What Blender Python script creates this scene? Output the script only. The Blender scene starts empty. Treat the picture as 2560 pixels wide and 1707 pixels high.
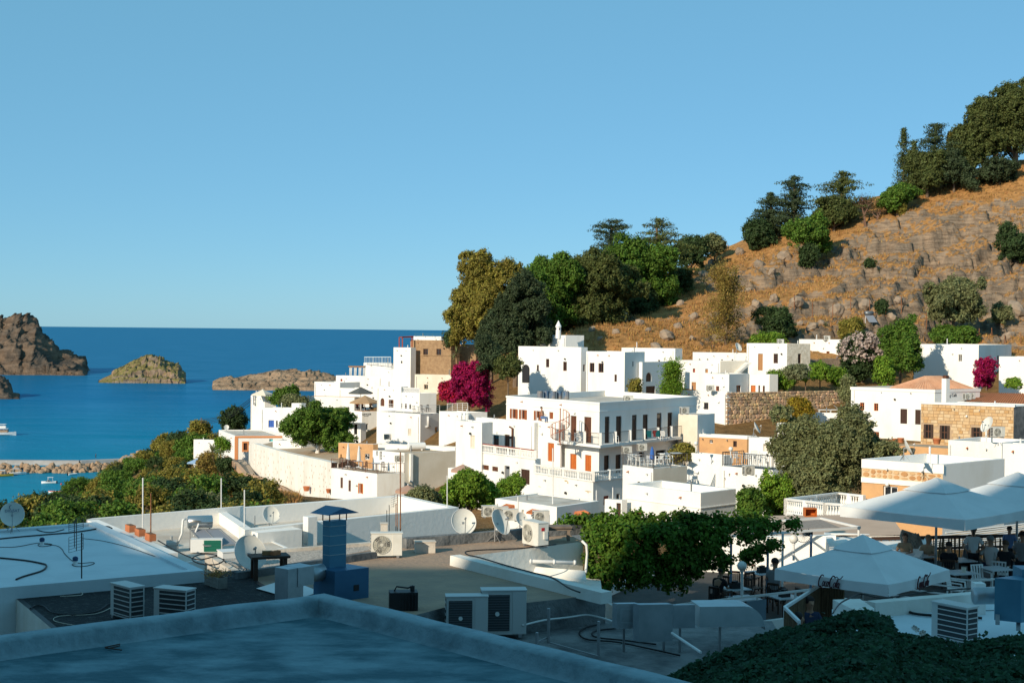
import bpy, math, random
import numpy as np
from mathutils import Vector, Matrix, noise as mnoise
RD = math.radians
sc = bpy.context.scene
COL = sc.collection
# ---------------------------------------------------------------- camera
F, CX, CY = 3556.0, 1280.0, 853.5
ROLL, PITCH = 0.0094, 29.0 / 3556.0
_f = Vector((0, math.cos(PITCH), -math.sin(PITCH))); _u0 = Vector((0, math.sin(PITCH), math.cos(PITCH))); _r0 = Vector((1, 0, 0))
_r = _r0 * math.cos(ROLL) + _u0 * math.sin(ROLL)
_u = _u0 * math.cos(ROLL) - _r0 * math.sin(ROLL)
cam = bpy.data.cameras.new('camera'); cam_o = bpy.data.objects.new('camera', cam); COL.objects.link(cam_o)
cam.sensor_width = 36.0; cam.lens = 50.0; cam.clip_start = 0.5; cam.clip_end = 200000
cam_o.matrix_world = Matrix(((_r.x, _u.x, -_f.x, 0), (_r.y, _u.y, -_f.y, 0), (_r.z, _u.z, -_f.z, 0), (0, 0, 0, 1)))
sc.camera = cam_o
# ---------------------------------------------------------------- sky, sun, exposure
SUN_AZ, SUN_EL = RD(218.0), RD(24.0)      # the sun stands behind the viewer, to the left
world = bpy.data.worlds.new('World'); sc.world = world; world.use_nodes = True
wn = world.node_tree.nodes; wl = world.node_tree.links; wn.clear()
sky = wn.new('ShaderNodeTexSky'); sky.sky_type = 'NISHITA'; sky.sun_disc = False
sky.sun_elevation = SUN_EL; sky.sun_rotation = SUN_AZ; sky.air_density = 0.7; sky.dust_density = 0.2; sky.ozone_density = 6.0; sky.altitude = 50
tint = wn.new('ShaderNodeMix'); tint.data_type = 'RGBA'; tint.blend_type = 'MIX'; tint.inputs[0].default_value = 0.5      # an even pale veil over the whole sky
tint.inputs[7].default_value = (1.95, 5.45, 7.0, 1)
bg = wn.new('ShaderNodeBackground'); bg.inputs[1].default_value = 0.11
wo = wn.new('ShaderNodeOutputWorld')
wl.new(sky.outputs[0], tint.inputs[6]); wl.new(tint.outputs[2], bg.inputs[0]); wl.new(bg.outputs[0], wo.inputs[0])
SUN_DIR = Vector((math.sin(SUN_AZ) * math.cos(SUN_EL), math.cos(SUN_AZ) * math.cos(SUN_EL), math.sin(SUN_EL)))
sl = bpy.data.lights.new('sun', 'SUN'); sl.energy = 5.0; sl.angle = RD(0.53); sl.color = (1.0, 0.86, 0.66)
so = bpy.data.objects.new('sun', sl); COL.objects.link(so)
so.rotation_euler = SUN_DIR.to_track_quat('Z', 'Y').to_euler()
sc.view_settings.view_transform = 'Standard'; sc.view_settings.look = 'None'
sc.view_settings.exposure = 0.0; sc.view_settings.gamma = 1.0; sc.view_settings.use_curve_mapping = False
try:
    sc.cycles.max_bounces = 5; sc.cycles.diffuse_bounces = 3; sc.cycles.transparent_max_bounces = 4
    sc.cycles.use_denoising = True
except Exception: pass
# ---------------------------------------------------------------- pixel -> world
def ray(px, py): return _r * ((px - CX) / F) + _u * ((CY - py) / F) + _f
def W(px, py, D):
    r = ray(px, py); return r * (D / r.y)
def Wz(px, py, z):
    r = ray(px, py); return r * (z / r.z)
def hit(px, py, P, n):
    r = ray(px, py); return r * (P.dot(n) / r.dot(n))
def along(P, d, px):                       # length s so that P + s d projects to column px
    u = (px - CX) / F
    return (u * P.dot(_f) - P.dot(_r)) / (d.dot(_r) - u * d.dot(_f))
def dirv(deg): return Vector((math.cos(RD(deg)), math.sin(RD(deg)), 0))
# ---------------------------------------------------------------- materials
MATS = {}
def mat(name, col, rough=.8, var=.0, col2=None, scale=1.0, stretch=(1, 1, 1), bump=0, bscale=6, metal=0, spec=.3, emit=None, detail=5, ramp=(.4, .65), island=0.0, trans=0.0, obj=False):
    if name in MATS: return MATS[name]
    m = bpy.data.materials.new(name); m.use_nodes = True; nt = m.node_tree; N = nt.nodes; L = nt.links
    b = N['Principled BSDF']; b.inputs['Roughness'].default_value = rough; b.inputs['Metallic'].default_value = metal
    b.inputs['Specular IOR Level'].default_value = spec; b.inputs['Base Color'].default_value = (*col, 1)
    g = N.new('ShaderNodeNewGeometry'); src = g.outputs['Position']
    if obj:
        tc = N.new('ShaderNodeTexCoord'); src = tc.outputs['Object']
    out = None
    if col2 is not None:
        mp = N.new('ShaderNodeMapping'); mp.inputs['Scale'].default_value = stretch; L.new(src, mp.inputs[0])
        nz = N.new('ShaderNodeTexNoise'); nz.inputs['Scale'].default_value = scale; nz.inputs['Detail'].default_value = detail; nz.inputs['Roughness'].default_value = .6
        L.new(mp.outputs[0], nz.inputs['Vector'])
        rp = N.new('ShaderNodeValToRGB'); rp.color_ramp.elements[0].position = ramp[0]; rp.color_ramp.elements[1].position = ramp[1]
        rp.color_ramp.elements[0].color = (*col, 1); rp.color_ramp.elements[1].color = (*col2, 1)
        L.new(nz.outputs[0], rp.inputs[0]); out = rp.outputs[0]
    if island:
        mx = N.new('ShaderNodeHueSaturation'); mr = N.new('ShaderNodeMapRange')
        mr.inputs['To Min'].default_value = 1 - island; mr.inputs['To Max'].default_value = 1 + island
        L.new(g.outputs['Random Per Island'], mr.inputs[0]); L.new(mr.outputs[0], mx.inputs['Value'])
        mr2 = N.new('ShaderNodeMapRange'); mr2.inputs['To Min'].default_value = .5 - island * .05; mr2.inputs['To Max'].default_value = .5 + island * .05
        mt = N.new('ShaderNodeMath'); mt.operation = 'MULTIPLY'; mt.inputs[1].default_value = 7.31
        mf = N.new('ShaderNodeMath'); mf.operation = 'FRACT'
        L.new(g.outputs['Random Per Island'], mt.inputs[0]); L.new(mt.outputs[0], mf.inputs[0]); L.new(mf.outputs[0], mr2.inputs[0]); L.new(mr2.outputs[0], mx.inputs['Hue'])
        if out is not None: L.new(out, mx.inputs['Color'])
        else: mx.inputs['Color'].default_value = (*col, 1)
        out = mx.outputs[0]
    if out is not None: L.new(out, b.inputs['Base Color'])
    if bump:
        n2 = N.new('ShaderNodeTexNoise'); n2.inputs['Scale'].default_value = bscale; n2.inputs['Detail'].default_value = 6; L.new(src, n2.inputs['Vector'])
        bp = N.new('ShaderNodeBump'); bp.inputs['Strength'].default_value = bump; bp.inputs['Distance'].default_value = .05
        L.new(n2.outputs[0], bp.inputs['Height']); L.new(bp.outputs[0], b.inputs['Normal'])
    if trans:
        t = N.new('ShaderNodeBsdfTranslucent'); ms = N.new('ShaderNodeMixShader'); ms.inputs[0].default_value = trans
        if out is not None: L.new(out, t.inputs[0])
        else: t.inputs[0].default_value = (*col, 1)
        L.new(b.outputs[0], ms.inputs[1]); L.new(t.outputs[0], ms.inputs[2]); L.new(ms.outputs[0], N['Material Output'].inputs[0])
    MATS[name] = m; return m
WHITE = mat('whitewash', (.83, .82, .79), .85, col2=(.74, .71, .65), scale=.5, stretch=(1, 1, .35), bump=.16, bscale=7, ramp=(.5, .78))
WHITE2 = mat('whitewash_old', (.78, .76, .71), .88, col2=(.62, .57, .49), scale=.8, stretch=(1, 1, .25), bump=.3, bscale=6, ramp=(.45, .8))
BEIGE = mat('beige_render', (.66, .60, .50), .88, col2=(.58, .50, .40), scale=.5, stretch=(1, 1, .3), bump=.4, bscale=4)
CREAM = mat('cream_render', (.74, .68, .58), .88, col2=(.66, .59, .48), scale=.6, bump=.4, bscale=5)
OCHRE = mat('ochre_render', (.62, .36, .17), .88, col2=(.52, .30, .15), scale=.9, bump=.4, bscale=5)
BROWNST = mat('brown_stonework', (.27, .17, .095), .92, col2=(.38, .25, .14), scale=2.4, bump=1.0, bscale=4, ramp=(.35, .65))
ROOFC = mat('roof_screed', (.62, .57, .50), .9, col2=(.47, .40, .33), scale=.7, bump=.4, bscale=6)
ROOFB = mat('brown_roof_screed', (.42, .29, .20), .9, col2=(.29, .215, .165), scale=.7, bump=.7, bscale=9, ramp=(.38, .66))
ROOFT = mat('tan_roof', (.50, .38, .26), .9, col2=(.40, .29, .19), scale=.9, bump=.4, bscale=6)
ROOFW = mat('white_roof_coating', (.62, .70, .74), .7, col2=(.52, .60, .64), scale=.8, bump=.15, bscale=5, ramp=(.45, .75))  # white pulled towards blue: the tint of the shade is in the colour
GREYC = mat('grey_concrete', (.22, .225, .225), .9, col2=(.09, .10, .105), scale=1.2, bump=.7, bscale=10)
BLACKG = mat('dark_gravel_felt', (.022, .025, .028), .95, col2=(.13, .13, .12), scale=7, stretch=(1, 1.8, 1), bump=1.0, bscale=22, ramp=(.56, .72))
NEARR = mat('weathered_screed', (.045, .13, .165), .85, col2=(.17, .30, .35), scale=.75, stretch=(1, 1.5, 1), bump=.7, bscale=7, ramp=(.40, .64), detail=11)  # weathered blotches, both tones tinted with the teal of the shadow
NEARP = mat('weathered_parapet', (.24, .36, .41), .85, col2=(.11, .19, .225), scale=1.5, bump=.7, bscale=8, ramp=(.46, .74), detail=10)  # parapet tones carry the shadow's blue-green as well
BROWNW = mat('brown_wood', (.13, .05, .025), .6, col2=(.09, .035, .02), scale=5, stretch=(1, 1, .3))
DKWOOD = mat('dark_wood', (.055, .028, .018), .6)
ORANGEW = mat('orange_wood', (.52, .145, .03), .55, col2=(.44, .115, .025), scale=4, stretch=(1, 1, .3))
TANW = mat('tan_wood', (.38, .19, .08), .6)
BLUEP = mat('blue_paint', (.03, .11, .42), .5)
GLASS = mat('window_glass', (.02, .022, .026), .12, spec=.6)
DARK = mat('dark_interior', (.012, .011, .011), .9)
REDM = mat('red_metal', (.30, .055, .03), .5)
WHITEM = mat('white_metal', (.72, .72, .71), .45)
GREYM = mat('grey_metal', (.35, .36, .37), .45, metal=.6)
GALV = mat('galvanised_steel', (.42, .47, .50), .42, col2=(.33, .38, .41), scale=3, metal=.65, bump=.05)
BLACKM = mat('black_metal', (.02, .02, .022), .5)
RUST = mat('rust', (.18, .07, .03), .85, col2=(.3, .14, .07), scale=8)
ACW = mat('ac_casing', (.70, .69, .64), .5, col2=(.64, .62, .56), scale=3)
BLACKP = mat('black_plastic', (.012, .012, .013), .55)
WHITEP = mat('white_plastic', (.75, .75, .73), .4)
CANVAS = mat('white_canvas', (.80, .82, .83), .9, col2=(.74, .76, .77), scale=1.2, trans=.15, bump=.1, bscale=3)
TANC = mat('tan_canvas', (.50, .33, .19), .9, trans=.2)
PINKC = mat('dusty_pink_canvas', (.52, .33, .25), .9, trans=.2)
GREYCV = mat('grey_canvas', (.10, .105, .10), .9)
BLUEC = mat('blue_canvas', (.04, .13, .42), .9)
TERRA = mat('terracotta', (.55, .19, .08), .8, col2=(.45, .15, .06), scale=5)
TILEO = mat('orange_roof_tile', (.56, .20, .075), .85, col2=(.44, .15, .06), scale=1.5, bump=.3)
TILEP = mat('pale_roof_tile', (.60, .34, .21), .85, col2=(.52, .27, .16), scale=1.5, bump=.3)
REED = mat('reed_matting', (.22, .15, .085), .9, col2=(.11, .07, .04), scale=14, stretch=(3, 3, .12))
STONEO = mat('ochre_ashlar', (.60, .40, .215), .9, col2=(.50, .31, .15), scale=1.2, bump=.7, bscale=9)
RUBBLE = mat('rubble_stone', (.52, .35, .20), .93, col2=(.36, .27, .19), scale=1.7, bump=.9, bscale=6, island=.35)
MORTAR = mat('mortar', (.44, .32, .21), .95, bump=.4)
SKIN = mat('skin', (.42, .22, .14), .6)
HAIR = mat('dark_hair', (.018, .012, .01), .6)
HAIRB = mat('brown_hair', (.07, .035, .02), .6)
SIGNK = mat('sign_black', (.02, .02, .022), .6)
LOGOR = mat('logo_dark_red', (.07, .012, .02), .6)
REDP = mat('red_paint', (.5, .03, .03), .5)
GREENP = mat('green_panel', (.01, .15, .10), .5)
GLOBE = mat('opal_globe', (.72, .72, .68), .25, spec=.5)
TWIG = mat('bark', (.13, .09, .06), .9, col2=(.20, .145, .10), scale=5, stretch=(1, 1, .3), bump=.8, bscale=8)
WTRUNK = mat('limewashed_bark', (.72, .70, .66), .9, bump=.6)
# ---------------------------------------------------------------- mesh collecting
class MB:
 def __init__(s):s.v=[];s.f=[];s.m=[];s.mi=0
 def add(s,vs,fs):
  o=len(s.v);s.v.extend([tuple(p)for p in vs]);s.f.extend([tuple(i+o for i in f)for f in fs]);s.m.extend([s.mi]*len(fs));return s
 def box(s,c,d,M=None,rz=0.0):
  x,y,z=d[0]/2,d[1]/2,d[2]/2;c=Vector(c)
  pts=[Vector(p)for p in((-x,-y,-z),(x,-y,-z),(x,y,-z),(-x,y,-z),(-x,-y,z),(x,-y,z),(x,y,z),(-x,y,z))]
  if M is None:M=Matrix.Rotation(rz,3,'Z')
  return s.add([c+M@p for p in pts],[(3,2,1,0),(4,5,6,7),(0,1,5,4),(1,2,6,5),(2,3,7,6),(3,0,4,7)])
 def prism(s,poly,z0,z1):
  n=len(poly);vs=[(p[0],p[1],z0)for p in poly]+[(p[0],p[1],z1)for p in poly]
  return s.add(vs,[tuple(range(n-1,-1,-1)),tuple(range(n,2*n))]+[(i,(i+1)%n,n+(i+1)%n,n+i)for i in range(n)])
 def bar(s,a,b,w,h=None,upv=(0,0,1)):
  a=Vector(a);b=Vector(b);d=(b-a);l=d.length
  if l<1e-6:return s
  d.normalize();U=Vector(upv)
  if abs(d.dot(U))>.98:U=Vector((0,1,0))
  X=d.cross(U).normalized();Z=X.cross(d);h=h or w
  vs=[]
  for p in(a,b):
   for(i,j)in((-1,-1),(1,-1),(1,1),(-1,1)):vs.append(p+X*(i*w/2)+Z*(j*h/2))
  return s.add(vs,[(0,1,2,3),(7,6,5,4),(0,4,5,1),(1,5,6,2),(2,6,7,3),(3,7,4,0)])
 def tube(s,pts,r,n=6,cap=True):
  pts=[Vector(p)for p in pts];rs=r if isinstance(r,(list,tuple))else[r]*len(pts)
  vs=[];fs=[];prev=None
  for i,p in enumerate(pts):
   d=(pts[min(i+1,len(pts)-1)]-pts[max(i-1,0)])
   if d.length<1e-9:d=Vector((0,0,1))
   d.normalize()
   if prev is None:
    U=Vector((0,0,1))if abs(d.z)<.95 else Vector((1,0,0));X=d.cross(U).normalized()
   else:
    X=(prev-d*prev.dot(d));X=X.normalized()if X.length>1e-6 else d.orthogonal().normalized()
   prev=X;Y=d.cross(X)
   for k in range(n):
    a=2*math.pi*k/n;vs.append(p+X*(rs[i]*math.cos(a))+Y*(rs[i]*math.sin(a)))
  for i in range(len(pts)-1):
   for k in range(n):fs.append((i*n+k,i*n+(k+1)%n,(i+1)*n+(k+1)%n,(i+1)*n+k))
  if cap:fs.append(tuple(range(n-1,-1,-1)));fs.append(tuple((len(pts)-1)*n+k for k in range(n)))
  return s.add(vs,fs)
 def lathe(s,prof,n=16,M=None,c=(0,0,0)):
  c=Vector(c);vs=[];fs=[]
  for(r,h)in prof:
   for k in range(n):
    a=2*math.pi*k/n;p=Vector((r*math.cos(a),r*math.sin(a),h));vs.append(c+(M@p if M else p))
  for i in range(len(prof)-1):
   for k in range(n):fs.append((i*n+k,i*n+(k+1)%n,(i+1)*n+(k+1)%n,(i+1)*n+k))
  return s.add(vs,fs)
 def quad(s,a,b,c,d):return s.add([a,b,c,d],[(0,1,2,3)])
 def build(s,name,mats,parent=None,smooth=False,off=None):
  me=bpy.data.meshes.new(name)
  o0=Vector(off)if off is not None else(parent_world(parent)if parent else Vector((0,0,0)))
  me.from_pydata([(p[0]-o0.x,p[1]-o0.y,p[2]-o0.z)for p in s.v],[],s.f)
  if not isinstance(mats,(list,tuple)):mats=[mats]
  for m_ in mats:me.materials.append(m_)
  if len(mats)>1:me.polygons.foreach_set('material_index',s.m)
  if smooth:me.polygons.foreach_set('use_smooth',[True]*len(me.polygons))
  o=bpy.data.objects.new(name,me);COL.objects.link(o)
  if parent:o.parent=parent
  return o
def parent_world(p):
 v=Vector((0,0,0))
 while p is not None:v+=p.location;p=p.parent
 return v
def tag(o,label,cat=None,group=None,kind=None):
 if label:o['label']=label
 if cat:o['category']=cat
 if group:o['group']=group
 if kind:o['kind']=kind
 return o
def empty(name,loc,label=None,cat=None,group=None,rz=0):
 o=bpy.data.objects.new(name,None);COL.objects.link(o);o.location=loc;o.rotation_euler=(0,0,rz);o.empty_display_size=.2
 return tag(o,label,cat,group)
def structure(o):o['kind']='structure';return o
def copy_tree(o,parent=None):
 c=o.copy();COL.objects.link(c);c.parent=parent
 for ch in list(o.children):copy_tree(ch,c)
 return c
PROTO={}
def place(kind,loc,rz,label,group=None,s=1.0,cat=None):
 maker=PROTO[kind]
 if maker['root']is None:
  maker['root']=maker['fn']();o=maker['root']
 else:o=copy_tree(maker['root'])
 o.location=loc;o.rotation_euler=(0,0,rz);o.scale=(s,s,s)if not isinstance(s,(tuple,list))else s
 o['label']=label;o['category']=cat or maker['cat']
 if group:o['group']=group
 elif 'group' in o.keys():del o['group']
 return o
def proto(kind,cat):
 def deco(fn):PROTO[kind]={'fn':fn,'cat':cat,'root':None};return fn
 return deco
def npmesh(name,V,Q,m,parent=None,smooth=False):
 me=bpy.data.meshes.new(name);V=np.asarray(V,np.float32);Q=np.asarray(Q,np.int32);k,n=Q.shape
 me.vertices.add(len(V));me.vertices.foreach_set('co',V.ravel())
 me.loops.add(k*n);me.loops.foreach_set('vertex_index',Q.ravel())
 me.polygons.add(k);me.polygons.foreach_set('loop_start',np.arange(0,k*n,n,dtype=np.int32));me.polygons.foreach_set('loop_total',np.full(k,n,np.int32))
 if smooth:me.polygons.foreach_set('use_smooth',np.ones(k,bool))
 me.update(calc_edges=True);me.materials.append(m)
 o=bpy.data.objects.new(name,me);COL.objects.link(o)
 if parent:o.parent=parent
 return o
def fbm(x,y,sc_=1.0,oct=5,seed=0.0):
 x=np.asarray(x,float)*sc_+seed*17.3;y=np.asarray(y,float)*sc_+seed*9.1;t=np.zeros(np.broadcast(x,y).shape);a=1.0;s=0
 for o in range(oct):
  xi=np.floor(x);yi=np.floor(y);fx=x-xi;fy=y-yi;fx=fx*fx*(3-2*fx);fy=fy*fy*(3-2*fy)
  def h(i,j):
   q=np.sin(i*127.1+j*311.7+seed*3.7+o*5.1)*43758.5453;return q-np.floor(q)
  t=t+a*((h(xi,yi)*(1-fx)+h(xi+1,yi)*fx)*(1-fy)+(h(xi,yi+1)*(1-fx)+h(xi+1,yi+1)*fx)*fy);s+=a
  a*=.5;x=x*2.03+3.1;y=y*2.03+1.7
 return t/s
 # ================================================================ SETTING
def rbf(pts):
 P=np.array([[p[0],p[1]]for p in pts]);z=np.array([p[2]for p in pts]);n=len(P)
 d=np.sqrt(((P[:,None]-P[None])**2).sum(-1));A=np.zeros((n+3,n+3));A[:n,:n]=d+np.eye(n)*.3;A[:n,n]=1;A[:n,n+1:]=P;A[n,:n]=1;A[n+1:,:n]=P.T
 c=np.linalg.solve(A,np.concatenate([z,np.zeros(3)]))
 def f(x,y):
  x=np.asarray(x,float);y=np.asarray(y,float);sh=x.shape;q=np.stack([x.ravel(),y.ravel()],-1);out=np.empty(len(q))
  for i in range(0,len(q),20000):
   b=q[i:i+20000];out[i:i+20000]=np.sqrt(((b[:,None]-P[None])**2).sum(-1))@c[:n]+c[n]+b@c[n+1:]
  return out.reshape(sh)
 return f
def grid(name,X,Y,Z,m,smooth=True):
 ny,nx=Z.shape;V=np.stack([X.ravel(),Y.ravel(),Z.ravel()],-1)
 i=np.arange((ny-1)*(nx-1));r=i//(nx-1);c=i%(nx-1);a=r*nx+c
 return npmesh(name,V,np.stack([a,a+1,a+nx+1,a+nx],-1),m,smooth=smooth)
def sst(a,b,x):t=np.clip((x-a)/(b-a),0,1);return t*t*(3-2*t)
# ---- sea
def sea_material():
 m=bpy.data.materials.new('sea_water');m.use_nodes=True;nt=m.node_tree;N=nt.nodes;L=nt.links;b=N['Principled BSDF']
 g=N.new('ShaderNodeNewGeometry');sp=N.new('ShaderNodeSeparateXYZ');L.new(g.outputs['Position'],sp.inputs[0])
 mr=N.new('ShaderNodeMapRange');mr.inputs['From Min'].default_value=380;mr.inputs['From Max'].default_value=1700;L.new(sp.outputs[1],mr.inputs[0])
 nz=N.new('ShaderNodeTexNoise');nz.inputs['Scale'].default_value=.004;nz.inputs['Detail'].default_value=4;mp=N.new('ShaderNodeMapping');mp.inputs['Scale'].default_value=(1,.35,1)
 L.new(g.outputs['Position'],mp.inputs[0]);L.new(mp.outputs[0],nz.inputs['Vector'])
 ad=N.new('ShaderNodeMath');ad.operation='MULTIPLY_ADD';ad.inputs[1].default_value=.35;L.new(nz.outputs[0],ad.inputs[0]);L.new(mr.outputs[0],ad.inputs[2])
 rp=N.new('ShaderNodeValToRGB');e=rp.color_ramp.elements
 e[0].position=.12;e[0].color=(.010,.25,.33,1);e[1].position=.95;e[1].color=(.012,.135,.265,1)  # far stop greyed: horizon haze put into the water colour
 k=e.new(.34);k.color=(.006,.19,.33,1);k=e.new(.6);k.color=(.005,.14,.30,1)
 L.new(ad.outputs[0],rp.inputs[0]);L.new(rp.outputs[0],b.inputs['Base Color'])
 b.inputs['Roughness'].default_value=.9;b.inputs['Specular IOR Level'].default_value=0.0;gl=N.new('ShaderNodeBsdfGlossy');gl.inputs['Roughness'].default_value=.16;gl.inputs[0].default_value=(.45,.75,1,1);ms=N.new('ShaderNodeMixShader');wz_=N.new('ShaderNodeTexNoise');wz_.inputs['Scale'].default_value=.02;wz_.inputs['Detail'].default_value=6;wz_.inputs['Roughness'].default_value=.7;wm_=N.new('ShaderNodeMapping');wm_.inputs['Scale'].default_value=(.5,1.6,1);L.new(g.outputs['Position'],wm_.inputs[0]);L.new(wm_.outputs[0],wz_.inputs['Vector']);wr_=N.new('ShaderNodeMapRange');wr_.inputs['From Min'].default_value=.3;wr_.inputs['From Max'].default_value=.7;wr_.inputs['To Min'].default_value=.06;wr_.inputs['To Max'].default_value=.30;L.new(wz_.outputs[0],wr_.inputs[0]);L.new(wr_.outputs[0],ms.inputs[0]);L.new(b.outputs[0],ms.inputs[1]);L.new(gl.outputs[0],ms.inputs[2]);L.new(ms.outputs[0],N['Material Output'].inputs[0])
 w=N.new('ShaderNodeTexNoise');w.inputs['Scale'].default_value=.12;w.inputs['Detail'].default_value=7;w.inputs['Roughness'].default_value=.65
 mp2=N.new('ShaderNodeMapping');mp2.inputs['Scale'].default_value=(.5,1,1);mp2.inputs['Rotation'].default_value=(0,0,.25);L.new(g.outputs['Position'],mp2.inputs[0]);L.new(mp2.outputs[0],w.inputs['Vector'])
 bp=N.new('ShaderNodeBump');bp.inputs['Strength'].default_value=.75;bp.inputs['Distance'].default_value=1.2;L.new(w.outputs[0],bp.inputs['Height']);L.new(bp.outputs[0],b.inputs['Normal']);L.new(bp.outputs[0],gl.inputs['Normal'])
 return m
ZS=-50.0
s_=MB();s_.quad((-60000,250,ZS),(60000,250,ZS),(60000,65000,ZS),(-60000,65000,ZS))
structure(s_.build('sea',sea_material()))
# ---- rock materials
def rockmat(name,rock,rock2,top,topv=.75,nsc=.06):
 m=bpy.data.materials.new(name);m.use_nodes=True;nt=m.node_tree;N=nt.nodes;L=nt.links;b=N['Principled BSDF'];b.inputs['Roughness'].default_value=.95;b.inputs['Specular IOR Level'].default_value=.1
 g=N.new('ShaderNodeNewGeometry');sp=N.new('ShaderNodeSeparateXYZ');L.new(g.outputs['True Normal'],sp.inputs[0])
 nz=N.new('ShaderNodeTexNoise');nz.inputs['Scale'].default_value=nsc;nz.inputs['Detail'].default_value=8;nz.inputs['Roughness'].default_value=.65;L.new(g.outputs['Position'],nz.inputs['Vector'])
 rp=N.new('ShaderNodeValToRGB');rp.color_ramp.elements[0].position=.38;rp.color_ramp.elements[1].position=.62;rp.color_ramp.elements[0].color=(*rock,1);rp.color_ramp.elements[1].color=(*rock2,1);L.new(nz.outputs[0],rp.inputs[0])
 n2=N.new('ShaderNodeTexNoise');n2.inputs['Scale'].default_value=nsc*5;n2.inputs['Detail'].default_value=6;L.new(g.outputs['Position'],n2.inputs['Vector'])
 ma=N.new('ShaderNodeMath');ma.operation='MULTIPLY_ADD';ma.inputs[1].default_value=.5;L.new(n2.outputs[0],ma.inputs[0]);L.new(sp.outputs[2],ma.inputs[2])
 r2=N.new('ShaderNodeValToRGB');r2.color_ramp.elements[0].position=topv+.21;r2.color_ramp.elements[1].position=topv+.31;L.new(ma.outputs[0],r2.inputs[0])
 mp=N.new('ShaderNodeMapping');mp.inputs['Scale'].default_value=(.35,.35,2.6);mp.inputs['Rotation'].default_value=(0,.26,0);L.new(g.outputs['Position'],mp.inputs[0]);n4=N.new('ShaderNodeTexNoise');n4.inputs['Scale'].default_value=nsc*5;n4.inputs['Detail'].default_value=8;n4.inputs['Roughness'].default_value=.7;L.new(mp.outputs[0],n4.inputs['Vector'])
 r4=N.new('ShaderNodeValToRGB');r4.color_ramp.elements[0].position=.36;r4.color_ramp.elements[1].position=.58;r4.color_ramp.elements[0].color=(.5,.47,.45,1);r4.color_ramp.elements[1].color=(1.08,1.05,1.0,1);L.new(n4.outputs[0],r4.inputs[0]);m4=N.new('ShaderNodeMix');m4.data_type='RGBA';m4.blend_type='MULTIPLY';m4.inputs[0].default_value=1;L.new(rp.outputs[0],m4.inputs[6]);L.new(r4.outputs[0],m4.inputs[7])
 mx=N.new('ShaderNodeMix');mx.data_type='RGBA';L.new(r2.outputs[0],mx.inputs[0]);L.new(m4.outputs[2],mx.inputs[6])
 tr=N.new('ShaderNodeValToRGB');tr.color_ramp.elements[0].position=.35;tr.color_ramp.elements[1].position=.65
 tr.color_ramp.elements[0].color=(*top,1);tr.color_ramp.elements[1].color=tuple(c*.62 for c in top)+(1,);L.new(n2.outputs[0],tr.inputs[0]);L.new(tr.outputs[0],mx.inputs[7])
 L.new(mx.outputs[2],b.inputs['Base Color'])
 n3=N.new('ShaderNodeTexNoise');n3.inputs['Scale'].default_value=nsc*14;n3.inputs['Detail'].default_value=8;n3.inputs['Roughness'].default_value=.7;L.new(g.outputs['Position'],n3.inputs['Vector'])
 bp=N.new('ShaderNodeBump');bp.inputs['Strength'].default_value=1.0;bp.inputs['Distance'].default_value=.06/nsc;L.new(n3.outputs[0],bp.inputs['Height']);L.new(bp.outputs[0],b.inputs['Normal'])
 return m
 # ---- rocky islands in the bay: skyline traced, own distance and thickness
def island(name,outline,wy,depth,m,rough=.12,seed=1,cliff=.35,res=(150,60),back=.5):
 xs=[p[0]for p in outline];x0,x1=min(xs),max(xs)
 D=50*F/(wy-(824.5+.0094*((x0+x1)/2-CX)))
 wpx=np.linspace(x0,x1,res[0]);prof=np.interp(wpx,xs,[p[1]for p in outline])
 Z0=np.array([W(a,b,D+depth*back).z for a,b in zip(wpx,prof)])-ZS;Z0=np.maximum(Z0,0)
 X0=np.array([W(a,wy,D).x for a in wpx]);u=np.linspace(0,1,res[1])
 X=np.repeat(X0[None],res[1],0).copy();Y=D+depth*u[:,None]+X*0
 a=(wpx-x0)/(x1-x0);ed=np.minimum(sst(0,.06,a),sst(0,.06,1-a))
 n=fbm(X,Y,6/depth,6,seed);n2=fbm(X,Y,22/depth,5,seed+3)
 uu=u[:,None]+(n-.5)*.16+(n2-.5)*.05;fr=(.24*sst(.0,.06,uu)+.30*sst(.07,.20,uu+(n2-.5)*.08)+.46*sst(.18,back,uu))*sst(0,.25,1-u[:,None]);n3=fbm(X,Y,60/depth,4,seed+5)
 Z=ZS-2+Z0[None]*np.clip(fr*(1+(n-.5)*rough*2.2+(n2-.5)*rough*2.4+(n3-.5)*rough*1.6),0,1.12)+2*sst(0,.03,u[:,None])
 Z=np.where(ed[None]<.4,ZS-3,Z);Z=np.where((u[:,None]<.015)|(u[:,None]>.985),ZS-3,Z)
 X=X*(Y/D)+(n2-.5)*depth*.05+(n3-.5)*depth*.03;Y=Y+(n-.5)*depth*.08+(n3-.5)*depth*.05
 o=grid(name,X,Y,Z,m,smooth=False);return structure(o),D
GREYROCK=rockmat('grey_headland_rock',(.11,.10,.09),(.22,.155,.11),(.16,.145,.115),.80,.02)
PINKROCK=rockmat('pink_island_rock',(.36,.24,.16),(.23,.20,.17),(.27,.23,.085),.62,.03)
TANROCK=rockmat('tan_shore_rock',(.44,.31,.21),(.34,.25,.175),(.42,.31,.2),.9,.03)
_,Dh=island('island',[(-260,900),(-200,830),(-120,805),(-40,803),(0,800),(38,797),(62,797),(82,808),(90,822),(100,842),(125,855),(140,877),(165,881),(190,893),(205,894),(211,915),(215,931),(232,936)],937,210,GREYROCK,.13,1,.4,(200,80),.55)
island('island',[(240,957),(262,945),(280,935),(283,926),(310,915),(330,905),(352,897),(365,893),(400,893),(415,903),(445,911),(455,928),(464,936),(468,957)],958,70,PINKROCK,.12,2,.5,(150,60),.55)
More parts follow.
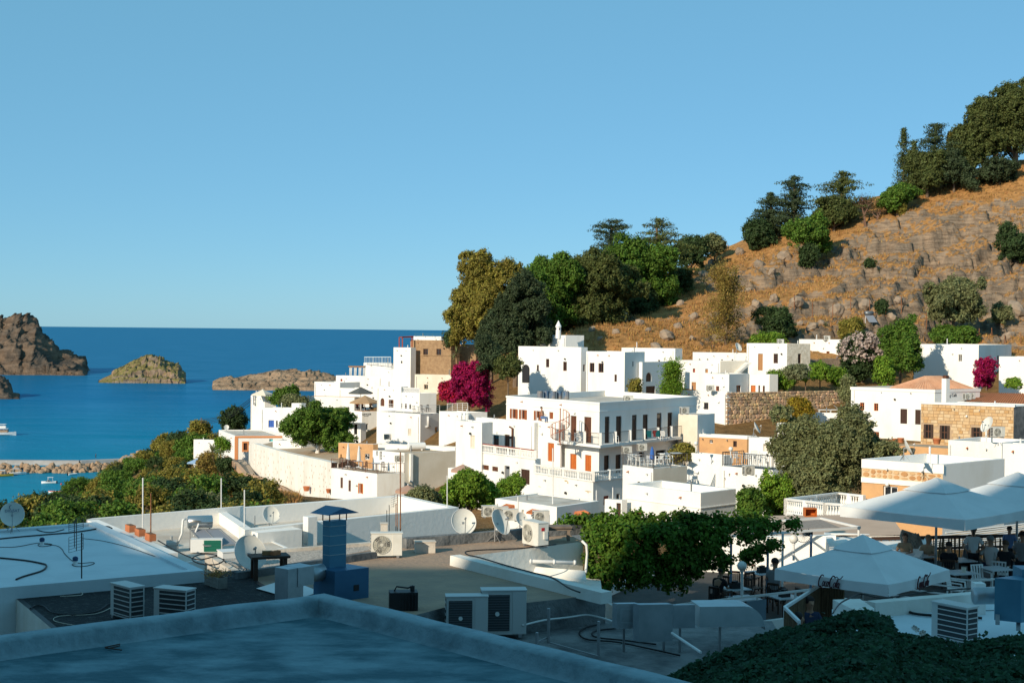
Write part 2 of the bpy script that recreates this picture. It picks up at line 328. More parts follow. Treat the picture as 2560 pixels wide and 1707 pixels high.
island('island',[(520,972),(530,955),(545,948),(575,942),(582,948),(600,945),(622,940),(655,936),(690,929),(705,931),(735,926),(750,932),(770,929),(795,930),(812,936),(840,944),(880,948),(1000,952)],977,80,TANROCK,.15,5,.5,(170,60),.55)
island('island',[(-200,930),(-60,935),(0,945),(18,955),(26,972),(30,984),(44,986),(50,992),(54,995)],997,60,GREYROCK,.12,7,.4,(90,40),.5)
# ---- ground under the town
gp=[]
def G(px,py,D):p=W(px,py,D);gp.append((p.x,p.y,p.z))
for q in((1392,1330,88),(1500,1290,122),(1250,1290,118),(930,1262,150),(760,1252,150),(640,1188,172),(590,1150,192),(1950,1070,158),(1450,1000,170),(1265,1050,158),(1000,1110,175),(1100,975,218),(1060,1012,188),(1165,1012,178),(950,1065,195),(905,1100,192),(1000,985,208),(2000,1105,140),(1900,1112,134),(2110,1105,140),(1850,1100,146),(2250,1120,138),(2350,975,178),(2000,1300,72),(600,1205,135),(450,1255,112),(300,1262,160),(200,1312,205),(110,1300,310),(450,1085,400),(505,1092,330),(585,1075,280),(700,1040,235),(850,1000,230),(930,960,245),(1330,920,190),(1420,845,198),(1550,861,191),(1700,885,187),(1900,867,188),(2150,865,189),(2350,871,189),(2560,884,188),(400,1190,230),(500,1150,215),(350,1160,380),(1650,1290,105),(1900,1330,90),(2300,1330,95)):G(*q)
for q in((60,1300,380),(150,1245,420),(250,1195,463),(345,1165,512),(405,1133,570),(470,1100,640),(560,1060,740)):
 p=Wz(q[0],q[1],ZS);gp.append((p.x,p.y,ZS))
for x in(-60,-40,-20,0,20,40):
 for y in(10,45):gp.append((x,y,-11.5-max(0,-x-20)*.12))
gp+=[(-160,60,-30),(-170,200,-48),(-190,330,-56),(-60,330,-30),(0,330,-12),(-20,430,-50),(60,330,-10),(60,430,-50),(-60,480,-52),(-100,560,-58),(-190,480,-60),(-230,560,-60),(0,600,-60),(100,600,-60),(120,100,-12),(120,190,-2),(90,30,-12)]
ground_f=rbf(gp)
GROUND=rockmat('dry_ground',(.30,.17,.075),(.20,.135,.075),(.26,.15,.06),.55,.25)
X,Y=np.meshgrid(np.linspace(-230,125,150),np.linspace(12,640,230))
Z=ground_f(X,Y)+(fbm(X,Y,.12,4,2)-.5)*.9-.6;Z=np.maximum(Z,ZS-6)
structure(grid('ground',X,Y,Z,GROUND))
# ---- rocky hillside with tilted ledges
hp=[]
def H(px,py,D):p=W(px,py,D);hp.append((p.x,p.y,p.z))
for q in((1400,842,198),(1440,830,201),(1550,862,192),(1700,886,188),(1900,868,189),(2150,866,190),(2350,872,190),(2560,885,189),(1480,790,228),(1580,742,248),(1650,706,262),(1720,676,264),(1800,640,264),(1900,596,264),(2000,560,264),(2100,545,264),(2200,508,264),(2330,470,264),(2450,440,264),(2560,412,264),(1620,780,216),(1750,760,222),(1850,800,206),(2000,720,226),(2150,690,228),(2350,640,234),(2500,620,236),(2250,790,204),(2450,780,206),(1950,820,200),(2050,600,252),(2300,540,250)):H(*q)
hp+=[(40,330,14),(70,340,26),(110,330,36),(10,330,2),(130,264,37),(130,200,5),(-20,260,-10),(-25,200,-11),(-12,190,-10.5),(-12,215,-10),(-5,190,-9.5),(-5,212,-7.5),(2,190,-7),(3,205,-4),(-8,240,-7),(-20,330,-12)]
hill_f=rbf(hp)
def hill_z(X,Y):
 B=hill_f(X,Y)+(fbm(X,Y,.07,4,4)-.5)*2.2
 rock=sst(.36,.50,fbm(X,Y,.05,4,8)+.20*sst(18,60,X)-.15*sst(45,0,X))*sst(-3.5,1.0,B)*sst(258,243,Y+14*(fbm(X,Y,.06,3,3)-.5))
 wx=X+(fbm(X,Y,.11,3,31)-.5)*9+Y*.35;bl=np.floor(wx/5.2);hs=np.sin(bl*91.7)*4371.3;hs=hs-np.floor(hs);ed=np.minimum(wx/5.2-bl,1-wx/5.2+bl)
 wx2=X*1.0-Y*.2+(fbm(X,Y,.2,3,35)-.5)*5;b2=np.floor(wx2/2.1);h2=np.sin(b2*57.3+4)*2371.3;h2=h2-np.floor(h2)
 q=B-.27*X+(fbm(X,Y,.045,4,6)-.5)*7+(hs-.5)*1.9+(h2-.5)*.8;p=3.6
 f=q/p-np.floor(q/p);st=p*(np.floor(q/p)+sst(.60,.84,f))-q
 q2=q+.8+(h2-.5)*.6;p2=1.25;f2=q2/p2-np.floor(q2/p2);st2=p2*(np.floor(q2/p2)+sst(.55,.9,f2))-q2
 fis=np.abs(fbm(X,Y*.35,.24,3,41)-.5);fi2=np.abs(fbm(X*.5,Y,.5,3,43)-.5)
 return B+rock*(st*.80+st2*.42-.9*sst(.06,.0,ed)-.7*sst(.03,0,fis)-.4*sst(.025,0,fi2))+(fbm(X,Y,.8,3,5)-.5)*.34+rock*((fbm(X,Y,.5,4,15)-.5)*1.3+(fbm(X,Y,1.9,3,17)-.5)*.75)
HILL=rockmat('ledge_rock_and_dry_grass',(.22,.18,.142),(.33,.245,.175),(.50,.26,.095),.68,.22)
X,Y=np.meshgrid(np.linspace(-12,118,330),np.concatenate([np.linspace(183,275,330),np.linspace(276,330,30)]))
Zh=hill_z(X,Y);Zh[0]=-22;Zh[:,0]=np.minimum(Zh[:,0],-14);hillside=structure(grid('hillside',X,Y,Zh,HILL,smooth=False))
def on_hill(px,py,D0=180,D1=300):
 prev=None
 for D in np.arange(D0,D1,1.0):
  p=W(px,py,D);z=float(hill_z(np.array([p.x]),np.array([p.y]))[0])
  if p.z<=z:return Vector((p.x,p.y,z))
 return None
rng=random.Random(5)
def rock_mesh(name,seed,m):
 r=random.Random(seed);mb=MB();n=9;rings=6;vs=[];fs=[]
 ox,oy,oz=r.random()*50,r.random()*50,r.random()*50
 for i in range(rings+1):
  th=math.pi*i/rings
  for k in range(n):
   a=2*math.pi*k/n;p=Vector((math.sin(th)*math.cos(a),math.sin(th)*math.sin(a),math.cos(th)))
   d=1+.32*mnoise.noise(p*1.3+Vector((ox,oy,oz)))+.15*mnoise.noise(p*3+Vector((ox,oy,oz)))
   vs.append(p*d)
 for i in range(rings):
  for k in range(n):fs.append((i*n+k,(i+1)*n+k,(i+1)*n+(k+1)%n,i*n+(k+1)%n))
 me=bpy.data.meshes.new(name);me.from_pydata([tuple(v)for v in vs],[],fs);me.materials.append(m);return me
HROCK=mat('hill_boulder_rock',(.235,.19,.15),.95,col2=(.36,.27,.19),scale=1.2,bump=.9,bscale=3)
rms=[rock_mesh('rock',11+i,HROCK)for i in range(6)]
for(px,py,w)in((1666,846,42),(1695,820,26),(1735,800,30),(1640,870,30),(1730,850,22),(1560,800,40),(1600,815,30),(1900,675,40),(1930,690,26),(1960,650,44),(1830,700,30),(1870,730,26),(1850,640,30),(2030,830,38),(2000,815,22),(2055,812,22),(1990,770,44),(1935,765,30),(1780,660,26),(1760,690,30),(2230,800,30),(2250,770,36),(2090,790,50),(2540,800,56),(2520,850,44),(1480,830,22),(1510,810,26),(1540,835,22),(1590,780,26),(1620,830,20),(1890,770,30),(2160,770,40),(1700,765,24),(1660,745,28),(1810,760,26),(2400,790,30),(1445,855,24),(1500,855,18)):
 p=on_hill(px,py)
 if p is None:continue
 o=bpy.data.objects.new('rock',rms[rng.randrange(6)]);COL.objects.link(o);o.parent=hillside;s=w*p.y/F*.42
 o.location=p+Vector((0,0,s*.25));o.rotation_euler=(rng.random(),rng.random(),rng.random()*6);o.scale=(s*1.15,s*rng.uniform(.8,1.1),s*rng.uniform(.7,.95))
 # ---- unseen hill behind the viewer, its ridge shaped to shade the near roofs
tS=math.tan(SUN_EL);sd=Vector((-SUN_DIR.x,-SUN_DIR.y,0)).normalized();td=Vector((-sd.y,sd.x,0))
tt=np.concatenate([np.linspace(-90,10,12),np.linspace(12,46,69),np.linspace(48,90,10)])
h0=np.interp(tt,[-90,5,14,16.2,17.5,19.2,20.2,22.0,22.8,23.6,26,28.6,31,33,35.5,40,46,60,90],[48,40,22,17,15.0,13.2,12.2,11.4,8.8,6.5,5.7,4.75,4.6,5.1,5.62,5.7,3,-8,-20])  # high end raised further to keep sky light off the near roofs
sp_=np.array([-34.,-36,-40,-50,-70,-100]);fall=np.array([1,.97,.8,.6,.3,0.]);V=[];nT=len(tt)
prof=[(-34+6,.0)]+[(-34+2,.82)]+list(zip(sp_,fall))
for(s0,fl)in prof:
 for t,h in zip(tt,h0):
  z=-14+(h+34*tS+14)*fl;p=sd*s0+td*t;V.append((p.x,p.y,z))
Q=[(a*nT+b,a*nT+b+1,(a+1)*nT+b+1,(a+1)*nT+b)for a in range(len(prof)-1)for b in range(nT-1)]
structure(npmesh('hill',V,Q,GROUND))
# ---- breakwater: walkway and its boulders
bw=MB();bwp=[Wz(-120,1166,ZS),Wz(0,1167,ZS),Wz(180,1168,ZS),Wz(290,1163,ZS),Wz(330,1150,ZS)]
pts=[p+Vector((0,9,0))for p in bwp]
for a,b in zip(pts[:-1],pts[1:]):
 d=(b-a).normalized();nn=Vector((-d.y,d.x,0))*1.6
 bw.add([a-nn+Vector((0,0,-2)),b-nn+Vector((0,0,-2)),b+nn+Vector((0,0,-2)),a+nn+Vector((0,0,-2)),a-nn+Vector((0,0,1.6)),b-nn+Vector((0,0,1.6)),b+nn+Vector((0,0,1.6)),a+nn+Vector((0,0,1.6))],[(4,5,6,7),(0,1,5,4),(2,3,7,6),(1,2,6,5),(3,0,4,7)])
pier=bw.build('breakwater',mat('pale_concrete',(.42,.40,.38),.9,col2=(.34,.32,.30),scale=.3));tag(pier,'pale concrete walkway over a bank of boulders across the harbour mouth','breakwater')
BROCK=mat('breakwater_rock',(.36,.24,.15),.95,col2=(.26,.19,.13),scale=.5,bump=.6,bscale=2)
bms=[rock_mesh('boulder',31+i,BROCK)for i in range(5)]
rng=random.Random(9)
for i in range(150):
 a=rng.random();px=-20+a*360+rng.uniform(-5,5);k=rng.random()
 base=np.interp(px,[-20,180,300,345],[1186,1186,1180,1160]);top=np.interp(px,[-20,30,60,180,300,345],[1165,1158,1156,1160,1158,1146])
 py=base+(top-base)*k;z=ZS-.4+k*2.2;p=Wz(px,base-2,ZS)+Vector((0,2+7*k,z-ZS))
 o=bpy.data.objects.new('boulder',bms[i%5]);COL.objects.link(o);o.parent=pier;s=rng.uniform(.8,1.5);o.location=p
 o.rotation_euler=(rng.random()*3,rng.random()*3,rng.random()*6);o.scale=(s*1.2,s,s*.85)
for i in range(60):
 px=rng.uniform(300,400);py=np.interp(px,[300,400],[1166,1133])+rng.uniform(-16,4);p=Wz(px,py,ZS+rng.uniform(0,1.5))
 o=bpy.data.objects.new('boulder',bms[i%5]);COL.objects.link(o);o.parent=pier;s=rng.uniform(.8,1.8);o.location=p;o.rotation_euler=(rng.random()*3,rng.random()*3,0);o.scale=(s*1.3,s,s*.7)
 # ================================================================ BUILDING KIT
UP=Vector((0,0,1))
def inset(pts,d):
 n=len(pts);out=[]
 for i in range(n):
  p0,p1,p2=pts[i-1],pts[i],pts[(i+1)%n];e1=(p1-p0).normalized();e2=(p2-p1).normalized()
  n1=Vector((-e1.y,e1.x));n2=Vector((-e2.y,e2.x));b=n1+n2;k=d/max(.25,b.dot(n1));out.append(p1+b*k)
 return out
class Face:
 def __init__(s,P,Q):
  s.P=Vector((P[0],P[1],0));s.e=Vector((Q[0]-P[0],Q[1]-P[1],0));s.len=s.e.length;s.e.normalize();s.n=Vector((s.e.y,-s.e.x,0))
 def pt(s,u,z,d=0):return s.P+s.e*u+s.n*d+UP*z
 def uz(s,px,py):h=hit(px,py,s.P,s.n);return(h-s.P).dot(s.e),h.z
 def rect(s,x0,y0,x1,y1):
  ym,xm=(y0+y1)/2,(x0+x1)/2;a=s.uz(x0,ym)[0];b=s.uz(x1,ym)[0];return min(a,b),max(a,b),s.uz(xm,y1)[1],s.uz(xm,y0)[1]
 def box(s,mb,u0,u1,z0,z1,d0,d1):
  v=[s.pt(u,z,d)for z in(z0,z1)for(u,d)in((u0,d1),(u1,d1),(u1,d0),(u0,d0))]
  mb.add(v,[(3,2,1,0),(4,5,6,7),(0,1,5,4),(1,2,6,5),(2,3,7,6),(3,0,4,7)])
def wall_face(mb,f,z0,z1,holes,depth=.18):
 us=sorted({0.0,f.len,*[h[0]for h in holes],*[h[1]for h in holes]});zs=sorted({z0,z1,*[h[2]for h in holes],*[h[3]for h in holes]})
 for i in range(len(us)-1):
  for j in range(len(zs)-1):
   a,b,c,d=us[i],us[i+1],zs[j],zs[j+1];um,zm=(a+b)/2,(c+d)/2
   if any(h[0]<um<h[1]and h[2]<zm<h[3]for h in holes):continue
   mb.quad(f.pt(a,c),f.pt(b,c),f.pt(b,d),f.pt(a,d))
 for(a,b,c,d)in holes:
  for(p,q)in(((a,c),(a,d)),((a,d),(b,d)),((b,d),(b,c)),((b,c),(a,c))):
   mb.quad(f.pt(p[0],p[1]),f.pt(q[0],q[1]),f.pt(q[0],q[1],-depth),f.pt(p[0],p[1],-depth))
def opening(root,f,kind,r,m=None,dep=.18):
 a,b,c,d=r;w=b-a;h=d-c;mb=MB()
 if kind in('win','win4','grid','open','slit'):
  t=min(.07,w*.13);fm=m or BROWNW;dd=-dep+.07
  for(u0,u1,z0,z1)in((a,a+t,c,d),(b-t,b,c,d),(a+t,b-t,c,c+t),(a+t,b-t,d-t,d)):f.box(mb,u0,u1,z0,z1,dd-.05,dd)
  if kind!='slit':f.box(mb,(a+b)/2-t*.4,(a+b)/2+t*.4,c+t,d-t,dd-.04,dd-.005)
  if kind in('win4','grid'):
   for k in range(1,3 if kind=='win4' else 4):
    z=c+h*k/(3 if kind=='win4' else 4);f.box(mb,a+t,b-t,z-t*.3,z+t*.3,dd-.04,dd-.008)
  o=mb.build('window',fm,root)
  g=MB();g.quad(f.pt(a,c,-dep),f.pt(b,c,-dep),f.pt(b,d,-dep),f.pt(a,d,-dep));g.build('pane',GLASS if kind!='slit' else DARK,o)
  if kind=='open':
   for(u0,u1)in((a-w*.46,a-.02),(b+.02,b+w*.46)):
    s=MB();f.box(s,u0,u1,c,d,.02,.055)
    for k in range(9):z=c+h*(k+.8)/10.5;f.box(s,u0+.06,u1-.06,z,z+h*.03,.055,.07)
    s.build('shutter',fm,o)
  return o
 if kind=='hole':
  mb.quad(f.pt(a,c,-dep),f.pt(b,c,-dep),f.pt(b,d,-dep),f.pt(a,d,-dep));return mb.build('opening',m or DARK,root)
 if kind in('shut','door','door2','ddoor'):
  fm=m or BROWNW;nl=2 if kind in('shut','door2')else 1;o=None;t=min(.06,w*.1);dd=-dep+.09
  for(u0,u1,z0,z1)in((a,a+t,c,d),(b-t,b,c,d),(a+t,b-t,d-t,d)):f.box(mb,u0,u1,z0,z1,dd-.06,dd)
  o=mb.build('shutters' if kind=='shut' else 'door',fm,root);W_=(w-2*t)/nl
  for k in range(nl):
   l=MB();u0=a+t+k*W_+.008;u1=u0+W_-.016;f.box(l,u0,u1,c+.01,d-t-.01,dd-.07,dd-.03)
   if kind=='shut':
    q=max(4,int(h/.12))
    for j in range(q):z=c+.08+(h-.2)*j/q;f.box(l,u0+.05,u1-.05,z,z+h/q*.5,dd-.03,dd-.012)
   else:
    for(za,zb)in((.08,.42),(.5,.9)):f.box(l,u0+W_*.18,u1-W_*.18,c+h*za,c+h*zb,dd-.03,dd-.014)
   l.build('leaf',fm,o)
  if kind=='ddoor':
   g=MB();f.box(g,a+w*.2,b-w*.2,c+h*.8,d-h*.05,dd-.02,dd+.0);g.build('pane',GLASS,o)
  return o
def arch_fill(root,f,r,m,dep=.3,leafm=None):
 a,b,c,d=r;w=(b-a)/2;um=(a+b)/2;zc=d-w;n=8;mb=MB()
 for s in(-1,1):
  for k in range(n):
   t0,t1=math.pi/2*k/n,math.pi/2*(k+1)/n
   p0=(um+s*w*math.cos(t0),zc+w*math.sin(t0));p1=(um+s*w*math.cos(t1),zc+w*math.sin(t1))
   mb.quad(f.pt(um+s*w,p0[1]),f.pt(p0[0],p0[1]),f.pt(p1[0],p1[1]),f.pt(um+s*w,p1[1]));mb.quad(f.pt(p0[0],p0[1]),f.pt(p1[0],p1[1]),f.pt(p1[0],p1[1],-dep),f.pt(p0[0],p0[1],-dep))
  mb.quad(f.pt(um,d),f.pt(um+s*w,d),f.pt(um+s*w,zc+w*.999),f.pt(um,zc+w*.999))
 mb.build('arch',m,root)
def polyhouse(name,label,pts,zt,zb,par=.35,pt=.22,wall=WHITE,roof=ROOFC,ops=(),emats=None,cornice=None,cat='house',group=None,coping=None,root=None,wname='wall',rname='roof'):
 """pts: footprint (x, y) counter-clockwise; ops: (edge index, kind, x0, y0, x1, y1[, material]) in photo pixels."""
 pts=[Vector((p[0],p[1]))for p in pts];n=len(pts)
 if root is None:root=empty(name,(pts[0].x,pts[0].y,zb),label,cat,group)
 faces=[Face(pts[i],pts[(i+1)%n])for i in range(n)];mats=[wall];wm=MB();todo=[]
 for i,f in enumerate(faces):
  em=(emats or{}).get(i,wall)
  if em not in mats:mats.append(em)
  wm.mi=mats.index(em);holes=[]
  for op in ops:
   if op[0]!=i:continue
   r=f.rect(*op[2:6]);r=(max(.03,r[0]),min(f.len-.03,r[1]),max(zb+.01,r[2]),min(zt-.05,r[3]))
   if r[1]-r[0]<.06 or r[3]-r[2]<.06:continue
   holes.append(r);todo.append((f,op,r,em))
  wall_face(wm,f,zb,zt,holes)
 wo_=wm.build(wname,mats,root)
 for(f,op,r,em)in todo:
  k=op[1];m=op[6]if len(op)>6 else None
  if k=='arch':arch_fill(root,f,r,em);opening(root,f,'hole',r,m or DKWOOD,.16)
  else:opening(root,f,k,r,m)
 inn=inset(pts,pt);cp=MB();co=coping or wall
 for i in range(n):
  j=(i+1)%n
  cp.quad((*pts[i],zt),(*pts[j],zt),(*inn[j],zt),(*inn[i],zt));cp.quad((*inn[i],zt),(*inn[j],zt),(*inn[j],zt-par),(*inn[i],zt-par))
 cp.build('parapet',co,root)
 rf=MB();rf.add([(*p,zt-par)for p in inn],[tuple(range(n))]);rf.build(rname,roof,root)
 if cornice:
  cm=MB()
  for z,h,d in cornice:
   out=inset(pts,-d)
   for i in range(n):
    j=(i+1)%n;zz=zt-z
    cm.quad((*out[i],zz-h),(*out[j],zz-h),(*out[j],zz),(*out[i],zz));cm.quad((*out[i],zz),(*out[j],zz),(*pts[j],zz+.001),(*pts[i],zz+.001));cm.quad((*pts[i],zz-h),(*pts[j],zz-h),(*out[j],zz-h),(*out[i],zz-h))
  cm.build('cornice',co,root)
 return{'root':root,'faces':faces,'pts':pts,'zt':zt,'zb':zb,'zr':zt-par,'C':pts[0]}
def house(name,label,c,D,lx,rx,yb,aL=128,aR=45,**k):
 """near top corner c at distance D; walls run left-back to column lx (edge 3) and right-back to column rx (edge 0); yb: photo row of the base at the corner."""
 P=W(c[0],c[1],D);dl,dr=dirv(aL),dirv(aR);L=P+dl*along(P,dl,lx);R_=P+dr*along(P,dr,rx);B=L+(R_-P)
 zb=min(W(c[0],yb,D).z,float(ground_f(np.array([P.x,R_.x,B.x,L.x]),np.array([P.y,R_.y,B.y,L.y])).min())-1.6)
 ops=[(3 if o[0]=='L' else 0,*o[1:])for o in k.pop('ops',())]
 em={(3 if a=='L' else 0):b for a,b in k.pop('em',{}).items()}or None
 res=polyhouse(name,label,[P,R_,B,L],P.z,zb,ops=ops,emats=em,**k);rr=random.Random(int(c[0]*3+c[1]));f=res['faces'][3];zt=P.z
 if f.len>3:
  for t in(rr.uniform(.15,.4),rr.uniform(.6,.85)):
   mb=MB();mb.tube([f.pt(f.len*t,zt-.42,-.02),f.pt(f.len*t,zt-.46,.22)],.05,6);mb.build('spout',rr.choice((TERRA,WHITEM,GREYM)),res['root'])
  ctr=(P+R_+B+L)/4;q=ctr.lerp((P,R_,B,L)[rr.randrange(4)],rr.uniform(.3,.7));mb=MB();mb.tube([(q.x,q.y,res['zr']),(q.x,q.y,zt+rr.uniform(.2,.8))],.06,7);mb.build('vent_pipe',rr.choice((WHITEM,GREYM)),res['root'])
  u=f.len*rr.uniform(.3,.9);z=zt-rr.uniform(1.0,1.6);mb=MB();mb.lathe([(.001,.12),(.09,.08),(.11,0),(.08,-.08),(.001,-.11)],8,c=f.pt(u,z,.14));mb.bar(f.pt(u,z,0),f.pt(u,z,.12),.04);mb.build('wall_lamp',rr.choice((GLOBE,BLACKM)),res['root'])
  if rr.random()<.6:mb=MB();u=f.len*rr.choice((.04,.96));mb.tube([f.pt(u,zt-.3,.06),f.pt(u,max(zb,zt-6),.06)],.045,6);mb.build('downpipe',WHITEM,res['root'])
 return res
def face_box(root,name,f,r,d0,d1,m):
 mb=MB();f.box(mb,*r,d0,d1);return mb.build(name,m,root)
def railing(root,name,pts,h,m,style='bars',step=.13,r=.014,postm=None,post=2.0,label=None,pw=.045):
 mb=MB();pts=[Vector(p)for p in pts];tops=[p+UP*h for p in pts];posts=MB();bal=MB();plist=[]
 for a,b in zip(pts[:-1],pts[1:]):
  l=(b-a).length;d=(b-a)
  if style in('bars','rails'):
   mb.bar(a+UP*h,b+UP*h,r*3.2,r*3.2)
   if style=='bars':
    mb.bar(a+UP*.1,b+UP*.1,r*2,r*2)
    q=max(1,int(l/step))
    for k in range(q):p=a+d*((k+.5)/q);bal.bar(p+UP*.1,p+UP*h,r*1.6)
   else:
    for fz in(.25,.5,.75):mb.bar(a+UP*h*fz,b+UP*h*fz,r*2.2,r*2.2)
  else:
   mb.bar(a+UP*(h-.05),b+UP*(h-.05),.17,.10);mb.bar(a+UP*.05,b+UP*.05,.17,.10);q=max(1,int(l/step))
   for k in range(q):
    p=a+d*((k+.5)/q);hh=h-.2
    bal.lathe([(.045,.1),(.03,.14),(.062,.1+hh*.3),(.055,.1+hh*.42),(.026,.1+hh*.75),(.045,.1+hh)],6,c=p)
  q=max(1,round(l/post))
  for k in range(q+1):p=a+d*(k/q);plist.append(p);posts.bar(p,p+UP*(h+(.06 if style=='baluster' else 0)),pw,pw)
 o=mb.build(name,m,root)
 if pw>.1 or len(plist)<15:
  pm=MB();pm.bar((0,0,0),(0,0,h+(.06 if pw>.1 else 0)),pw);po=pm.build('post',postm or m,o,off=(0,0,0))
  for i,p in enumerate(plist):
   q=po if i==0 else po.copy()
   if i:COL.objects.link(q);q.parent=o
   q.location=p-parent_world(o)
 else:po=posts.build('uprights',postm or m,o)
 if bal.v:bal.build('balusters',m,o)
 if label and root is None:o['label']=label
 return o
 # ================================================================ THE TOWN, from the far side forwards
CORN=((.25,.10,.06),)
# --- upper left cluster by the sea
h=house('stone_house','brown stone house with two dark windows beside the tall dark trees',(1128,851),212,1026,1150,936,aL=152,par=.2,wall=BROWNST,ops=[('L','win4',1058,872,1070,890),('L','win4',1091,872,1103,890)],cornice=((2.2,.12,.07),))
h=house('stone_annexe','brown stone annexe half hidden by the dark trees',(1190,861),214,1129,1200,930,aL=150,par=.15,wall=BROWNST,roof=ROOFT,ops=[('L','hole',1131,876,1141,896)])
h=house('roof_room','white roof room with a blue railing above the brown stone house',(1103,841),219,1034,1115,856,aL=152,par=.1)
p=[W(1037,841,221),W(1103,841,218)];railing(h['root'],'railing',p,.42,mat('teal_rail',(.06,.16,.19),.5),'bars',.25,.012)
h=house('white_tower_house','tall white block between the sea and the brown stone house',(1027,869),213,984,1040,930,aL=150,ops=[('L','hole',1002,902,1006,908)])
mb=MB()
for a,b in(((998,869),(998,843)),((1006,869),(1006,843)),((998,843),(1034,841)),((1006,843),(1034,842)),((1030,868),(1030,842))):mb.bar(W(*a,214.5),W(*b,214.5),.16)
tag(mb.build('pergola',REDM),'dark red metal pergola frame on the white tower house','pergola')
h=house('cream_house','cream house with two small stone framed windows beside the bougainvillea',(1143,938),200,1037,1160,990,aL=155,wall=CREAM,ops=[('L','win',1060,961,1070,973,mat('stone_frame',(.45,.33,.2),.9)),('L','win',1098,961,1108,973,MATS['stone_frame'])])
h=house('white_house','white house with a glass balustrade on its roof above the sea',(979,908),238,909,990,960,aL=160,par=.1)
railing(h['root'],'railing',[W(911,908,239),W(977,908,236)],1.05,mat('pale_glass_rail',(.55,.63,.66),.3),'bars',.3,.03)
h=house('white_house','low white house under the glass balustrade with a small red window',(955,941),226,840,970,992,aL=158,ops=[('L','hole',851,947,856,954,REDM),('L','hole',937,934,945,940)])
h=house('white_house','long white house with a flat tan roof under the brown stone house',(1024,924),220,953,1050,975,aL=156,roof=ROOFT)
h=house('white_house','white block in front of the tan rocks and left of the grey parasol',(850,956),218,786,900,1000,aL=150)
h=house('white_house','white wall house behind the grey parasol terrace',(945,972),212,846,985,1010,aL=158)
mb=MB();c0=W(893,916,232)
mb.box(c0,(2.6,2.6,.15));tag(mb.build('awning_roof',TANW),'small tan shade roof with white curtains on the white terrace','shade roof')
root=bpy.data.objects['awning_roof'];cu=MB()
for dx in(-1.1,-.35,.4,1.1):
 for k in range(5):cu.bar(c0+Vector((dx+k*.09,-1.1,-.08)),c0+Vector((dx+k*.07,-1.1,-1.55)),.1,.05)
cu.build('curtain',CANVAS,root,off=(0,0,0))
h=house('white_house','white house with a brown roof edge above the round tree',(886,993),208,765,905,1022,aL=160,roof=ROOFT,par=.05,coping=TANW)
h=house('white_house','narrow white sea-front house with potted flowers under the tan canopy',(662,990),214,627,690,1074,aL=140,aR=25)
h=house('blue_window_house','white house with a bright blue window left of the round tree',(808,1022),198,649,840,1092,aL=168,ops=[('L','shut',671,1050,685,1068,BLUEP),('L','hole',690,1051,694,1068)],roof=ROOFC)
house('white_house','small white stair block on the roof beside the blue window house',(753,1008),200,729,765,1026,aL=165)
# --- terrace restaurant with parasols
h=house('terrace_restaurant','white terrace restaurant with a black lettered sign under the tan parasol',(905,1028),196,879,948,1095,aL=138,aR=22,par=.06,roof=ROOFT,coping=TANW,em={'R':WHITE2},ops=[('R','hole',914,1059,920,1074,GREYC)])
GING=h
h=house('restaurant_annexe','low white annexe with a sloping canvas awning beside the terrace restaurant',(902,1058),192,866,915,1092,aL=150,ops=[('L','hole',885,1060,893,1086)])
f=h['faces'][3];mb=MB();r=f.rect(867,1044,902,1050);mb.quad(f.pt(r[0],r[3],.05),f.pt(r[1],r[3],.05),f.pt(r[1],r[2]-.2,2.2),f.pt(r[0],r[2]-.2,2.2));mb.build('awning',CREAM,h['root'])
# --- house with arched windows
h=house('arched_window_house','white house with two brown arched shutter windows in the middle of town',(1003,967),182,943,1020,1040,aL=142,ops=[('L','arch',951,995,961,1015,BROWNW),('L','open',975,999,981,1018)])
h=house('white_house','white block with a lattice parapet and three small windows behind the cafe railing',(1049,983),180,1000,1091,1040,aL=140,aR=30,ops=[('L','win',1001,1008,1006,1020),('L','win',1012,1009,1017,1021),('L','hole',1023,1010,1028,1022)])
lat=MB();f=h['faces'][3];r=f.rect(1007,970,1048,982)
for k in range(26):
 u=r[0]+(r[1]-r[0])*k/26;e=(r[1]-r[0])/10;lat.bar(f.pt(u,h['zt'],-.1),f.pt(min(r[1],u+e),h['zt']+.6,-.1),.05);lat.bar(f.pt(u,h['zt']+.6,-.1),f.pt(min(r[1],u+e),h['zt'],-.1),.05)
lat.bar(f.pt(r[0],h['zt']+.6,-.1),f.pt(r[1],h['zt']+.6,-.1),.1);lat.build('lattice',WHITEM,h['root'])
h=house('white_house','large white terrace house with a grey shaded end wall and white drainpipe',(1051,1035),172,942,1099,1128,aL=140,aR=48,par=.05,ops=[('L','shut',1020,1072,1028,1089,CREAM),('R','hole',1087,1067,1095,1080,OCHRE)])
MT=h
railing(h['root'],'railing',[Vector((*h['pts'][3],h['zt']))+(Vector((*h['pts'][0],h['zt']))-Vector((*h['pts'][3],h['zt'])))*.25,Vector((*h['pts'][0],h['zt'])),Vector((*h['pts'][1],h['zt']))],1.0,WHITEM,'rails',r=.014,post=1.6)
f=h['faces'][0];mb=MB();r=f.rect(1069,1040,1072,1066);mb.tube([f.pt(r[0],r[3],.12),f.pt(r[0],r[2],.12)],.12,8);mb.tube([f.pt(r[0]-.4,r[2],.12),f.pt(r[0]+.4,r[2],.12)],.1,8);mb.build('drainpipe',WHITEM,h['root'],smooth=True)
h=house('white_house','white house with three little ornamental chimneys right of the cafe terrace',(1172,1031),162,1098,1218,1115,aL=146,aR=28)
cm=MB();f=h['faces'][3]
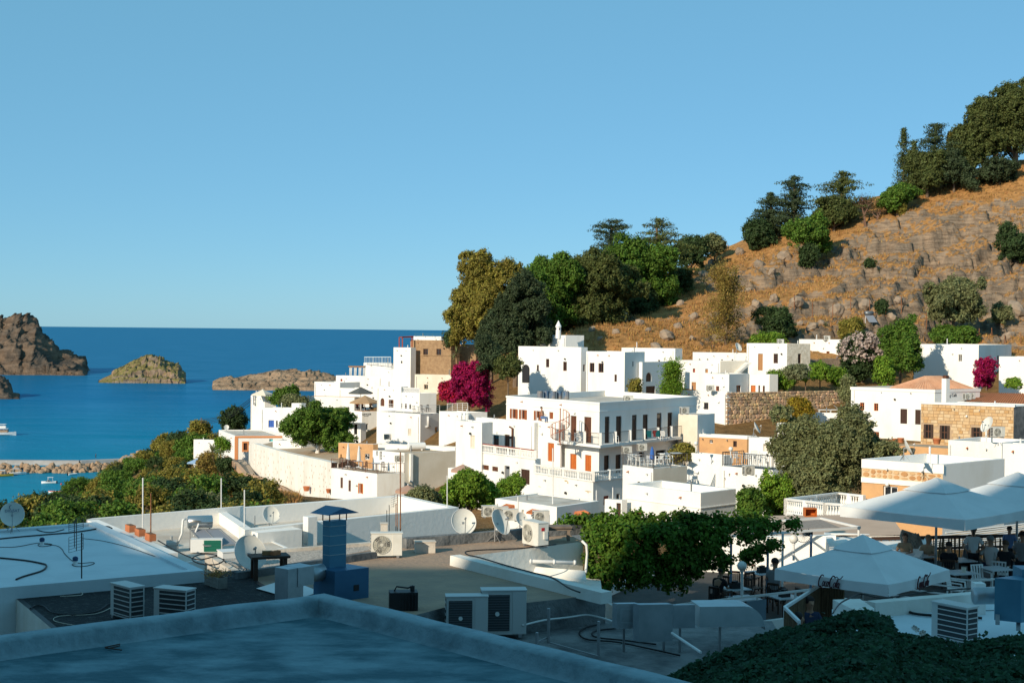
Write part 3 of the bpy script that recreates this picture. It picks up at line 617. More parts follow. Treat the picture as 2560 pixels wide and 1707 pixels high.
for x0,x1 in((1153,1160),(1162,1169),(1170,1177)):
 r=f.rect(x0,1033,x1,1052);f.box(cm,r[0],r[1],r[2],r[3]-.25,.0,.5);um=(r[0]+r[1])/2;cm.add([f.pt(r[0],r[3]-.25,0),f.pt(r[1],r[3]-.25,0),f.pt(r[1],r[3]-.25,.5),f.pt(r[0],r[3]-.25,.5),f.pt(um,r[3]+.15,.25)],[(0,1,4),(1,2,4),(2,3,4),(3,0,4)])
cm.build('chimney',WHITE,h['root'])
railing(h['root'],'railing',[W(1118,1028,168),W(1169,1027,164)],.9,WHITEM,'rails',post=1.2)
# --- ochre-trimmed house and niche wall below
OT=house('trimmed_house','white house with orange corner trim and a shuttered window by the sea path',(587,1089),188,547,706,1152,aL=112,aR=8,par=.12,roof=ROOFC,ops=[('R','shut',607,1106,620,1126,BROWNW),('L','shut',553,1100,556,1108,REDP),('L','shut',575,1108,578,1122,REDP),('R','hole',673,1097,682,1103,mat('turq_panel',(.1,.5,.55),.5))])
f=OT['faces'][0];TRIM=mat('orange_trim',(.62,.25,.10),.8)
mb=MB();f.box(mb,0,f.len,OT['zt']-.28,OT['zt']-.02,0,.06);f.box(mb,-.02,.42,OT['zb'],OT['zt']-.28,0,.05);r=f.rect(605,1103,622,1129)
for q in((r[0],r[1],r[3]-.22,r[3]),(r[0],r[1],r[2],r[2]+.22),(r[0],r[0]+.2,r[2]+.22,r[3]-.22),(r[1]-.2,r[1],r[2]+.22,r[3]-.22)):f.box(mb,*q,0,.05)
mb.build('trim',TRIM,OT['root'])
house('white_house','low white garden house behind the trimmed house among the shrubs',(545,1100),205,484,560,1160,aL=165,aR=30)
house('white_house','small white shed under the round tree on the brown terrace',(756,1102),172,682,790,1140,aL=170,ops=[('L','door',752,1117,755,1133)],par=.08)
NW=MB();tops=[(622,1112,184),(634,1108,178),(660,1116,172),(703,1128,165),(760,1141,156),(800,1149,150),(829,1156,146)];bots=[1170,1185,1195,1212,1232,1244,1255]
P0=[W(*t)for t in tops];Z0=[W(t[0],b,t[2]).z for t,b in zip(tops,bots)]
for i in range(len(P0)-1):
 a,b=P0[i],P0[i+1];e=(b-a);e.z=0;nn=Vector((-e.y,e.x,0)).normalized()*.7
 NW.add([Vector((a.x,a.y,Z0[i]-.5)),Vector((b.x,b.y,Z0[i+1]-.5)),b,a,a+nn,b+nn,Vector((b.x,b.y,Z0[i+1]-.5))+nn,Vector((a.x,a.y,Z0[i]-.5))+nn],[(0,1,2,3),(3,2,5,4),(4,5,6,7)])
NW.add([Vector((P0[0].x,P0[0].y,Z0[0])),P0[0],P0[0]+Vector((.6,1,0)),Vector((P0[0].x+.6,P0[0].y+1,Z0[0]))],[(0,1,2,3)])
nw=NW.build('retaining_wall',WHITE2);tag(nw,'long whitewashed retaining wall dotted with little drain holes above the sea path','wall')
dh=MB();rng=random.Random(3)
for row in range(5):
 for k in range(17):
  t=(k+.5+rng.uniform(-.4,.4))/17*(len(P0)-2)+1;i=min(int(t),len(P0)-2);fr=t-i;a,b=P0[i],P0[i+1];q=a.lerp(b,fr);zb_=Z0[i]*(1-fr)+Z0[i+1]*fr
  z=zb_+(q.z-zb_)*(.14+row*.165+rng.uniform(-.05,.05));e=(b-a);e.z=0;e.normalize();n_=Vector((e.y,-e.x,0))
  dh.box(Vector((q.x,q.y,z)),(.07+.05*rng.random(),.03,.12+rng.random()*.26),rz=math.atan2(e.y,e.x))
dh.build('drain_holes',mat('drain_stain',(.42,.31,.20),.9),nw);bpy.data.objects['drain_holes']['kind']='stuff'
tb=MB();tb.add([p+Vector((.2,.5,-.35))for p in P0]+[W(870,1150,152),W(860,1110,175),W(700,1100,190)],[tuple(range(len(P0)+3))]);structure(tb.build('terrace_floor',ROOFT))
pl=[(566,1152,188),(590,1168,180),(612,1195,172),(660,1208,166),(705,1232,158),(745,1262,150)];pr=[(610,1150,186),(628,1170,180),(640,1190,172),(690,1210,166),(740,1232,158),(800,1262,150)]
mb=MB();A=[W(*q)+UP*.1 for q in pl];Bq=[W(*q)+UP*.1 for q in pr]
for i in range(5):mb.quad(A[i],Bq[i],Bq[i+1],A[i+1])
structure(mb.build('path',mat('path_concrete',(.40,.33,.26),.9,col2=(.32,.26,.20),scale=.6)))
pw=MB()
for i in range(5):pw.bar(A[i]+UP*.2,A[i+1]+UP*.2,.5,.7)
tag(pw.build('garden_wall',mat('pink_stone',(.50,.33,.22),.9,bump=.6,bscale=3)),'low pinkish stone kerb wall along the sea path','wall')
# --- terrace house K with railing and beige neighbour
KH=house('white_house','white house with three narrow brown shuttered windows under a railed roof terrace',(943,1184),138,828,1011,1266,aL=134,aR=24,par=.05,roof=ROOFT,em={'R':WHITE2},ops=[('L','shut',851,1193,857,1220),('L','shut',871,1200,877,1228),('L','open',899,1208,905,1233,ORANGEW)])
pp=KH['pts'];z=KH['zt'];railing(KH['root'],'railing',[(*pp[3],z),(*pp[0],z),(*pp[1],z)],.95,mat('rust_rail',(.16,.08,.06),.6),'bars',.22,.014)
BG=house('beige_house','large beige walled house with a white drainpipe and a water tank on its roof',(1011,1132),144,932,1142,1246,aL=140,aR=32,par=.12,roof=ROOFT,wall=WHITE,em={'R':mat('pale_beige',(.69,.64,.55),.88,col2=(.62,.56,.46),scale=.5,bump=.4)},ops=[('L','win4',940,1118,945,1140,WHITEM),('L','win4',949,1120,955,1150,WHITEM)])
f=BG['faces'][0];mb=MB();r=f.rect(1023,1134,1029,1204);f.box(mb,r[0],r[1],r[2],r[3],0,.3);mb.build('drainpipe',WHITE,BG['root'])
h=house('ochre_house','small ochre house front behind the terrace with two closed white parasols',(933,1110),154,846,945,1158,aL=158,aR=30,wall=OCHRE,coping=WHITE,ops=[('L','win4',912,1134,924,1149,WHITEM),('L','hole',851,1135,854,1148)])
h=house('white_house','long white wall house with a tan roof behind the beige house',(1138,1118),152,932,1160,1140,aL=158,par=.05,roof=ROOFT)
h=house('white_house','small white house with a rust shutter behind the garden trees',(1158,1172),126,1120,1175,1240,aL=146,ops=[('L','shut',1101,1200,1109,1210,ORANGEW),('L','shut',1163,1152,1170,1166)])
# --- the big balconied hotel
HA,HR=126,53
Q=house('hotel_building','large white hotel with brown doors, iron balcony railings and a flat roof',(1499,1006),122,1266,1742,1270,aL=HA,aR=HR,par=.55,pt=.25,cornice=((.0,.16,.05),(.75,.07,.05)),roof=ROOFC,ops=[('L','open',1280,1022,1290,1046,mat('rust_wood',(.30,.09,.03),.6)),('L','open',1303,1024,1313,1048,MATS['rust_wood']),('L','open',1340,1027,1350,1050,MATS['rust_wood']),('L','shut',1373,1030,1383,1047,MATS['rust_wood']),('L','door2',1426,1039,1441,1108,BROWNW),('L','door',1460,1042,1478,1111,BROWNW),('L','door2',1425,1134,1441,1184,ORANGEW),('L','door2',1462,1137,1478,1190,ORANGEW),('R','ddoor',1512,1041,1524,1109,DKWOOD),('R','door',1540,1040,1554,1107,DKWOOD),('R','ddoor',1580,1037,1592,1102,DKWOOD),('R','door',1607,1036,1620,1099,DKWOOD),('R','ddoor',1642,1032,1654,1095,DKWOOD),('R','door',1669,1031,1681,1092,DKWOOD),('R','door',1510,1138,1523,1184,DKWOOD),('R','door',1539,1136,1552,1182,DKWOOD),('R','hole',1597,1130,1610,1142),('R','hole',1640,1125,1664,1145)])
c3=lambda v,z:Vector((v.x,v.y,z))
qp=Q['pts'];dl,dr=dirv(HA),dirv(HR);zbal=W(1500,1109,122).z
oL=-dr*1.15;oR=-dl*1.15;C_=c3(qp[0],zbal);Lb=C_+dl*along(C_,dl,1404);Rb=C_+dr*along(C_,dr,1722)
bal=MB();poly=[Lb+oL,C_+oL+oR,Rb+oR,Rb,C_,Lb]
bal.add([p for p in poly]+[p-UP*.22 for p in poly],[(0,1,4,5),(1,2,3,4),(0,6,7,1),(1,7,8,2),(2,8,9,3),(5,11,6,0),(11,10,7,6),(10,9,8,7)])
bo=bal.build('balcony',WHITE,Q['root'])
railing(bo,'railing',[poly[0]+UP*.0-oL*.06,poly[1]-oL*.06-oR*.06,poly[2]-oR*.06],1.0,mat('brown_iron',(.09,.045,.03),.5),'bars',.16,.012,postm=WHITE,post=2.3,pw=.22)
rb=MB()
for k in range(9):rb.bar(Rb+oR*.9+dr*(.1+k*.28)-UP*(k*.2),Rb+oR*.1+dr*(.1+k*.28)-UP*(k*.2),.28,.06)
for s in(0,.95):
 rb.bar(Rb+oR*(.05+s),Rb+oR*(.05+s)+dr*2.5-UP*1.8,.05,.16);rb.bar(Rb+oR*(.05+s)+UP*.95,Rb+oR*(.05+s)+dr*2.5-UP*.85,.04)
rb.build('stairs',MATS['brown_iron'],Q['root'])
st=MB();sp0=W(1400,1105,121.5);zt_=W(1400,1052,121.5).z;st.tube([c3(sp0,zbal-.1),c3(sp0,zt_+1.1)],.05,6);nst=16
for k in range(nst):
 a=1.2+k*.42;z=zbal+(zt_-zbal)*k/(nst-1);d=Vector((math.cos(a),math.sin(a),0));e=Vector((-d.y,d.x,0))
 st.add([c3(sp0,z)+e*.06,c3(sp0,z)+d*.8+e*.2,c3(sp0,z)+d*.8-e*.2,c3(sp0,z)-e*.06],[(0,1,2,3)]);st.bar(c3(sp0,z)+d*.8,c3(sp0,z+.95)+d*.8,.05)
 if k:st.bar(pt_,c3(sp0,z+.95)+d*.8,.04);st.bar(pt_-UP*.9,c3(sp0,z+.05)+d*.8,.04)
 pt_=c3(sp0,z+.95)+d*.8
tag(st.build('spiral_staircase',mat('rust_red_iron',(.36,.11,.05),.6)),'rust red iron spiral stair climbing from the hotel balcony to the roof terrace','staircase')
h=house('hotel_terrace','white lower hotel storey with a balustraded terrace and peeling paint',(1483,1204),113,1337,1561,1275,aL=HA,aR=49,par=.02,roof=ROOFC,ops=[('R','door',1509,1239,1522,1262,REDM),('R','hole',1541,1234,1549,1251,DKWOOD)])
pp=h['pts'];z=h['zt']
railing(h['root'],'balustrade',[(*pp[3],z),(*pp[0],z),(*pp[1],z)],.78,WHITE,'baluster',.21,postm=WHITE,post=2.0,pw=.22)
f=h['faces'][3];mb=MB();rng=random.Random(2)
for(x,y,w,hh)in((1410,1199,10,5),(1417,1203,5,6),(1460,1226,20,3),(1345,1215,9,2),(1466,1229,8,3)):
 r=f.rect(x,y,x+w,y+hh);um,zm=(r[0]+r[1])/2,(r[2]+r[3])/2;n=10
 mb.add([f.pt(um+(r[1]-r[0])/2*math.cos(k*.628)*rng.uniform(.6,1.1),zm+(r[3]-r[2])/2*math.sin(k*.628)*rng.uniform(.6,1.1),.004)for k in range(n)],[tuple(range(n))])
mb.build('peeled_paint',mat('bare_plaster',(.50,.38,.24),.9),h['root'])
h=house('hotel_wing','white lower wing under the balustraded balcony with small shutter windows',(1338,1148),120,1146,1352,1272,aL=HA,aR=HR,par=.02,ops=[('L','shut',1203,1162,1222,1174),('L','shut',1230,1166,1245,1178),('L','ddoor',1261,1164,1274,1204,GREYM),('L','door2',1302,1173,1324,1210,DKWOOD),('L','arch',1163,1154,1174,1168,BROWNW),('L','door',1184,1160,1193,1182,BROWNW)])
pp=h['pts'];z=h['zt'];A_=Vector((*pp[3],z));B_=Vector((*pp[0],z));e_=B_-A_;s0=along(A_,e_,1205)
railing(h['root'],'balustrade',[A_+e_*s0,B_],.72,WHITE,'baluster',.23,postm=WHITE,post=2.2,pw=.2)
rl=MB();rl.bar(A_+e_*s0+UP*.76,B_+UP*.76,.2,.07);rl.build('handrail',REDM,h['root'])
house('hotel_wing','white end block of the hotel wing with one tall pale shutter',(1205,1057),126,1140,1232,1190,aL=HA,aR=HR,par=.1,ops=[('L','shut',1176,1088,1187,1121,CREAM)])
h=house('hotel_wing','recessed white balcony wall of the hotel wing with two dark doors',(1336,1057),127.5,1190,1350,1160,aL=HA,aR=HR,par=.1,ops=[('L','ddoor',1233,1088,1247,1128,DKWOOD),('L','door',1261,1086,1274,1131,DKWOOD)])
f=h['faces'][3];mb=MB();r=f.rect(1277,1067,1284,1131);mb.tube([f.pt(r[0],r[3],.15),f.pt(r[1],r[3]-.1,.15),f.pt(r[1],r[2],.15)],.09,8);mb.build('drainpipe',BROWNW,h['root'])
house('hotel_wing','tall plain white wall of the hotel with one orange shutter window',(1402,1057),125.3,1327,1406,1275,aL=HA,aR=HR,par=.08,ops=[('L','shut',1369,1107,1385,1153,ORANGEW)])
house('hotel_annexe','white box annexe with a cream side at the right end of the hotel balcony',(1744,1037),130,1696,1787,1095,aL=140,aR=HR,par=.05,em={'L':CREAM})
# --- terraces right of the hotel
TS=house('terrace_house','white terrace house with a railed cafe terrace right of the hotel',(1633,1171),104,1557,1718,1262,aL=128,aR=40,par=.04,roof=ROOFC,em={'R':mat('pale_beige',(0,0,0))})
pp=TS['pts'];z=TS['zt'];railing(TS['root'],'railing',[(*pp[3],z),(*pp[0],z),(*pp[1],z)],.95,mat('grey_iron',(.10,.085,.075),.5),'bars',.2,.012)
h=house('terrace_house','plain white wall house below the black railed roof terrace',(1810,1139),109,1716,1830,1225,aL=133,aR=40,par=.1)
TB=house('terrace_house','white house with a black railed roof terrace and white plastic chairs',(1932,1175),100,1806,1985,1235,aL=138,aR=40,par=.03,roof=GREYC,ops=[('L','hole',1822,1183,1826,1190,CREAM),('L','hole',1808,1194,1814,1200,CREAM)])
pp=TB['pts'];z=TB['zt'];railing(TB['root'],'railing',[(*pp[1],z),(*pp[0],z),(*pp[3],z),(*pp[2],z)],1.0,BLACKM,'bars',.18,.013)
UB=house('parapet_house','white flat house with a deep empty parapet roof behind the vine hedge',(1752,1232),92,1566,1840,1325,aL=131,aR=44,par=.75,pt=.3,roof=WHITE,em={'R':WHITE},cornice=((.95,.06,.05),),ops=[('L','shut',1585,1278,1604,1296,BROWNW)])
VB=house('low_house','low white house with small terracotta door hoods behind the satellite dishes',(1392,1267),86,1238,1498,1335,aL=133,aR=50,par=.06,roof=ROOFC,ops=[('L','door',1273,1273,1283,1300,TANW),('L','door',1338,1281,1349,1300,TANW),('R','door',1442,1284,1453,1308,DKWOOD),('L','hole',1304,1274,1310,1286,CREAM)])
for i,fi,x0,x1,y0,y1 in((0,3,1265,1287,1262,1268),(1,3,1330,1353,1275,1281),(2,0,1436,1462,1278,1284)):
 f=VB['faces'][fi];r=f.rect(x0,y0,x1,y1);mb=MB();mb.add([f.pt(r[0],r[3],0),f.pt(r[1],r[3],0),f.pt(r[1],r[2],.5),f.pt(r[0],r[2],.5),f.pt(r[1],r[2]-.06,.5),f.pt(r[0],r[2]-.06,.5),f.pt(r[1],r[2]-.02,0),f.pt(r[0],r[2]-.02,0)],[(0,1,2,3),(3,2,4,5),(5,4,6,7),(0,3,5,7),(1,6,4,2)])
 for k in range(6):u=r[0]+(r[1]-r[0])*(k+.5)/6;mb.tube([f.pt(u,r[3]+.02,0),f.pt(u,r[2]+.02,.5)],.05,5)
 mb.build('door_hood',TERRA,VB['root'])
h=house('gate_wall','white courtyard wall with an open gateway left of the parapet house',(1555,1250),96,1512,1568,1310,aL=150,aR=40,par=.0,pt=.3,ops=[('L','hole',1541,1257,1552,1295,DKWOOD)])
# --- upper right: large white house under the trees
house('white_house','white upper storey at the foot of the tall trees with a white bell-shaped chimney',(1414,838),181,1344,1460,866,aL=150,aR=30)
h=house('large_white_house','large white house with brown windows and an arched doorway in tree shade',(1453,868),172,1296,1469,1004,aL=142,aR=40,ops=[('L','win4',1365,897,1373,918),('L','win',1408,904,1417,927),('L','win',1342,912,1347,928),('R','win',1458,911,1463,928),('L','arch',1305,911,1324,957,BLACKM)])
h=house('white_house','tall white block with two square brown windows left of the arched shaded door',(1562,880),164,1466,1612,1004,aL=136,aR=54,par=.12,ops=[('L','win',1474,907,1486,930),('L','win',1496,908,1509,931),('L','win',1536,936,1542,954),('R','slit',1581,903,1584,916,GREYC)])
h=house('white_house','shaded white house with a small arched brown door under the hillside',(1606,905),166,1596,1692,1004,aL=136,aR=50,ops=[('R','arch',1615,931,1629,954,BROWNW),('R','shut',1615,965,1638,990,BROWNW)])
house('white_house','white sloping parapet house tucked under the hillside boulders',(1688,871),180,1554,1706,940,aL=150,aR=45)
house('white_house','long low white house with four tiny square windows under the hillside',(1869,882),182,1732,1880,912,aL=162,aR=30,ops=[('L','hole',1747,897,1751,901),('L','hole',1767,897,1771,901),('L','hole',1803,898,1807,902),('L','hole',1829,898,1833,902)])
h=house('white_house','white house with red and tan openings and an outside stair',(1801,902),172,1686,1870,982,aL=150,aR=22,em={'R':CREAM},ops=[('L','hole',1732,921,1738,931,REDM),('L','hole',1763,922,1770,932,TANW),('L','win4',1687,948,1695,968,ORANGEW),('L','door',1729,955,1740,974,TANW)])
f=h['faces'][0];mb=MB()
for k in range(9):r=f.rect(1836+k*3.2,930-k*2.9,1844+k*3.2,932-k*2.9);f.box(mb,r[0],r[1],r[2],r[3],0,.9)
mb.build('stairs',WHITE,h['root'])
h=house('white_house','tall white house with a wooden door and a rough beige side wall',(1968,859),177,1867,2026,945,aL=146,aR=24,em={'R':mat('rough_beige',(.66,.62,.54),.9,col2=(.52,.47,.38),scale=3,bump=1.0,bscale=3)},ops=[('L','door',1895,884,1907,926,TANW),('L','grid',1934,884,1945,908,BROWNW),('R','win4',1995,884,2003,908,DKWOOD)])
h=house('white_house','white house with one orange framed window behind the flowering oleander',(2101,849),185,1998,2160,925,aL=146,aR=28,em={'R':CREAM},ops=[('L','win',2066,878,2074,896,ORANGEW)])
h=house('white_house','low white terrace house with a grey shaded side above the stone wall',(1823,935),166,1762,1872,984,aL=148,aR=48,par=.08,ops=[('R','win',1841,963,1852,980,ORANGEW),('L','win',1790,965,1798,977,ORANGEW)])
h=house('white_house','small white house with three orange doors beside the green pergola',(1924,936),168,1870,1945,986,aL=150,aR=30,par=.08,ops=[('L','door',1877,963,1889,980,ORANGEW),('L','slit',1896,963,1900,980,ORANGEW),('L','slit',1907,964,1912,981,ORANGEW)])
h=house('white_house','white garden wall house with a dark window left of the rubble wall',(1818,979),160,1702,1830,1058,aL=152,aR=40,par=.05,ops=[('L','win',1760,1006,1771,1023,DKWOOD),('L','hole',1814,996,1819,1004)])
# --- rubble retaining wall: stones joined as one rough face, larger ones proud
a,b=W(1816,981,160),W(2136,986,170);zb_=W(1950,1072,160).z;f=Face(a,b);mb=MB();f.box(mb,0,f.len,zb_-1,a.z-.05,-1.0,-.06)
rw=mb.build('rubble_wall',MORTAR);tag(rw,'tall rubble stone retaining wall under the green pergola','wall')
sb=MB();rng=random.Random(8);z=zb_-.8
while z<a.z-.15:
 hh=rng.uniform(.22,.5);u=-rng.random()*.5
 while u<f.len:
  w=rng.uniform(.35,.85);u0,u1,z0,z1=max(0,u+.02),min(f.len,u+w-.02),z+rng.uniform(-.08,.05),min(a.z,z+hh+rng.uniform(-.06,.08));um,zm=(u0+u1)/2,(z0+z1)/2;n=7;ph=rng.random()
  if u1>u0+.1:
   ring=[(um+(u1-u0)*.55*math.cos(k*6.283/n+ph),zm+(z1-z0)*.58*math.sin(k*6.283/n+ph))for k in range(n)];d=rng.uniform(.02,.12)
   sb.add([f.pt(*q,-.07)for q in ring]+[f.pt(um+(q[0]-um)*.8,zm+(q[1]-zm)*.8,d)for q in ring],[tuple(range(n,2*n))]+[(k,(k+1)%n,n+(k+1)%n,n+k)for k in range(n)])
  u+=w
 z+=hh
so_=sb.build('stones',RUBBLE,rw);so_['kind']='stuff'
# --- far right houses
h=house('large_white_house','large plain white house with one small window under the rocky hill',(2447,862),176,2285,2529,1000,aL=142,aR=54,ops=[('L','win',2396,886,2405,904,WHITE2),('R','hole',2468,891,2473,900),('R','hole',2493,889,2498,910)])
h=house('white_house','white house at the right edge with a small dark window behind the bougainvillea',(2640,893),168,2498,2680,1000,aL=156,ops=[('L','win',2517,945,2530,960,ORANGEW)])
AA=house('cafe_house','white cafe house with brown shutters and a pale hipped tile roof',(2337,974),146,2128,2450,1118,aL=142,aR=35,par=.05,roof=ROOFC,cornice=((.0,.3,.06),),ops=[('L','win4',2150,1006,2161,1025,ORANGEW),('L','win4',2185,1008,2196,1027,ORANGEW),('L','shut',2251,1022,2268,1059,DKWOOD),('L','shut',2288,1024,2302,1061,DKWOOD),('L','win4',2184,1079,2198,1094,ORANGEW)])
def tile_roof(root,quads,m,sp=.32,r=.07):
 mb=MB()
 for(a,b,c,d)in quads:
  a,b,c,d=Vector(a),Vector(b),Vector(c),Vector(d);mb.quad(a,b,c,d);n=(b-a).cross(d-a).normalized();q=max(2,int((b-a).length/sp))
  for k in range(q):
   t=(k+.5)/q;p0=a.lerp(b,t);p1=d.lerp(c,t)
   mb.tube([p0+n*.01,p1+n*.01],r,5)
 return mb.build('tiles',m,root)
P_=AA['pts'];zt=AA['zt']+.02;la=Vector((*P_[0],zt))+dirv(142)*.1;Lr=la+dirv(142)*along(la,dirv(142),2222);Rr=la+dirv(35)*along(la,dirv(35),2436);Br=Lr+(Rr-la)
mid0=Vector((W(2309,946,152).x,W(2309,946,152).y,zt+1.15));rh=zt+1.25;e1=(la+Lr)/2;e2=(Rr+Br)/2;R1=e1.lerp(e2,.33);R2=e1.lerp(e2,.70);R1.z=R2.z=rh
tr=tile_roof(AA['root'],[(Lr,la,R1,R1+Vector((.01,0,0))),(la,Rr,R2,R1),(Rr,Br,R2+Vector((.01,0,0)),R2),(Br,Lr,R1,R2)],TILEP);tr['kind']='stuff'
c=W(2364,1002,141);mb=MB();zt2=W(2364,946,141).z;mb.box((c.x,c.y,(c.z-.5+zt2)/2),(.55,.55,zt2-c.z+.5),rz=.6);mb.mi=1;mb.box((c.x,c.y,zt2+.15),(.42,.42,.3),rz=.6);mb.build('chimney',[WHITE,BROWNW],AA['root'])
zt2=W(2500,985,150).z
o1=[Wz(2405,1008,-7.4),Wz(2620,1022,-7.4)];e0,e1=W(2402,1009,142),W(2640,1024,132);r0,r1=W(2440,982,158),W(2640,985,152)
rt=empty('tiled_house',(e0.x,e0.y,e0.z-4),'house with a bright orange tile roof at the right edge behind the stone house','house')
o=tile_roof(rt,[(e0,e1,r1,r0)],TILEO,.3,.07);o['kind']='stuff'
mb=MB();mb.prism([(e0.x,e0.y),(e1.x,e1.y),(r1.x,r1.y),(r0.x,r0.y)],e0.z-5,e1.z-.35);mb.build('wall',WHITE,rt)
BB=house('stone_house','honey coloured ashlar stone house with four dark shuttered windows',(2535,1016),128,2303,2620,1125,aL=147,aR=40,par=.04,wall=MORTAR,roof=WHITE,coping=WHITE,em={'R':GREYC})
f=BB['faces'][3];holes=[f.rect(*q)for q in((2310,1061,2333,1095),(2350,1064,2374,1097),(2429,1069,2455,1092),(2472,1070,2494,1092))]
f.box(m_:=MB(),-.1,f.len+.1,BB['zt']-.06,BB['zt']+.14,-.3,.1);m_.build('coping',WHITE,BB['root'])
for r in holes:
 mb=MB();f.box(mb,r[0]-.02,r[1]+.02,r[2]-.02,r[3]+.02,.012,.02);wn_=mb.build('window',DARK,BB['root']);s2=MB();w_=r[1]-r[0]
 for(u0,u1)in((r[0],r[0]+w_*.24),(r[1]-w_*.24,r[1])):f.box(s2,u0,u1,r[2],r[3],.02,.10)
 s2.build('shutter',DKWOOD,wn_);s3=MB();um=(r[0]+r[1])/2;f.box(s3,um-.03,um+.03,r[2],r[3],.02,.05);f.box(s3,r[0]+w_*.24,r[1]-w_*.24,(r[2]+r[3])/2-.03,(r[2]+r[3])/2+.03,.02,.045);s3.build('frame',BROWNW,wn_)
tones=[mat('ashlar_%s'%n_,c_,.9,col2=tuple(v*.82 for v in c_),scale=2.5,bump=.6,bscale=8)for n_,c_ in(('pale',(.66,.50,.31)),('honey',(.58,.385,.20)),('warm',(.56,.34,.15)),('sand',(.62,.44,.25)))]
rng=random.Random(4);z=BB['zt']-.08;row=0;cache={}
while z>BB['zb']+1.2:
 hh=.29;u=-rng.random()*.4
 while u<f.len:
  w=rng.choice((.34,.42,.52,.6));u0,u1=max(0,u),min(f.len,u+w);z0,z1=z-hh,z;u+=w
  if u1-u0<.1 or any(u1>q[0]-.02 and u0<q[1]+.02 and z1>q[2]and z0<q[3]for q in holes):continue
  ti=rng.choice((0,0,1,1,1,2,3,3));ww=round(u1-u0-.02,2);key=(ww,ti)
  if key not in cache:
   sm=MB();x,zz=ww/2,(hh-.02)/2;sm.add([(-x,0,-zz),(x,0,-zz),(x,0,zz),(-x,0,zz),(-x+.015,-.05,-zz+.015),(x-.015,-.05,-zz+.015),(x-.015,-.05,zz-.015),(-x+.015,-.05,zz-.015)],[(4,5,6,7),(0,1,5,4),(1,2,6,5),(2,3,7,6),(3,0,4,7)])
   me=bpy.data.meshes.new('stone');me.from_pydata(sm.v,[],sm.f);me.materials.append(tones[ti]);cache[key]=me
  o=bpy.data.objects.new('stone',cache[key]);COL.objects.link(o);o.parent=BB['root'];o.location=f.pt((u0+u1)/2,(z0+z1)/2,rng.uniform(-.012,.012))-BB['root'].location;o.rotation_euler=(0,0,math.atan2(f.e.y,f.e.x))
 z-=hh
CCH=house('terrace_house','ochre terrace house with terracotta pots on its ledge below the stone house',(2374,1121),108,2218,2440,1165,aL=143,aR=40,par=.05,wall=OCHRE,roof=ROOFT,coping=OCHRE)
DD=house('white_house','white block with a large upright dish and rusty vent on its roof',(2505,1107),90,2371,2580,1170,aL=142,aR=45,par=.3)
house('white_house','plain white wall at the right edge behind the parasols',(2680,1118),82,2507,2700,1330,aL=140,aR=45)
EE=house('stone_band_house','house with a white parapet over a rough stone band and an orange wall',(2358,1161),74,2155,2512,1310,aL=140,aR=40,par=.55,pt=.3,wall=OCHRE,roof=WHITE,coping=WHITE,em={'R':WHITE},ops=[('L','win',2208,1215,2244,1250,WHITEM)])
f=EE['faces'][3];zz=[f.uz(2357,y)[1]for y in(1161,1184,1208,1221)]
mb=MB();f.box(mb,0,f.len+.06,zz[1],zz[0]-.004,0,.06);f.box(mb,0,f.len+.06,zz[3],zz[2],0,.07);mb.build('white_band',WHITE,EE['root'])
rng=random.Random(6);u=.05;OST=[mat('orange_rubble_%d'%i,c_,.9,col2=tuple(v*.8 for v in c_),scale=3,bump=.7)for i,c_ in enumerate(((.56,.30,.13),(.62,.40,.21),(.52,.27,.12)))]
mb=MB();f.box(mb,0,f.len,zz[2],zz[1],0,.012);mb.build('mortar',mat('pale_mortar',(.60,.46,.30),.9),EE['root'])
while u<f.len-.1:
 w=rng.uniform(.22,.5);z0=zz[2]+.03
 while z0<zz[1]-.08:
  hh=rng.uniform(.12,.3);z1=min(zz[1]-.03,z0+hh);um,zm=u+w/2,(z0+z1)/2;n=8;ph=rng.random();mb=MB()
  ring=[(um+w*.47*math.cos(k*6.283/n+ph)*rng.uniform(.85,1.08),zm+(z1-z0)*.5*math.sin(k*6.283/n+ph))for k in range(n)]
  mb.add([f.pt(*q,.01)for q in ring]+[f.pt(um+(q[0]-um)*.85,zm+(q[1]-zm)*.85,.05)for q in ring],[tuple(range(n,2*n))]+[(k,(k+1)%n,n+(k+1)%n,n+k)for k in range(n)])
  mb.build('stone',rng.choice(OST),EE['root']);z0=z1+.03
 u+=w+.02
 # --- small roofs between the rubble wall and the olive tree
h=house('ochre_house','low ochre walled house with a white parapet behind the black railed terrace',(1868,1090),128,1732,1890,1150,aL=150,aR=30,wall=OCHRE,coping=WHITE,roof=ROOFC,cornice=((.0,.28,.04),),ops=[('L','win',1774,1099,1782,1108,WHITEM),('L','win',1833,1102,1842,1117,BROWNW)])
h=house('white_house','white house with a tan flat roof and framed door by the olive tree',(1985,1098),122,1872,2010,1160,aL=150,aR=35,par=.08,roof=ROOFT,ops=[('L','door',1908,1110,1930,1128,CREAM)])
house('white_house','long white wall house behind the olive tree with a few roof units',(2046,1060),140,1944,2070,1120,aL=155,aR=30,par=.2)
SUNT=house('white_house','white sun terrace with white loungers left of the cafe house',(2140,1034),150,2028,2150,1080,aL=158,aR=30,par=.06,roof=WHITE)
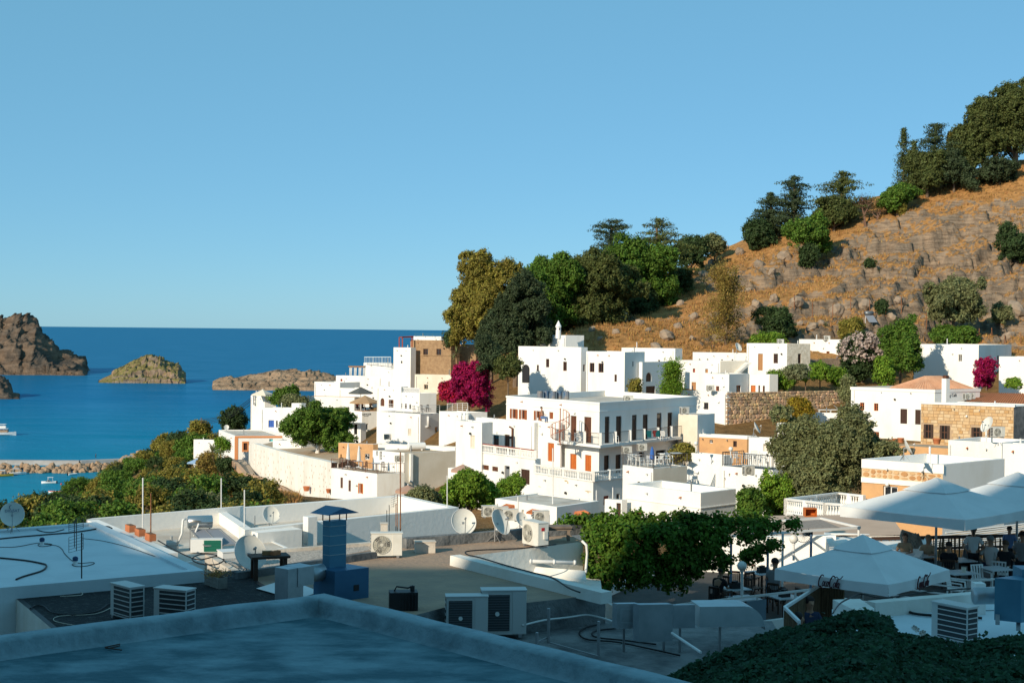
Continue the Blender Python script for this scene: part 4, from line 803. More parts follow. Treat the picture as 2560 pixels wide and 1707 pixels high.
# ================================================================ VEGETATION
def leafmat(name,c,var=.4,tr=.3):return mat(name,c,.65,island=var,trans=tr,spec=.2,col2=tuple(v*.6 for v in c),scale=.5,ramp=(.35,.7))
LF={k:leafmat('leaf_'+k,c)for k,c in dict(pine=(0.121,0.148,0.043),darkpine=(0.070,0.101,0.046),cyp=(0.098,0.128,0.043),green=(0.121,0.223,0.031),bright=(0.194,0.331,0.034),olive=(0.223,0.243,0.106),greyg=(0.254,0.279,0.144),dark=(0.059,0.101,0.034),yellow=(.33,.235,.022),yolive=(0.300,0.261,0.051),rust=(0.339,0.243,0.062),brown=(.15,.10,.06),ivy=(.095,.19,.02),ivyd=(.03,.10,.05),magenta=(.42,.012,.10),crimson=(.55,.018,.08),oleander=(.62,.50,.44),pinkfl=(.6,.14,.16),agave=(.20,.24,.15),straw=(.53,.30,.105),dead=(.20,.12,.075)).items()}
def leaf_mesh(name,P,N,size,m,parent,rng,asp=.55,off=None):
 n=len(P);P=np.asarray(P,float);N=np.asarray(N,float)+rng.normal(0,.55,(n,3));N/=np.linalg.norm(N,axis=1,keepdims=True)+1e-9
 t=rng.normal(0,1,(n,3));t-=(t*N).sum(1,keepdims=True)*N;t/=np.linalg.norm(t,axis=1,keepdims=True)+1e-9;b=np.cross(N,t);s=(size*rng.uniform(.65,1.35,n))[:,None]
 V=np.stack([P-t*s*.5,P+b*s*asp*.5+N*s*.08,P+t*s*.5,P-b*s*asp*.5+N*s*.08],1).reshape(-1,3)
 if off is not None:V=V-np.asarray(off)
 return npmesh(name,V,np.arange(4*n).reshape(n,4),m,parent)
def blob_points(blobs,size,rng,dens=2.2,rc=None,squash=1.0):
 Ps,Ns=[],[]
 for(c,r)in blobs:
  r=np.array(r,float);k=rc or max(.17*r.mean(),size*1.3);area=4*math.pi*((r[0]*r[1])**1.6/3+(r[0]*r[2])**1.6/3+(r[1]*r[2])**1.6/3)**(1/1.6)
  nc=max(6,int(area/(math.pi*k*k)*1.15));nl=max(5,int(dens*2.1*k*k*math.pi/(size*size*.5)))
  d=rng.normal(0,1,(nc,3));d/=np.linalg.norm(d,axis=1,keepdims=True);d[:,2]=np.where(d[:,2]<-.55,-d[:,2],d[:,2])
  cc=np.array(c)+d*r*rng.uniform(.58,1.14,(nc,1))
  dd=rng.normal(0,1,(nc,nl,3));dd/=np.linalg.norm(dd,axis=2,keepdims=True);dd+=d[:,None]*.55;dd/=np.linalg.norm(dd,axis=2,keepdims=True)
  kk=k*rng.uniform(.5,1.5,(nc,1,1));p=cc[:,None]+dd*kk*rng.uniform(.2,1.35,(nc,nl,1))*np.array([1,1,squash])
  Ps.append(p.reshape(-1,3));Ns.append((dd+np.array([0,0,.25])).reshape(-1,3))
 return np.concatenate(Ps),np.concatenate(Ns)
def trunk_mesh(root,base,top,r,m,rng,limbs=5,spread=1.0,lean=(0,0)):
 mb=MB();base=Vector(base);top=Vector(top);n=6;pts=[]
 for i in range(n):t=i/(n-1);pts.append(base.lerp(top,t)+Vector((rng.normal(0,.12)*r*3*t,rng.normal(0,.12)*r*3*t,0)))
 mb.tube(pts,[r*(1.25-.85*i/(n-1))for i in range(n)],7)
 for k in range(limbs):
  t=rng.uniform(.35,.95);p=pts[min(n-1,int(t*(n-1)))];a=rng.uniform(0,6.28);l=spread*rng.uniform(.6,1.1);q=p+Vector((math.cos(a)*l,math.sin(a)*l,l*rng.uniform(.4,.9)))
  mb.tube([p,p.lerp(q,.5)+Vector((0,0,l*.05)),q],[r*.55,r*.35,r*.12],5)
 return mb.build('trunk',m,root)
def plant(name,label,px,base,top,w,D,lf='green',kind='broad',size=None,dens=2.0,seed=None,trunk=None,cat='tree',group=None,tm=None,depth=1.0,nb=None,pos=None,lift=None):
 seed=seed if seed is not None else int(px*7+top);rng=np.random.default_rng(seed);s=D/F
 b=pos.copy()if pos is not None else W(px,base,D);H_=(base-top)*s;R_=w*s/2;root=empty(name,b,label,cat,group);size=size or max(.15,D*.00145)
 m=LF[lf]
 if kind=='broad':
  lift=.28 if lift is None else lift;zc=H_*(lift+(1-lift)/2);rz=H_*(1-lift)/2;nb=int((nb or 11)*3);bl=[]
  maj=[];bl.append((np.array([0,0,zc-rz*.08]),(R_*.66,R_*.66*depth,rz*.74)))
  for i in range(6):
   a=i*1.047+rng.uniform(-.5,.5);e_=rng.uniform(-.75,.95);q=rng.uniform(.36,.55);maj.append(np.array([math.cos(a)*q,math.sin(a)*q,e_*.62]))
  maj.append(np.array([rng.uniform(-.25,.25),0,.5]))
  for i in range(nb):
   c=maj[i%7];o_=rng.normal(0,.19,3)*(i>=7);br=rng.uniform(.44,.56)if i<7 else rng.uniform(.13,.25);c=c*(1 if i<7 else rng.uniform(1.1,1.5))+o_
   bl.append((np.array([c[0]*R_,c[1]*R_*depth,zc+c[2]*rz]),(R_*br,R_*br*depth,max(rz,R_*.6)*br)))
  P,N=blob_points(bl,size,rng,dens);trunk_mesh(root,b-UP*.4-b+Vector(b),Vector(b)+UP*zc,max(.08,R_*.07),tm or TWIG,rng,6,R_*.6).location=(0,0,0)
 elif kind=='shrub':
  nb=nb or 8;bl=[]
  for i in range(nb):
   a=rng.uniform(0,6.28);q=rng.uniform(.1,.58);z=rng.uniform(.22,.66);br=rng.uniform(.36,.5)
   bl.append((np.array([math.cos(a)*R_*q,math.sin(a)*R_*q*depth,z*H_]),(R_*br,R_*br*depth,H_*br*.8)))
  P,N=blob_points(bl,size,rng,dens);trunk_mesh(root,Vector(b)-UP*.3,Vector(b)+UP*H_*.55,max(.05,R_*.05),TWIG,rng,5,R_*.5)
 elif kind in('pine','cypress'):
  P,N=[],[];pine=kind=='pine'
  for i in range(210 if pine else 190):
   t=rng.random()**(1.15 if pine else 1.0);z=H_*((.08 if pine else.02)+t*(.9 if pine else.95));a=rng.uniform(0,6.283)
   rr=R_*1.2*((1-t)**.5*(.72+.3*math.sin(t*17+seed)+.2*math.sin(2*a+seed))+.07)if pine else R_*(min(1,t*6+.35)*(1-t**2.4)*.95+.05)
   l=rr*rng.uniform(.5,1.2);nn=max(2,int(l/(size*1.15)))
   for j in range(nn):
    q=(j+.7)/nn;c=np.array([math.cos(a)*l*q,math.sin(a)*l*q,z+l*(.42*q-.30*q*q if pine else.9*q)]);npf=int(7*dens);d=rng.normal(0,1,(npf,3));d/=np.linalg.norm(d,axis=1,keepdims=True)
    P.append(c+d*size*np.array([1.25,1.25,.85])*rng.uniform(.4,1.2,(npf,1)));N.append(d+np.array([math.cos(a)*.5,math.sin(a)*.5,.5]))
  P=np.concatenate(P);N=np.concatenate(N);trunk_mesh(root,Vector(b)-UP*.6,Vector(b)+UP*H_*.9,max(.1,R_*.06),tm or TWIG,rng,0)
 elif kind=='wispy':
  P,N=[],[]
  for i in range(64):
   a=rng.uniform(0,6.28);t=rng.uniform(.12,1);z=H_*t;l=R_*(1.3-.85*t)*rng.uniform(.5,1.15)+.25;nn=7
   for j in range(nn):
    q=(j+1)/nn;c=np.array([math.cos(a)*l*q,math.sin(a)*l*q,z*(.75+.25*q)]);npf=int(16*dens);P.append(c+rng.normal(0,1,(npf,3))*size*np.array([1.4,1.4,1.6]));N.append(rng.normal(0,1,(npf,3))+np.array([0,0,.4]))
  P=np.concatenate(P);N=np.concatenate(N);trunk_mesh(root,Vector(b)-UP*.4,Vector(b)+UP*H_*.8,max(.1,R_*.05),TWIG,rng,9,R_*.5)
 leaf_mesh('crown',P,N,size,m,root,rng,.6 if kind not in('pine','cypress','wispy')else.42)
 return root
def hp_(px,base):p=on_hill(px,base);return p if p is not None else W(px,base,262)
def htree(name,label,px,base,top,w,lf,kind,**k):
 p=hp_(px,base);return plant(name,label,px,base,top,w,p.y,lf,kind,pos=p-UP*.2,**k)
def ridge(name,label,px,base,top,w,lf,kind,D=262,**k):
 p=W(px,base,D);p.z=float(hill_z(np.array([p.x]),np.array([p.y]))[0])-.3;base2=base;return plant(name,label,px,base,top,w,D,lf,kind,pos=p,**k)
PG='trees along the hill ridge'
ridge('pine_tree','tallest broad pine at the right edge of the ridge',2538,436,230,205,'pine','broad',group=PG,lift=.03,nb=16)
ridge('pine_tree','dark pine spreading just left of the tallest ridge pine',2462,452,262,140,'pine','broad',group=PG,lift=.03,nb=12)
ridge('pine_tree','slender forked pine with a bare trunk right of the thin brown cypress',2410,466,326,88,'pine','broad',group=PG,lift=.04)
ridge('cypress_tree','thin brownish cypress spire standing among the ridge pines',2374,468,333,27,'yolive','cypress',group=PG)
ridge('pine_tree','wide dark pine with a pointed ragged top right of the cypress pair',2335,494,328,160,'darkpine','pine',group=PG,dens=1.4)
ridge('pine_tree','bushy dark pine filling the gap below the pointed ridge pine',2318,496,385,110,'pine','broad',D=258,group=PG,lift=.02)
ridge('cypress_tree','tall dense green cypress, the left one of the ridge pair',2258,498,316,52,'cyp','cypress',group=PG,dens=1.3)
ridge('cypress_tree','rounded shorter cypress, the right one of the ridge pair',2284,498,345,48,'cyp','cypress',D=259,group=PG,dens=1.3)
ridge('leafy_tree','bright green leafy tree under the cypress pair on the ridge',2245,516,438,92,'green','broad',D=254,group=PG,lift=.12)
ridge('pine_tree','ragged dark pine left of the bare brown tree',2104,560,424,150,'pine','pine',D=258,group=PG,dens=1.3)
ridge('pine_tree','low dense dark pine beneath the ragged ridge pine',2085,560,475,95,'pine','broad',D=255,group=PG,lift=.1)
ridge('pine_tree','leaning dark pine with layered boughs over the grassy slope',1984,600,450,150,'darkpine','pine',D=258,group=PG,dens=1.4)
ridge('pine_tree','smaller dark pine tucked against the leaning layered pine',1925,626,512,110,'darkpine','pine',D=260,group=PG,dens=1.3)
ridge('evergreen_bush','dark spreading evergreen bush at the lower end of the ridge trees',1896,655,566,116,'dark','shrub',D=255,cat='bush')
htree('leafy_tree','round bright green tree alone on the dry grassy slope',2022,655,550,124,'green','broad',lift=.1,nb=14)
htree('bush','small grey-green bush at the foot of the round slope tree',2025,682,615,58,'dark','shrub',cat='bush')
ridge('leafy_tree','dark round tree on the skyline above the white houses',1728,702,598,84,'dark','broad',D=250,group=PG,lift=.12)
ridge('olive_tree','pale olive tree next to the dark round skyline tree',1785,690,620,52,'olive','broad',D=255,group=PG,lift=.15)
htree('evergreen_bush','dark evergreen scrub below the skyline trees by the rocks',1705,735,665,70,'dark','shrub',cat='bush')
htree('tamarisk_tree','wispy rust and green tree standing on the dry slope',1815,862,655,118,'rust','wispy',dens=1.7)
htree('evergreen_bush','rounded blue-green bush right of the wispy rust tree',1930,850,768,124,'dark','shrub',cat='bush',nb=11)
htree('green_bush','low yellow-green bush under the rounded blue-green one',1915,868,832,95,'bright','shrub',cat='bush')
htree('evergreen_bush','dark leafy bush growing from the cliff at the right edge',2545,660,560,95,'dark','shrub',cat='bush')
htree('olive_tree','tall olive tree under the cliffs above the large plain house',2383,858,707,132,'olive','broad',lift=.12,nb=14,dens=2.2)
htree('green_bush','bright green bush below the olive tree behind the large plain house',2388,866,812,118,'green','shrub',cat='bush')
htree('green_bush','lone grey-green bush on the dry slope at the far right',2503,832,780,58,'olive','shrub',cat='bush')
htree('yellow_bush','mustard yellow bush behind the houses on the hill foot',2124,858,788,92,'yolive','shrub',cat='bush')
ridge('pine_tree','dense dark pine closing the gap between cypress and ragged pines',2385,478,372,90,'darkpine','broad',D=258,group=PG,lift=.02)
ridge('evergreen_bush','dark bush under the tallest ridge pine at the right edge',2500,452,385,120,'darkpine','shrub',D=258,cat='bush')
htree('sapling','small green sapling clinging to the lower cliff',2203,792,752,30,'dark','shrub',cat='bush')
htree('sapling','tiny green shrub in the middle of the cliff',2177,698,678,22,'dark','shrub',cat='bush')
htree('yellow_bush','small yellow bush on the grassy ridge edge',2255,545,508,24,'yolive','shrub',cat='bush')
def bare_tree(label,px,base,top,w,D):
 rng=np.random.default_rng(5);p=W(px,base,D);p.z=float(hill_z(np.array([p.x]),np.array([p.y]))[0])-.2;root=empty('bare_tree',p,label,'tree',PG);s=D/F;Hh=(base-top)*s;mb=MB();tips=[]
 def grow(a,d,l,r,lv):
  b=a+d*l;mb.tube([a,a.lerp(b,.5)+Vector((rng.normal(0,.08),rng.normal(0,.08),.05))*l,b],[r,r*.8,r*.6],5,False)
  if lv==0:tips.append(b);return
  for k in range(3 if lv>1 else 4):
   nd=(d+Vector((rng.normal(0,.6),rng.normal(0,.6),rng.normal(.05,.35)))).normalized();grow(b,nd,l*rng.uniform(.55,.85),r*.55,lv-1)
 grow(p,Vector((-.15,0,1)).normalized(),Hh*.34,.28,4);grow(p+Vector((1.5,0,0)),Vector((.35,0,1)).normalized(),Hh*.3,.22,4);mb.build('trunk',mat('dead_bark',(.17,.10,.07),.95),root)
 P=np.concatenate([np.array(t-p)+rng.normal(0,.4,(10,3))for t in tips]);leaf_mesh('crown',P,P*0+np.array([0,0,1.]),.3,LF['dead'],root,rng,.2)
bare_tree('leafless brown tree with drooping twigs on the ridge',2165,550,462,100,254)
TG='tall trees above the upper white houses'
plant('tall_tree','huge olive green tree, leftmost and nearest the sea',1226,985,655,200,190,'yolive','broad',group=TG,lift=.22,nb=18,dens=2.2)
plant('tall_tree','dark dense tree in front of the huge olive green one',1288,985,700,178,184,'darkpine','broad',group=TG,lift=.18,nb=16,dens=2.2)
plant('leafy_tree','broad green tree behind the bell-shaped chimney',1378,868,652,190,206,'green','broad',group=TG,lift=.05,nb=16)
plant('leafy_tree','broad dark green tree right of the bell-shaped chimney',1486,872,655,200,208,'pine','broad',group=TG,lift=.05,nb=16)
plant('pine_tree','tall dark pine on the skyline with a crooked tip',1526,810,545,245,232,'darkpine','pine',group=TG,dens=1.5)
plant('pine_tree','tall pine with two pointed tops next to the crooked pine',1645,800,545,240,236,'pine','pine',group=TG,dens=1.5)
plant('pine_tree','bushy light green pine low between the two tall pines',1598,805,622,200,226,'green','broad',group=TG,lift=.06,nb=16)
plant('evergreen_bush','dark shade-side bush at the foot of the tall pines',1560,825,720,190,222,'dark','shrub',cat='bush')
plant('conifer','small conifer with a bare trunk beside the arched doorway',1270,988,893,62,166,'pine','broad',lift=.32,group=TG)
plant('conifer','slim dark tree trunk rising through the bougainvillea',1222,1002,850,70,168,'darkpine','broad',lift=.35,group=TG)
plant('evergreen_bush','blue-green bush between the brown stone house and the tall trees',1132,866,806,56,212,'dark','shrub',cat='bush')
plant('bougainvillea','purple bougainvillea mass under the tall dark trees',1172,1024,902,112,168,'magenta','shrub',cat='bougainvillea',nb=12,dens=2.4)
plant('bougainvillea','bright crimson bougainvillea spilling left toward the cream house',1122,1006,955,72,170,'crimson','shrub',cat='bougainvillea',nb=9,dens=2.4)
plant('bougainvillea','pink bougainvillea against the large plain house at right',2466,970,895,64,165,'magenta','shrub',cat='bougainvillea',nb=9,dens=2.4)
plant('green_bush','small green bush by the wall at the right edge',2536,966,948,50,160,'bright','shrub',cat='bush')
plant('round_tree','round clipped dark green tree with a white painted trunk',795,1142,1024,172,164,'green','broad',lift=.12,nb=14,dens=2.5,tm=WTRUNK,size=.24)
plant('green_bush','light green bush on the sea terrace behind the blue window house',705,1022,968,95,208,'green','shrub',cat='bush')
plant('olive_bush','grey-green bush in front of the light green terrace bush',736,1024,988,86,204,'olive','shrub',cat='bush')
plant('garden_tree','bright green citrus tree in the garden below the hotel wing',1172,1296,1180,140,98,'bright','broad',lift=.08,nb=16)
plant('garden_tree','dark olive shrub left of the citrus tree behind the roof parapet',1062,1296,1206,130,94,'olive','shrub',nb=10)
plant('garden_tree','small light green tree by the hotel steps',1276,1262,1196,72,104,'bright','broad',lift=.08)
plant('climbing_plant','green climbing plant beside the arched brown door',1680,992,905,42,160,'bright','wispy',cat='climber',dens=1.5)
plant('green_bush','small yellow-green shrub at the corner of the tall white block',1588,995,945,36,158,'yolive','shrub',cat='bush')
plant('oleander','oleander covered in pale blossom behind the green pergola',2155,960,833,112,178,'dark','shrub',cat='oleander',nb=12)
rng=np.random.default_rng(3);ol=bpy.data.objects['oleander'];P,N=blob_points([((-.4,-.9,3.9),(2.7,2.2,2.0)),((.4,-.6,5.0),(1.9,1.6,1.4))],.3,rng,.75);leaf_mesh('blossom',P,N,.27,LF['oleander'],ol,rng,.9)
plant('leafy_tree','tall bright green tree right of the blossoming oleander',2250,975,803,96,172,'green','broad',lift=.14,nb=15)
plant('leafy_tree','light green shrub tree beside the tall green one',2205,965,890,70,168,'bright','shrub')
plant('yellow_bush','golden yellow bush in front of the rubble wall',1990,1062,998,98,148,'yellow','shrub',cat='bush',nb=10)
plant('green_bush','green bush spilling over the end of the rubble wall',2115,1010,940,48,162,'olive','shrub',cat='bush')
plant('garden_tree','yellow-green shrub on the cafe terrace right of the hotel',1712,1155,1108,78,112,'yolive','shrub',nb=9)
plant('olive_tree','big grey-green olive tree left of the house with the stone band',2066,1310,1055,275,92,'olive','broad',lift=.1,nb=26,dens=2.2,size=.17)
plant('leafy_tree','light green shrub at the left foot of the big olive tree',1950,1310,1180,100,90,'bright','shrub',nb=10,size=.16)
plant('green_bush','round green bush against the parapet house',1873,1300,1216,92,88,'green','shrub',cat='bush',nb=10,size=.15)
root=empty('vine_pergola',W(1930,982,171),'vine covered pergola on thin posts above the rubble wall','pergola');rng=np.random.default_rng(8);bl=[]
for(x,y,w,hh)in((1935,938,24,10),(1960,942,30,12),(1995,945,32,10),(2030,942,34,12),(2065,935,40,20),(2090,945,36,30),(2050,920,30,16),(1950,960,14,26),(1965,962,12,26),(1975,955,12,20),(2105,955,22,30)):
 p=W(x,y,171)-root.location;s=171/F;bl.append((np.array(p),(w*s/2*1.4,1.4,hh*s/2*1.5)))
P,N=blob_points(bl,.24,rng,2.0);leaf_mesh('vines',P,N,.24,LF['bright'],root,rng)
mb=MB()
for x in(1935,1985,2014,2050,2095):mb.tube([W(x,984,171.5),W(x,944,171.5)],.08,6)
mb.bar(W(1928,944,171.5),W(2100,944,171.5),.12);mb.build('frame',TWIG,root)
plant('blue_flower_bush','grey-blue flowering bush on top of the vine pergola',1990,945,912,70,166,'greyg','shrub',cat='bush')
# --- shrubs on the slope to the harbour
SG='shrubs on the slope above the harbour'
for(lab,px,base,top,w,D,lf)in(('rounded olive-yellow shrub nearest the sea by the overhead wires',502,1102,1046,66,318,'yolive'),('dark umbrella-shaped tree at the end of the overhead wires',586,1082,1022,78,262,'dark'),('pale olive shrub on the shore above the boulders',412,1140,1086,62,372,'yolive'),('dark green shrub right of the pale shore shrub',445,1140,1082,50,350,'dark'),('large leafy green shrub below the garden house',478,1170,1092,92,236,'green'),('dark shrub hanging over the boulder shore',375,1185,1128,78,300,'dark'),('brown-green shrub left of the blue garden parasol',425,1185,1138,60,245,'yolive'),('low shrub at the water edge behind the moored dinghy',330,1215,1165,72,320,'dark'),('tan dry shrub in the middle of the slope',282,1240,1182,68,262,'rust'),('bright green bush in the centre of the slope',305,1318,1196,115,150,'green'),('olive-brown bush above the antenna',232,1320,1214,104,172,'yolive'),('dark bush touching the turquoise water',168,1322,1238,96,196,'dark'),('light yellow-green bush behind the antenna',122,1330,1272,92,166,'yolive'),('dark little bush right of the lettered dish',78,1330,1262,60,220,'dark'),('small bush at the left edge behind the lettered dish',8,1335,1305,60,200,'dark'),('green bush left of the two roof poles',352,1310,1205,84,142,'green'),('yellow bush between the roof poles',398,1308,1208,62,132,'yolive'),('large glossy dark green bush below the sea path',480,1280,1172,118,132,'dark'),('grey-green lavender-like bush behind the solar tank',440,1304,1246,86,112,'greyg'),('second grey-green bush right of the solar tank',520,1292,1236,84,114,'greyg'),('cactus-like green shrub beside the path kerb',622,1262,1196,66,122,'dark'),('small green shrub in the orange grass',585,1250,1212,30,126,'green'),('red-flecked bush beside the palm by the trimmed house',520,1215,1135,62,175,'rust'),('round dark bush at the corner of the trimmed house',565,1185,1142,42,182,'dark'),('leafy bush against the trimmed house wall',558,1125,1095,36,184,'bright'),('dark green bush by the little blue parasol',455,1200,1160,60,190,'dark'),('mid green bush filling the slope below the tan dry shrub',265,1325,1240,90,158,'dark'),('olive bush low on the slope above the white roof',200,1330,1270,90,160,'yolive')):
 plant('shrub',lab,px,base+6,top,w*1.12,D,lf,'shrub',cat='shrub',group=SG,nb=9)
rng=np.random.default_rng(33);bl=[]
while len(bl)<440:
 x=rng.uniform(-260,660);y=rng.uniform(1085,1420);D=rng.uniform(62,400);p=W(x,y,D);g=float(ground_f(np.array([p.x]),np.array([p.y]))[0])
 if abs(p.z-g)>1.2 or g<ZS+1.5 or(x>545 and y<1262)or p.y<62:continue
 r=rng.uniform(.7,1.9)*(.6+D/400);bl.append((np.array([p.x,p.y,g+r*.3]),(r,r,r*.75)))
for nm,lf,sl_ in(('scrub','dark',bl[0::3]),('scrub','yolive',bl[1::3]),('scrub','green',bl[2::3])):
 P,N=blob_points(sl_,.25,rng,1.0);o=leaf_mesh(nm,P,N,.26,LF[lf],None,rng);tag(o,{'dark':'dark','yolive':'olive-yellow','green':'green'}[lf]+' low scrub covering the slope down to the harbour','scrub',kind='stuff')
def palm(label,px,base,top,D,n=26,L=1.1,cat='palm'):
 b=W(px,base,D);t=W(px,top,D);root=empty('small_palm',b,label,cat);mb=MB();mb.tube([b,b.lerp(t,.5)+Vector((.1,0,0)),t],[.16,.12,.1],7);mb.build('trunk',mat('palm_bark',(.30,.19,.10),.95),root);rng=random.Random(px);lf=MB()
 for k in range(n):
  a=rng.random()*6.28;el=rng.uniform(-.6,1.4);d=Vector((math.cos(a)*math.cos(el),math.sin(a)*math.cos(el),math.sin(el)));e=Vector((-math.sin(a),math.cos(a),0))*.06;p1=t+d*L*.6;p2=t+d*L-UP*.15;lf.add([t-e*.5,t+e*.5,p1+e,p1-e,p2],[(0,1,2,3),(3,2,4)])
 lf.build('fronds',LF['olive'],root)
palm('spiky little palm with brown skirt by the trimmed house',531,1180,1128,178,40,1.3);palm('second spiky palm right of the brown skirted one',551,1160,1134,182,30,1.0)
palm('spiky palm in front of the brown stone annexe',1140,940,884,196,34,1.4)
# --- dry grass tufts on the hillside and slope
rng=np.random.default_rng(12);n=16000;X=rng.uniform(-5,116,n);Y=rng.uniform(186,266,n);Z=hill_z(X,Y);Z2=hill_z(X,Y-.35);keep=(np.abs(Z-Z2)<.22)&(fbm(X,Y,.12,3,21)>.40);X,Y,Z=X[keep],Y[keep],Z[keep]
k=5;P=np.repeat(np.stack([X,Y,Z],-1),k,0)+rng.normal(0,.22,(len(X)*k,3))*np.array([1,1,.1]);n=len(P);hgt=rng.uniform(.25,.6,n);a=rng.uniform(0,6.28,n);wv=np.stack([np.cos(a),np.sin(a),a*0],-1)*.07;tip=P+np.stack([rng.normal(0,.16,n),rng.normal(0,.16,n),hgt],-1)
o=npmesh('dry_grass',np.stack([P-wv,P+wv,tip],1).reshape(-1,3),np.arange(3*n).reshape(n,3),LF['straw']);tag(o,'dry golden grass tufts over the rocky hillside','grass',kind='stuff')
rng=np.random.default_rng(14);pts=[]
for(x0,x1,y0,y1,D0,D1,m_)in((590,740,1180,1250,120,128,700),(360,440,1215,1300,128,132,300),(1215,1270,985,1050,154,162,900)):
 for i in range(m_):
  t=rng.random();p=W(rng.uniform(x0,x1),y1+(y0-y1)*t,D0+(D1-D0)*t);pts.append((p.x,p.y,float(ground_f(np.array([p.x]),np.array([p.y]))[0])-.5))
P=np.repeat(np.array(pts),6,0);n=len(P);P+=rng.normal(0,.3,(n,3))*np.array([1,1,.05]);a=rng.uniform(0,6.28,n);wv=np.stack([np.cos(a),np.sin(a),a*0],-1)*.06;tip=P+np.stack([rng.normal(0,.2,n),rng.normal(0,.2,n),rng.uniform(.3,.8,n)],-1)
o=npmesh('dry_grass',np.stack([P-wv,P+wv,tip],1).reshape(-1,3),np.arange(3*n).reshape(n,3),LF['straw']);tag(o,'orange dry grass on the banks between the houses','grass',kind='stuff')
# ================================================================ NEAR ROOFS
def XY(px,py,z):p=Wz(px,py,z);return Vector((p.x,p.y))
def rough_box(name,pts,z0,z1,m,root,amp=.02,seed=1,step=.25):pass
# --- nearest roof, at the viewer's feet
zt=-5.25;O=XY(812,1481,zt);Ld=(XY(-60,1592,zt)-O).normalized();Rdv=(XY(1742,1704,zt)-O).normalized()
pts=[O,O+Ld*13,O+Ld*13+Rdv*15,O+Rdv*15]
root=empty('near_house',(O.x,O.y,-11),'weathered flat roof with a thick grey parapet in the shaded foreground','house')
inn=inset(pts,.44);mb=MB();rng=random.Random(1)
def strip(a0,a1,b0,b1,za,zb,n,amp):
 rows=[]
 for k in range(n+1):
  t=k/n;p=a0.lerp(a1,t);q=b0.lerp(b1,t);rows.append(([p.x,p.y,za],[q.x,q.y,zb]))
 return rows
for i in range(4):
 j=(i+1)%4;n=60 if i in(0,3)else 4;P,I=[],[]
 e=(pts[j]-pts[i]).normalized();no=Vector((e.y,-e.x));L_=(pts[j]-pts[i]).length
 for k in range(n+1):
  t=k/n;s=t*L_;w1=.020*mnoise.noise(Vector((s*.9,i*5.1,0)))+.012*mnoise.noise(Vector((s*3.1,i*3.3,2)));w2=.020*mnoise.noise(Vector((s*.8,i*7.7,4)));wz=.022*mnoise.noise(Vector((s*.7,i*2.1,9)));ed=min(1,min(t,1-t)*n/2)
  p=pts[i].lerp(pts[j],t)+no*w1*ed;q=inn[i].lerp(inn[j],t)+no*w2*ed
  prof=[(p,-11),(p,zt-.05+wz*ed),(p.lerp(q,.10),zt+wz*ed),(p.lerp(q,.9),zt-.005+wz*ed),(q,zt-.05+wz*ed),(q-no*.01,zt-.26),(q-no*.10,zt-.335)]
  P.append([(v.x,v.y,z)for v,z in prof])
 vs=[v for row in P for v in row];m_=7;mb.add(vs,[(k*m_+c,(k+1)*m_+c,(k+1)*m_+c+1,k*m_+c+1)for k in range(n)for c in range(6)])
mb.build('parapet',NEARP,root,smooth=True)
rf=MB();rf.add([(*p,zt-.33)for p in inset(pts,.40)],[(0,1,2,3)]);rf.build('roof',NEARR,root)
tw=MB()
for a,b in(((262,1617),(300,1609)),((263,1618),(304,1624)),((270,1620),(300,1613))):tw.tube([Wz(*a,zt-.30),Wz(*b,zt-.28)],.012,5)
tag(tw.build('dry_twig',DKWOOD),'small dry forked twig lying on the nearest roof','twig')
# --- black gravel roof
z=-6.18;BK=polyhouse('dark_roof_house','white walled house with a dark gravel felt roof carrying two air conditioners',[XY(14,1474,z),XY(230,1655,z),XY(820,1560,z),XY(600,1424,z)],z,-10,par=.004,pt=.12,wall=WHITE2,roof=BLACKG,coping=BLACKM)
# --- left white roof
z=-5.9;LW=polyhouse('white_roof_house','house with a smooth white coated flat roof crossed by cables',[XY(-120,1331,z),XY(-120,1479,z),XY(511,1425,z),XY(240,1304,z)],z,-10,par=.07,pt=.30,wall=ROOFW,roof=ROOFW,coping=ROOFW)
# --- platform with the solar heater, its back wall and rim
z=-6.9;PB=polyhouse('solar_roof_house','white roof terrace with a solar water heater and terracotta planters',[XY(222,1322,z),XY(432,1410,z),XY(720,1368,z),XY(560,1300,z)],z,-11,par=.01,pt=.1,wall=WHITE,roof=ROOFC)
mb=MB();a,b=Wz(216,1298,-6.35),Wz(600,1266,-6.35);mb.add([a,b,b+Vector((.1,.3,0)),a+Vector((.1,.3,0)),a-UP*1.5,b-UP*1.5,b+Vector((.1,.3,-1.5)),a+Vector((.1,.3,-1.5))],[(0,1,2,3),(4,5,1,0),(2,6,7,3),(5,6,2,1),(3,7,4,0)]);mb.build('wall',WHITE,PB['root'])
mb=MB();a,b=Wz(232,1299,-6.3),Wz(430,1382,-6.3);mb.bar(a-UP*.6,b-UP*.6,.34,1.2);mb.build('parapet',WHITE,PB['root'])
mb=MB();a,b=Wz(217,1300,-6.42),Wz(252,1318,-6.42);e=(b-a);n_=Vector((-e.y,e.x,0)).normalized()*-.012;mb.quad(a-UP*.4+n_,b-UP*.4+n_,b+n_,a+n_);mb.build('bare_wall',OCHRE,PB['root'])
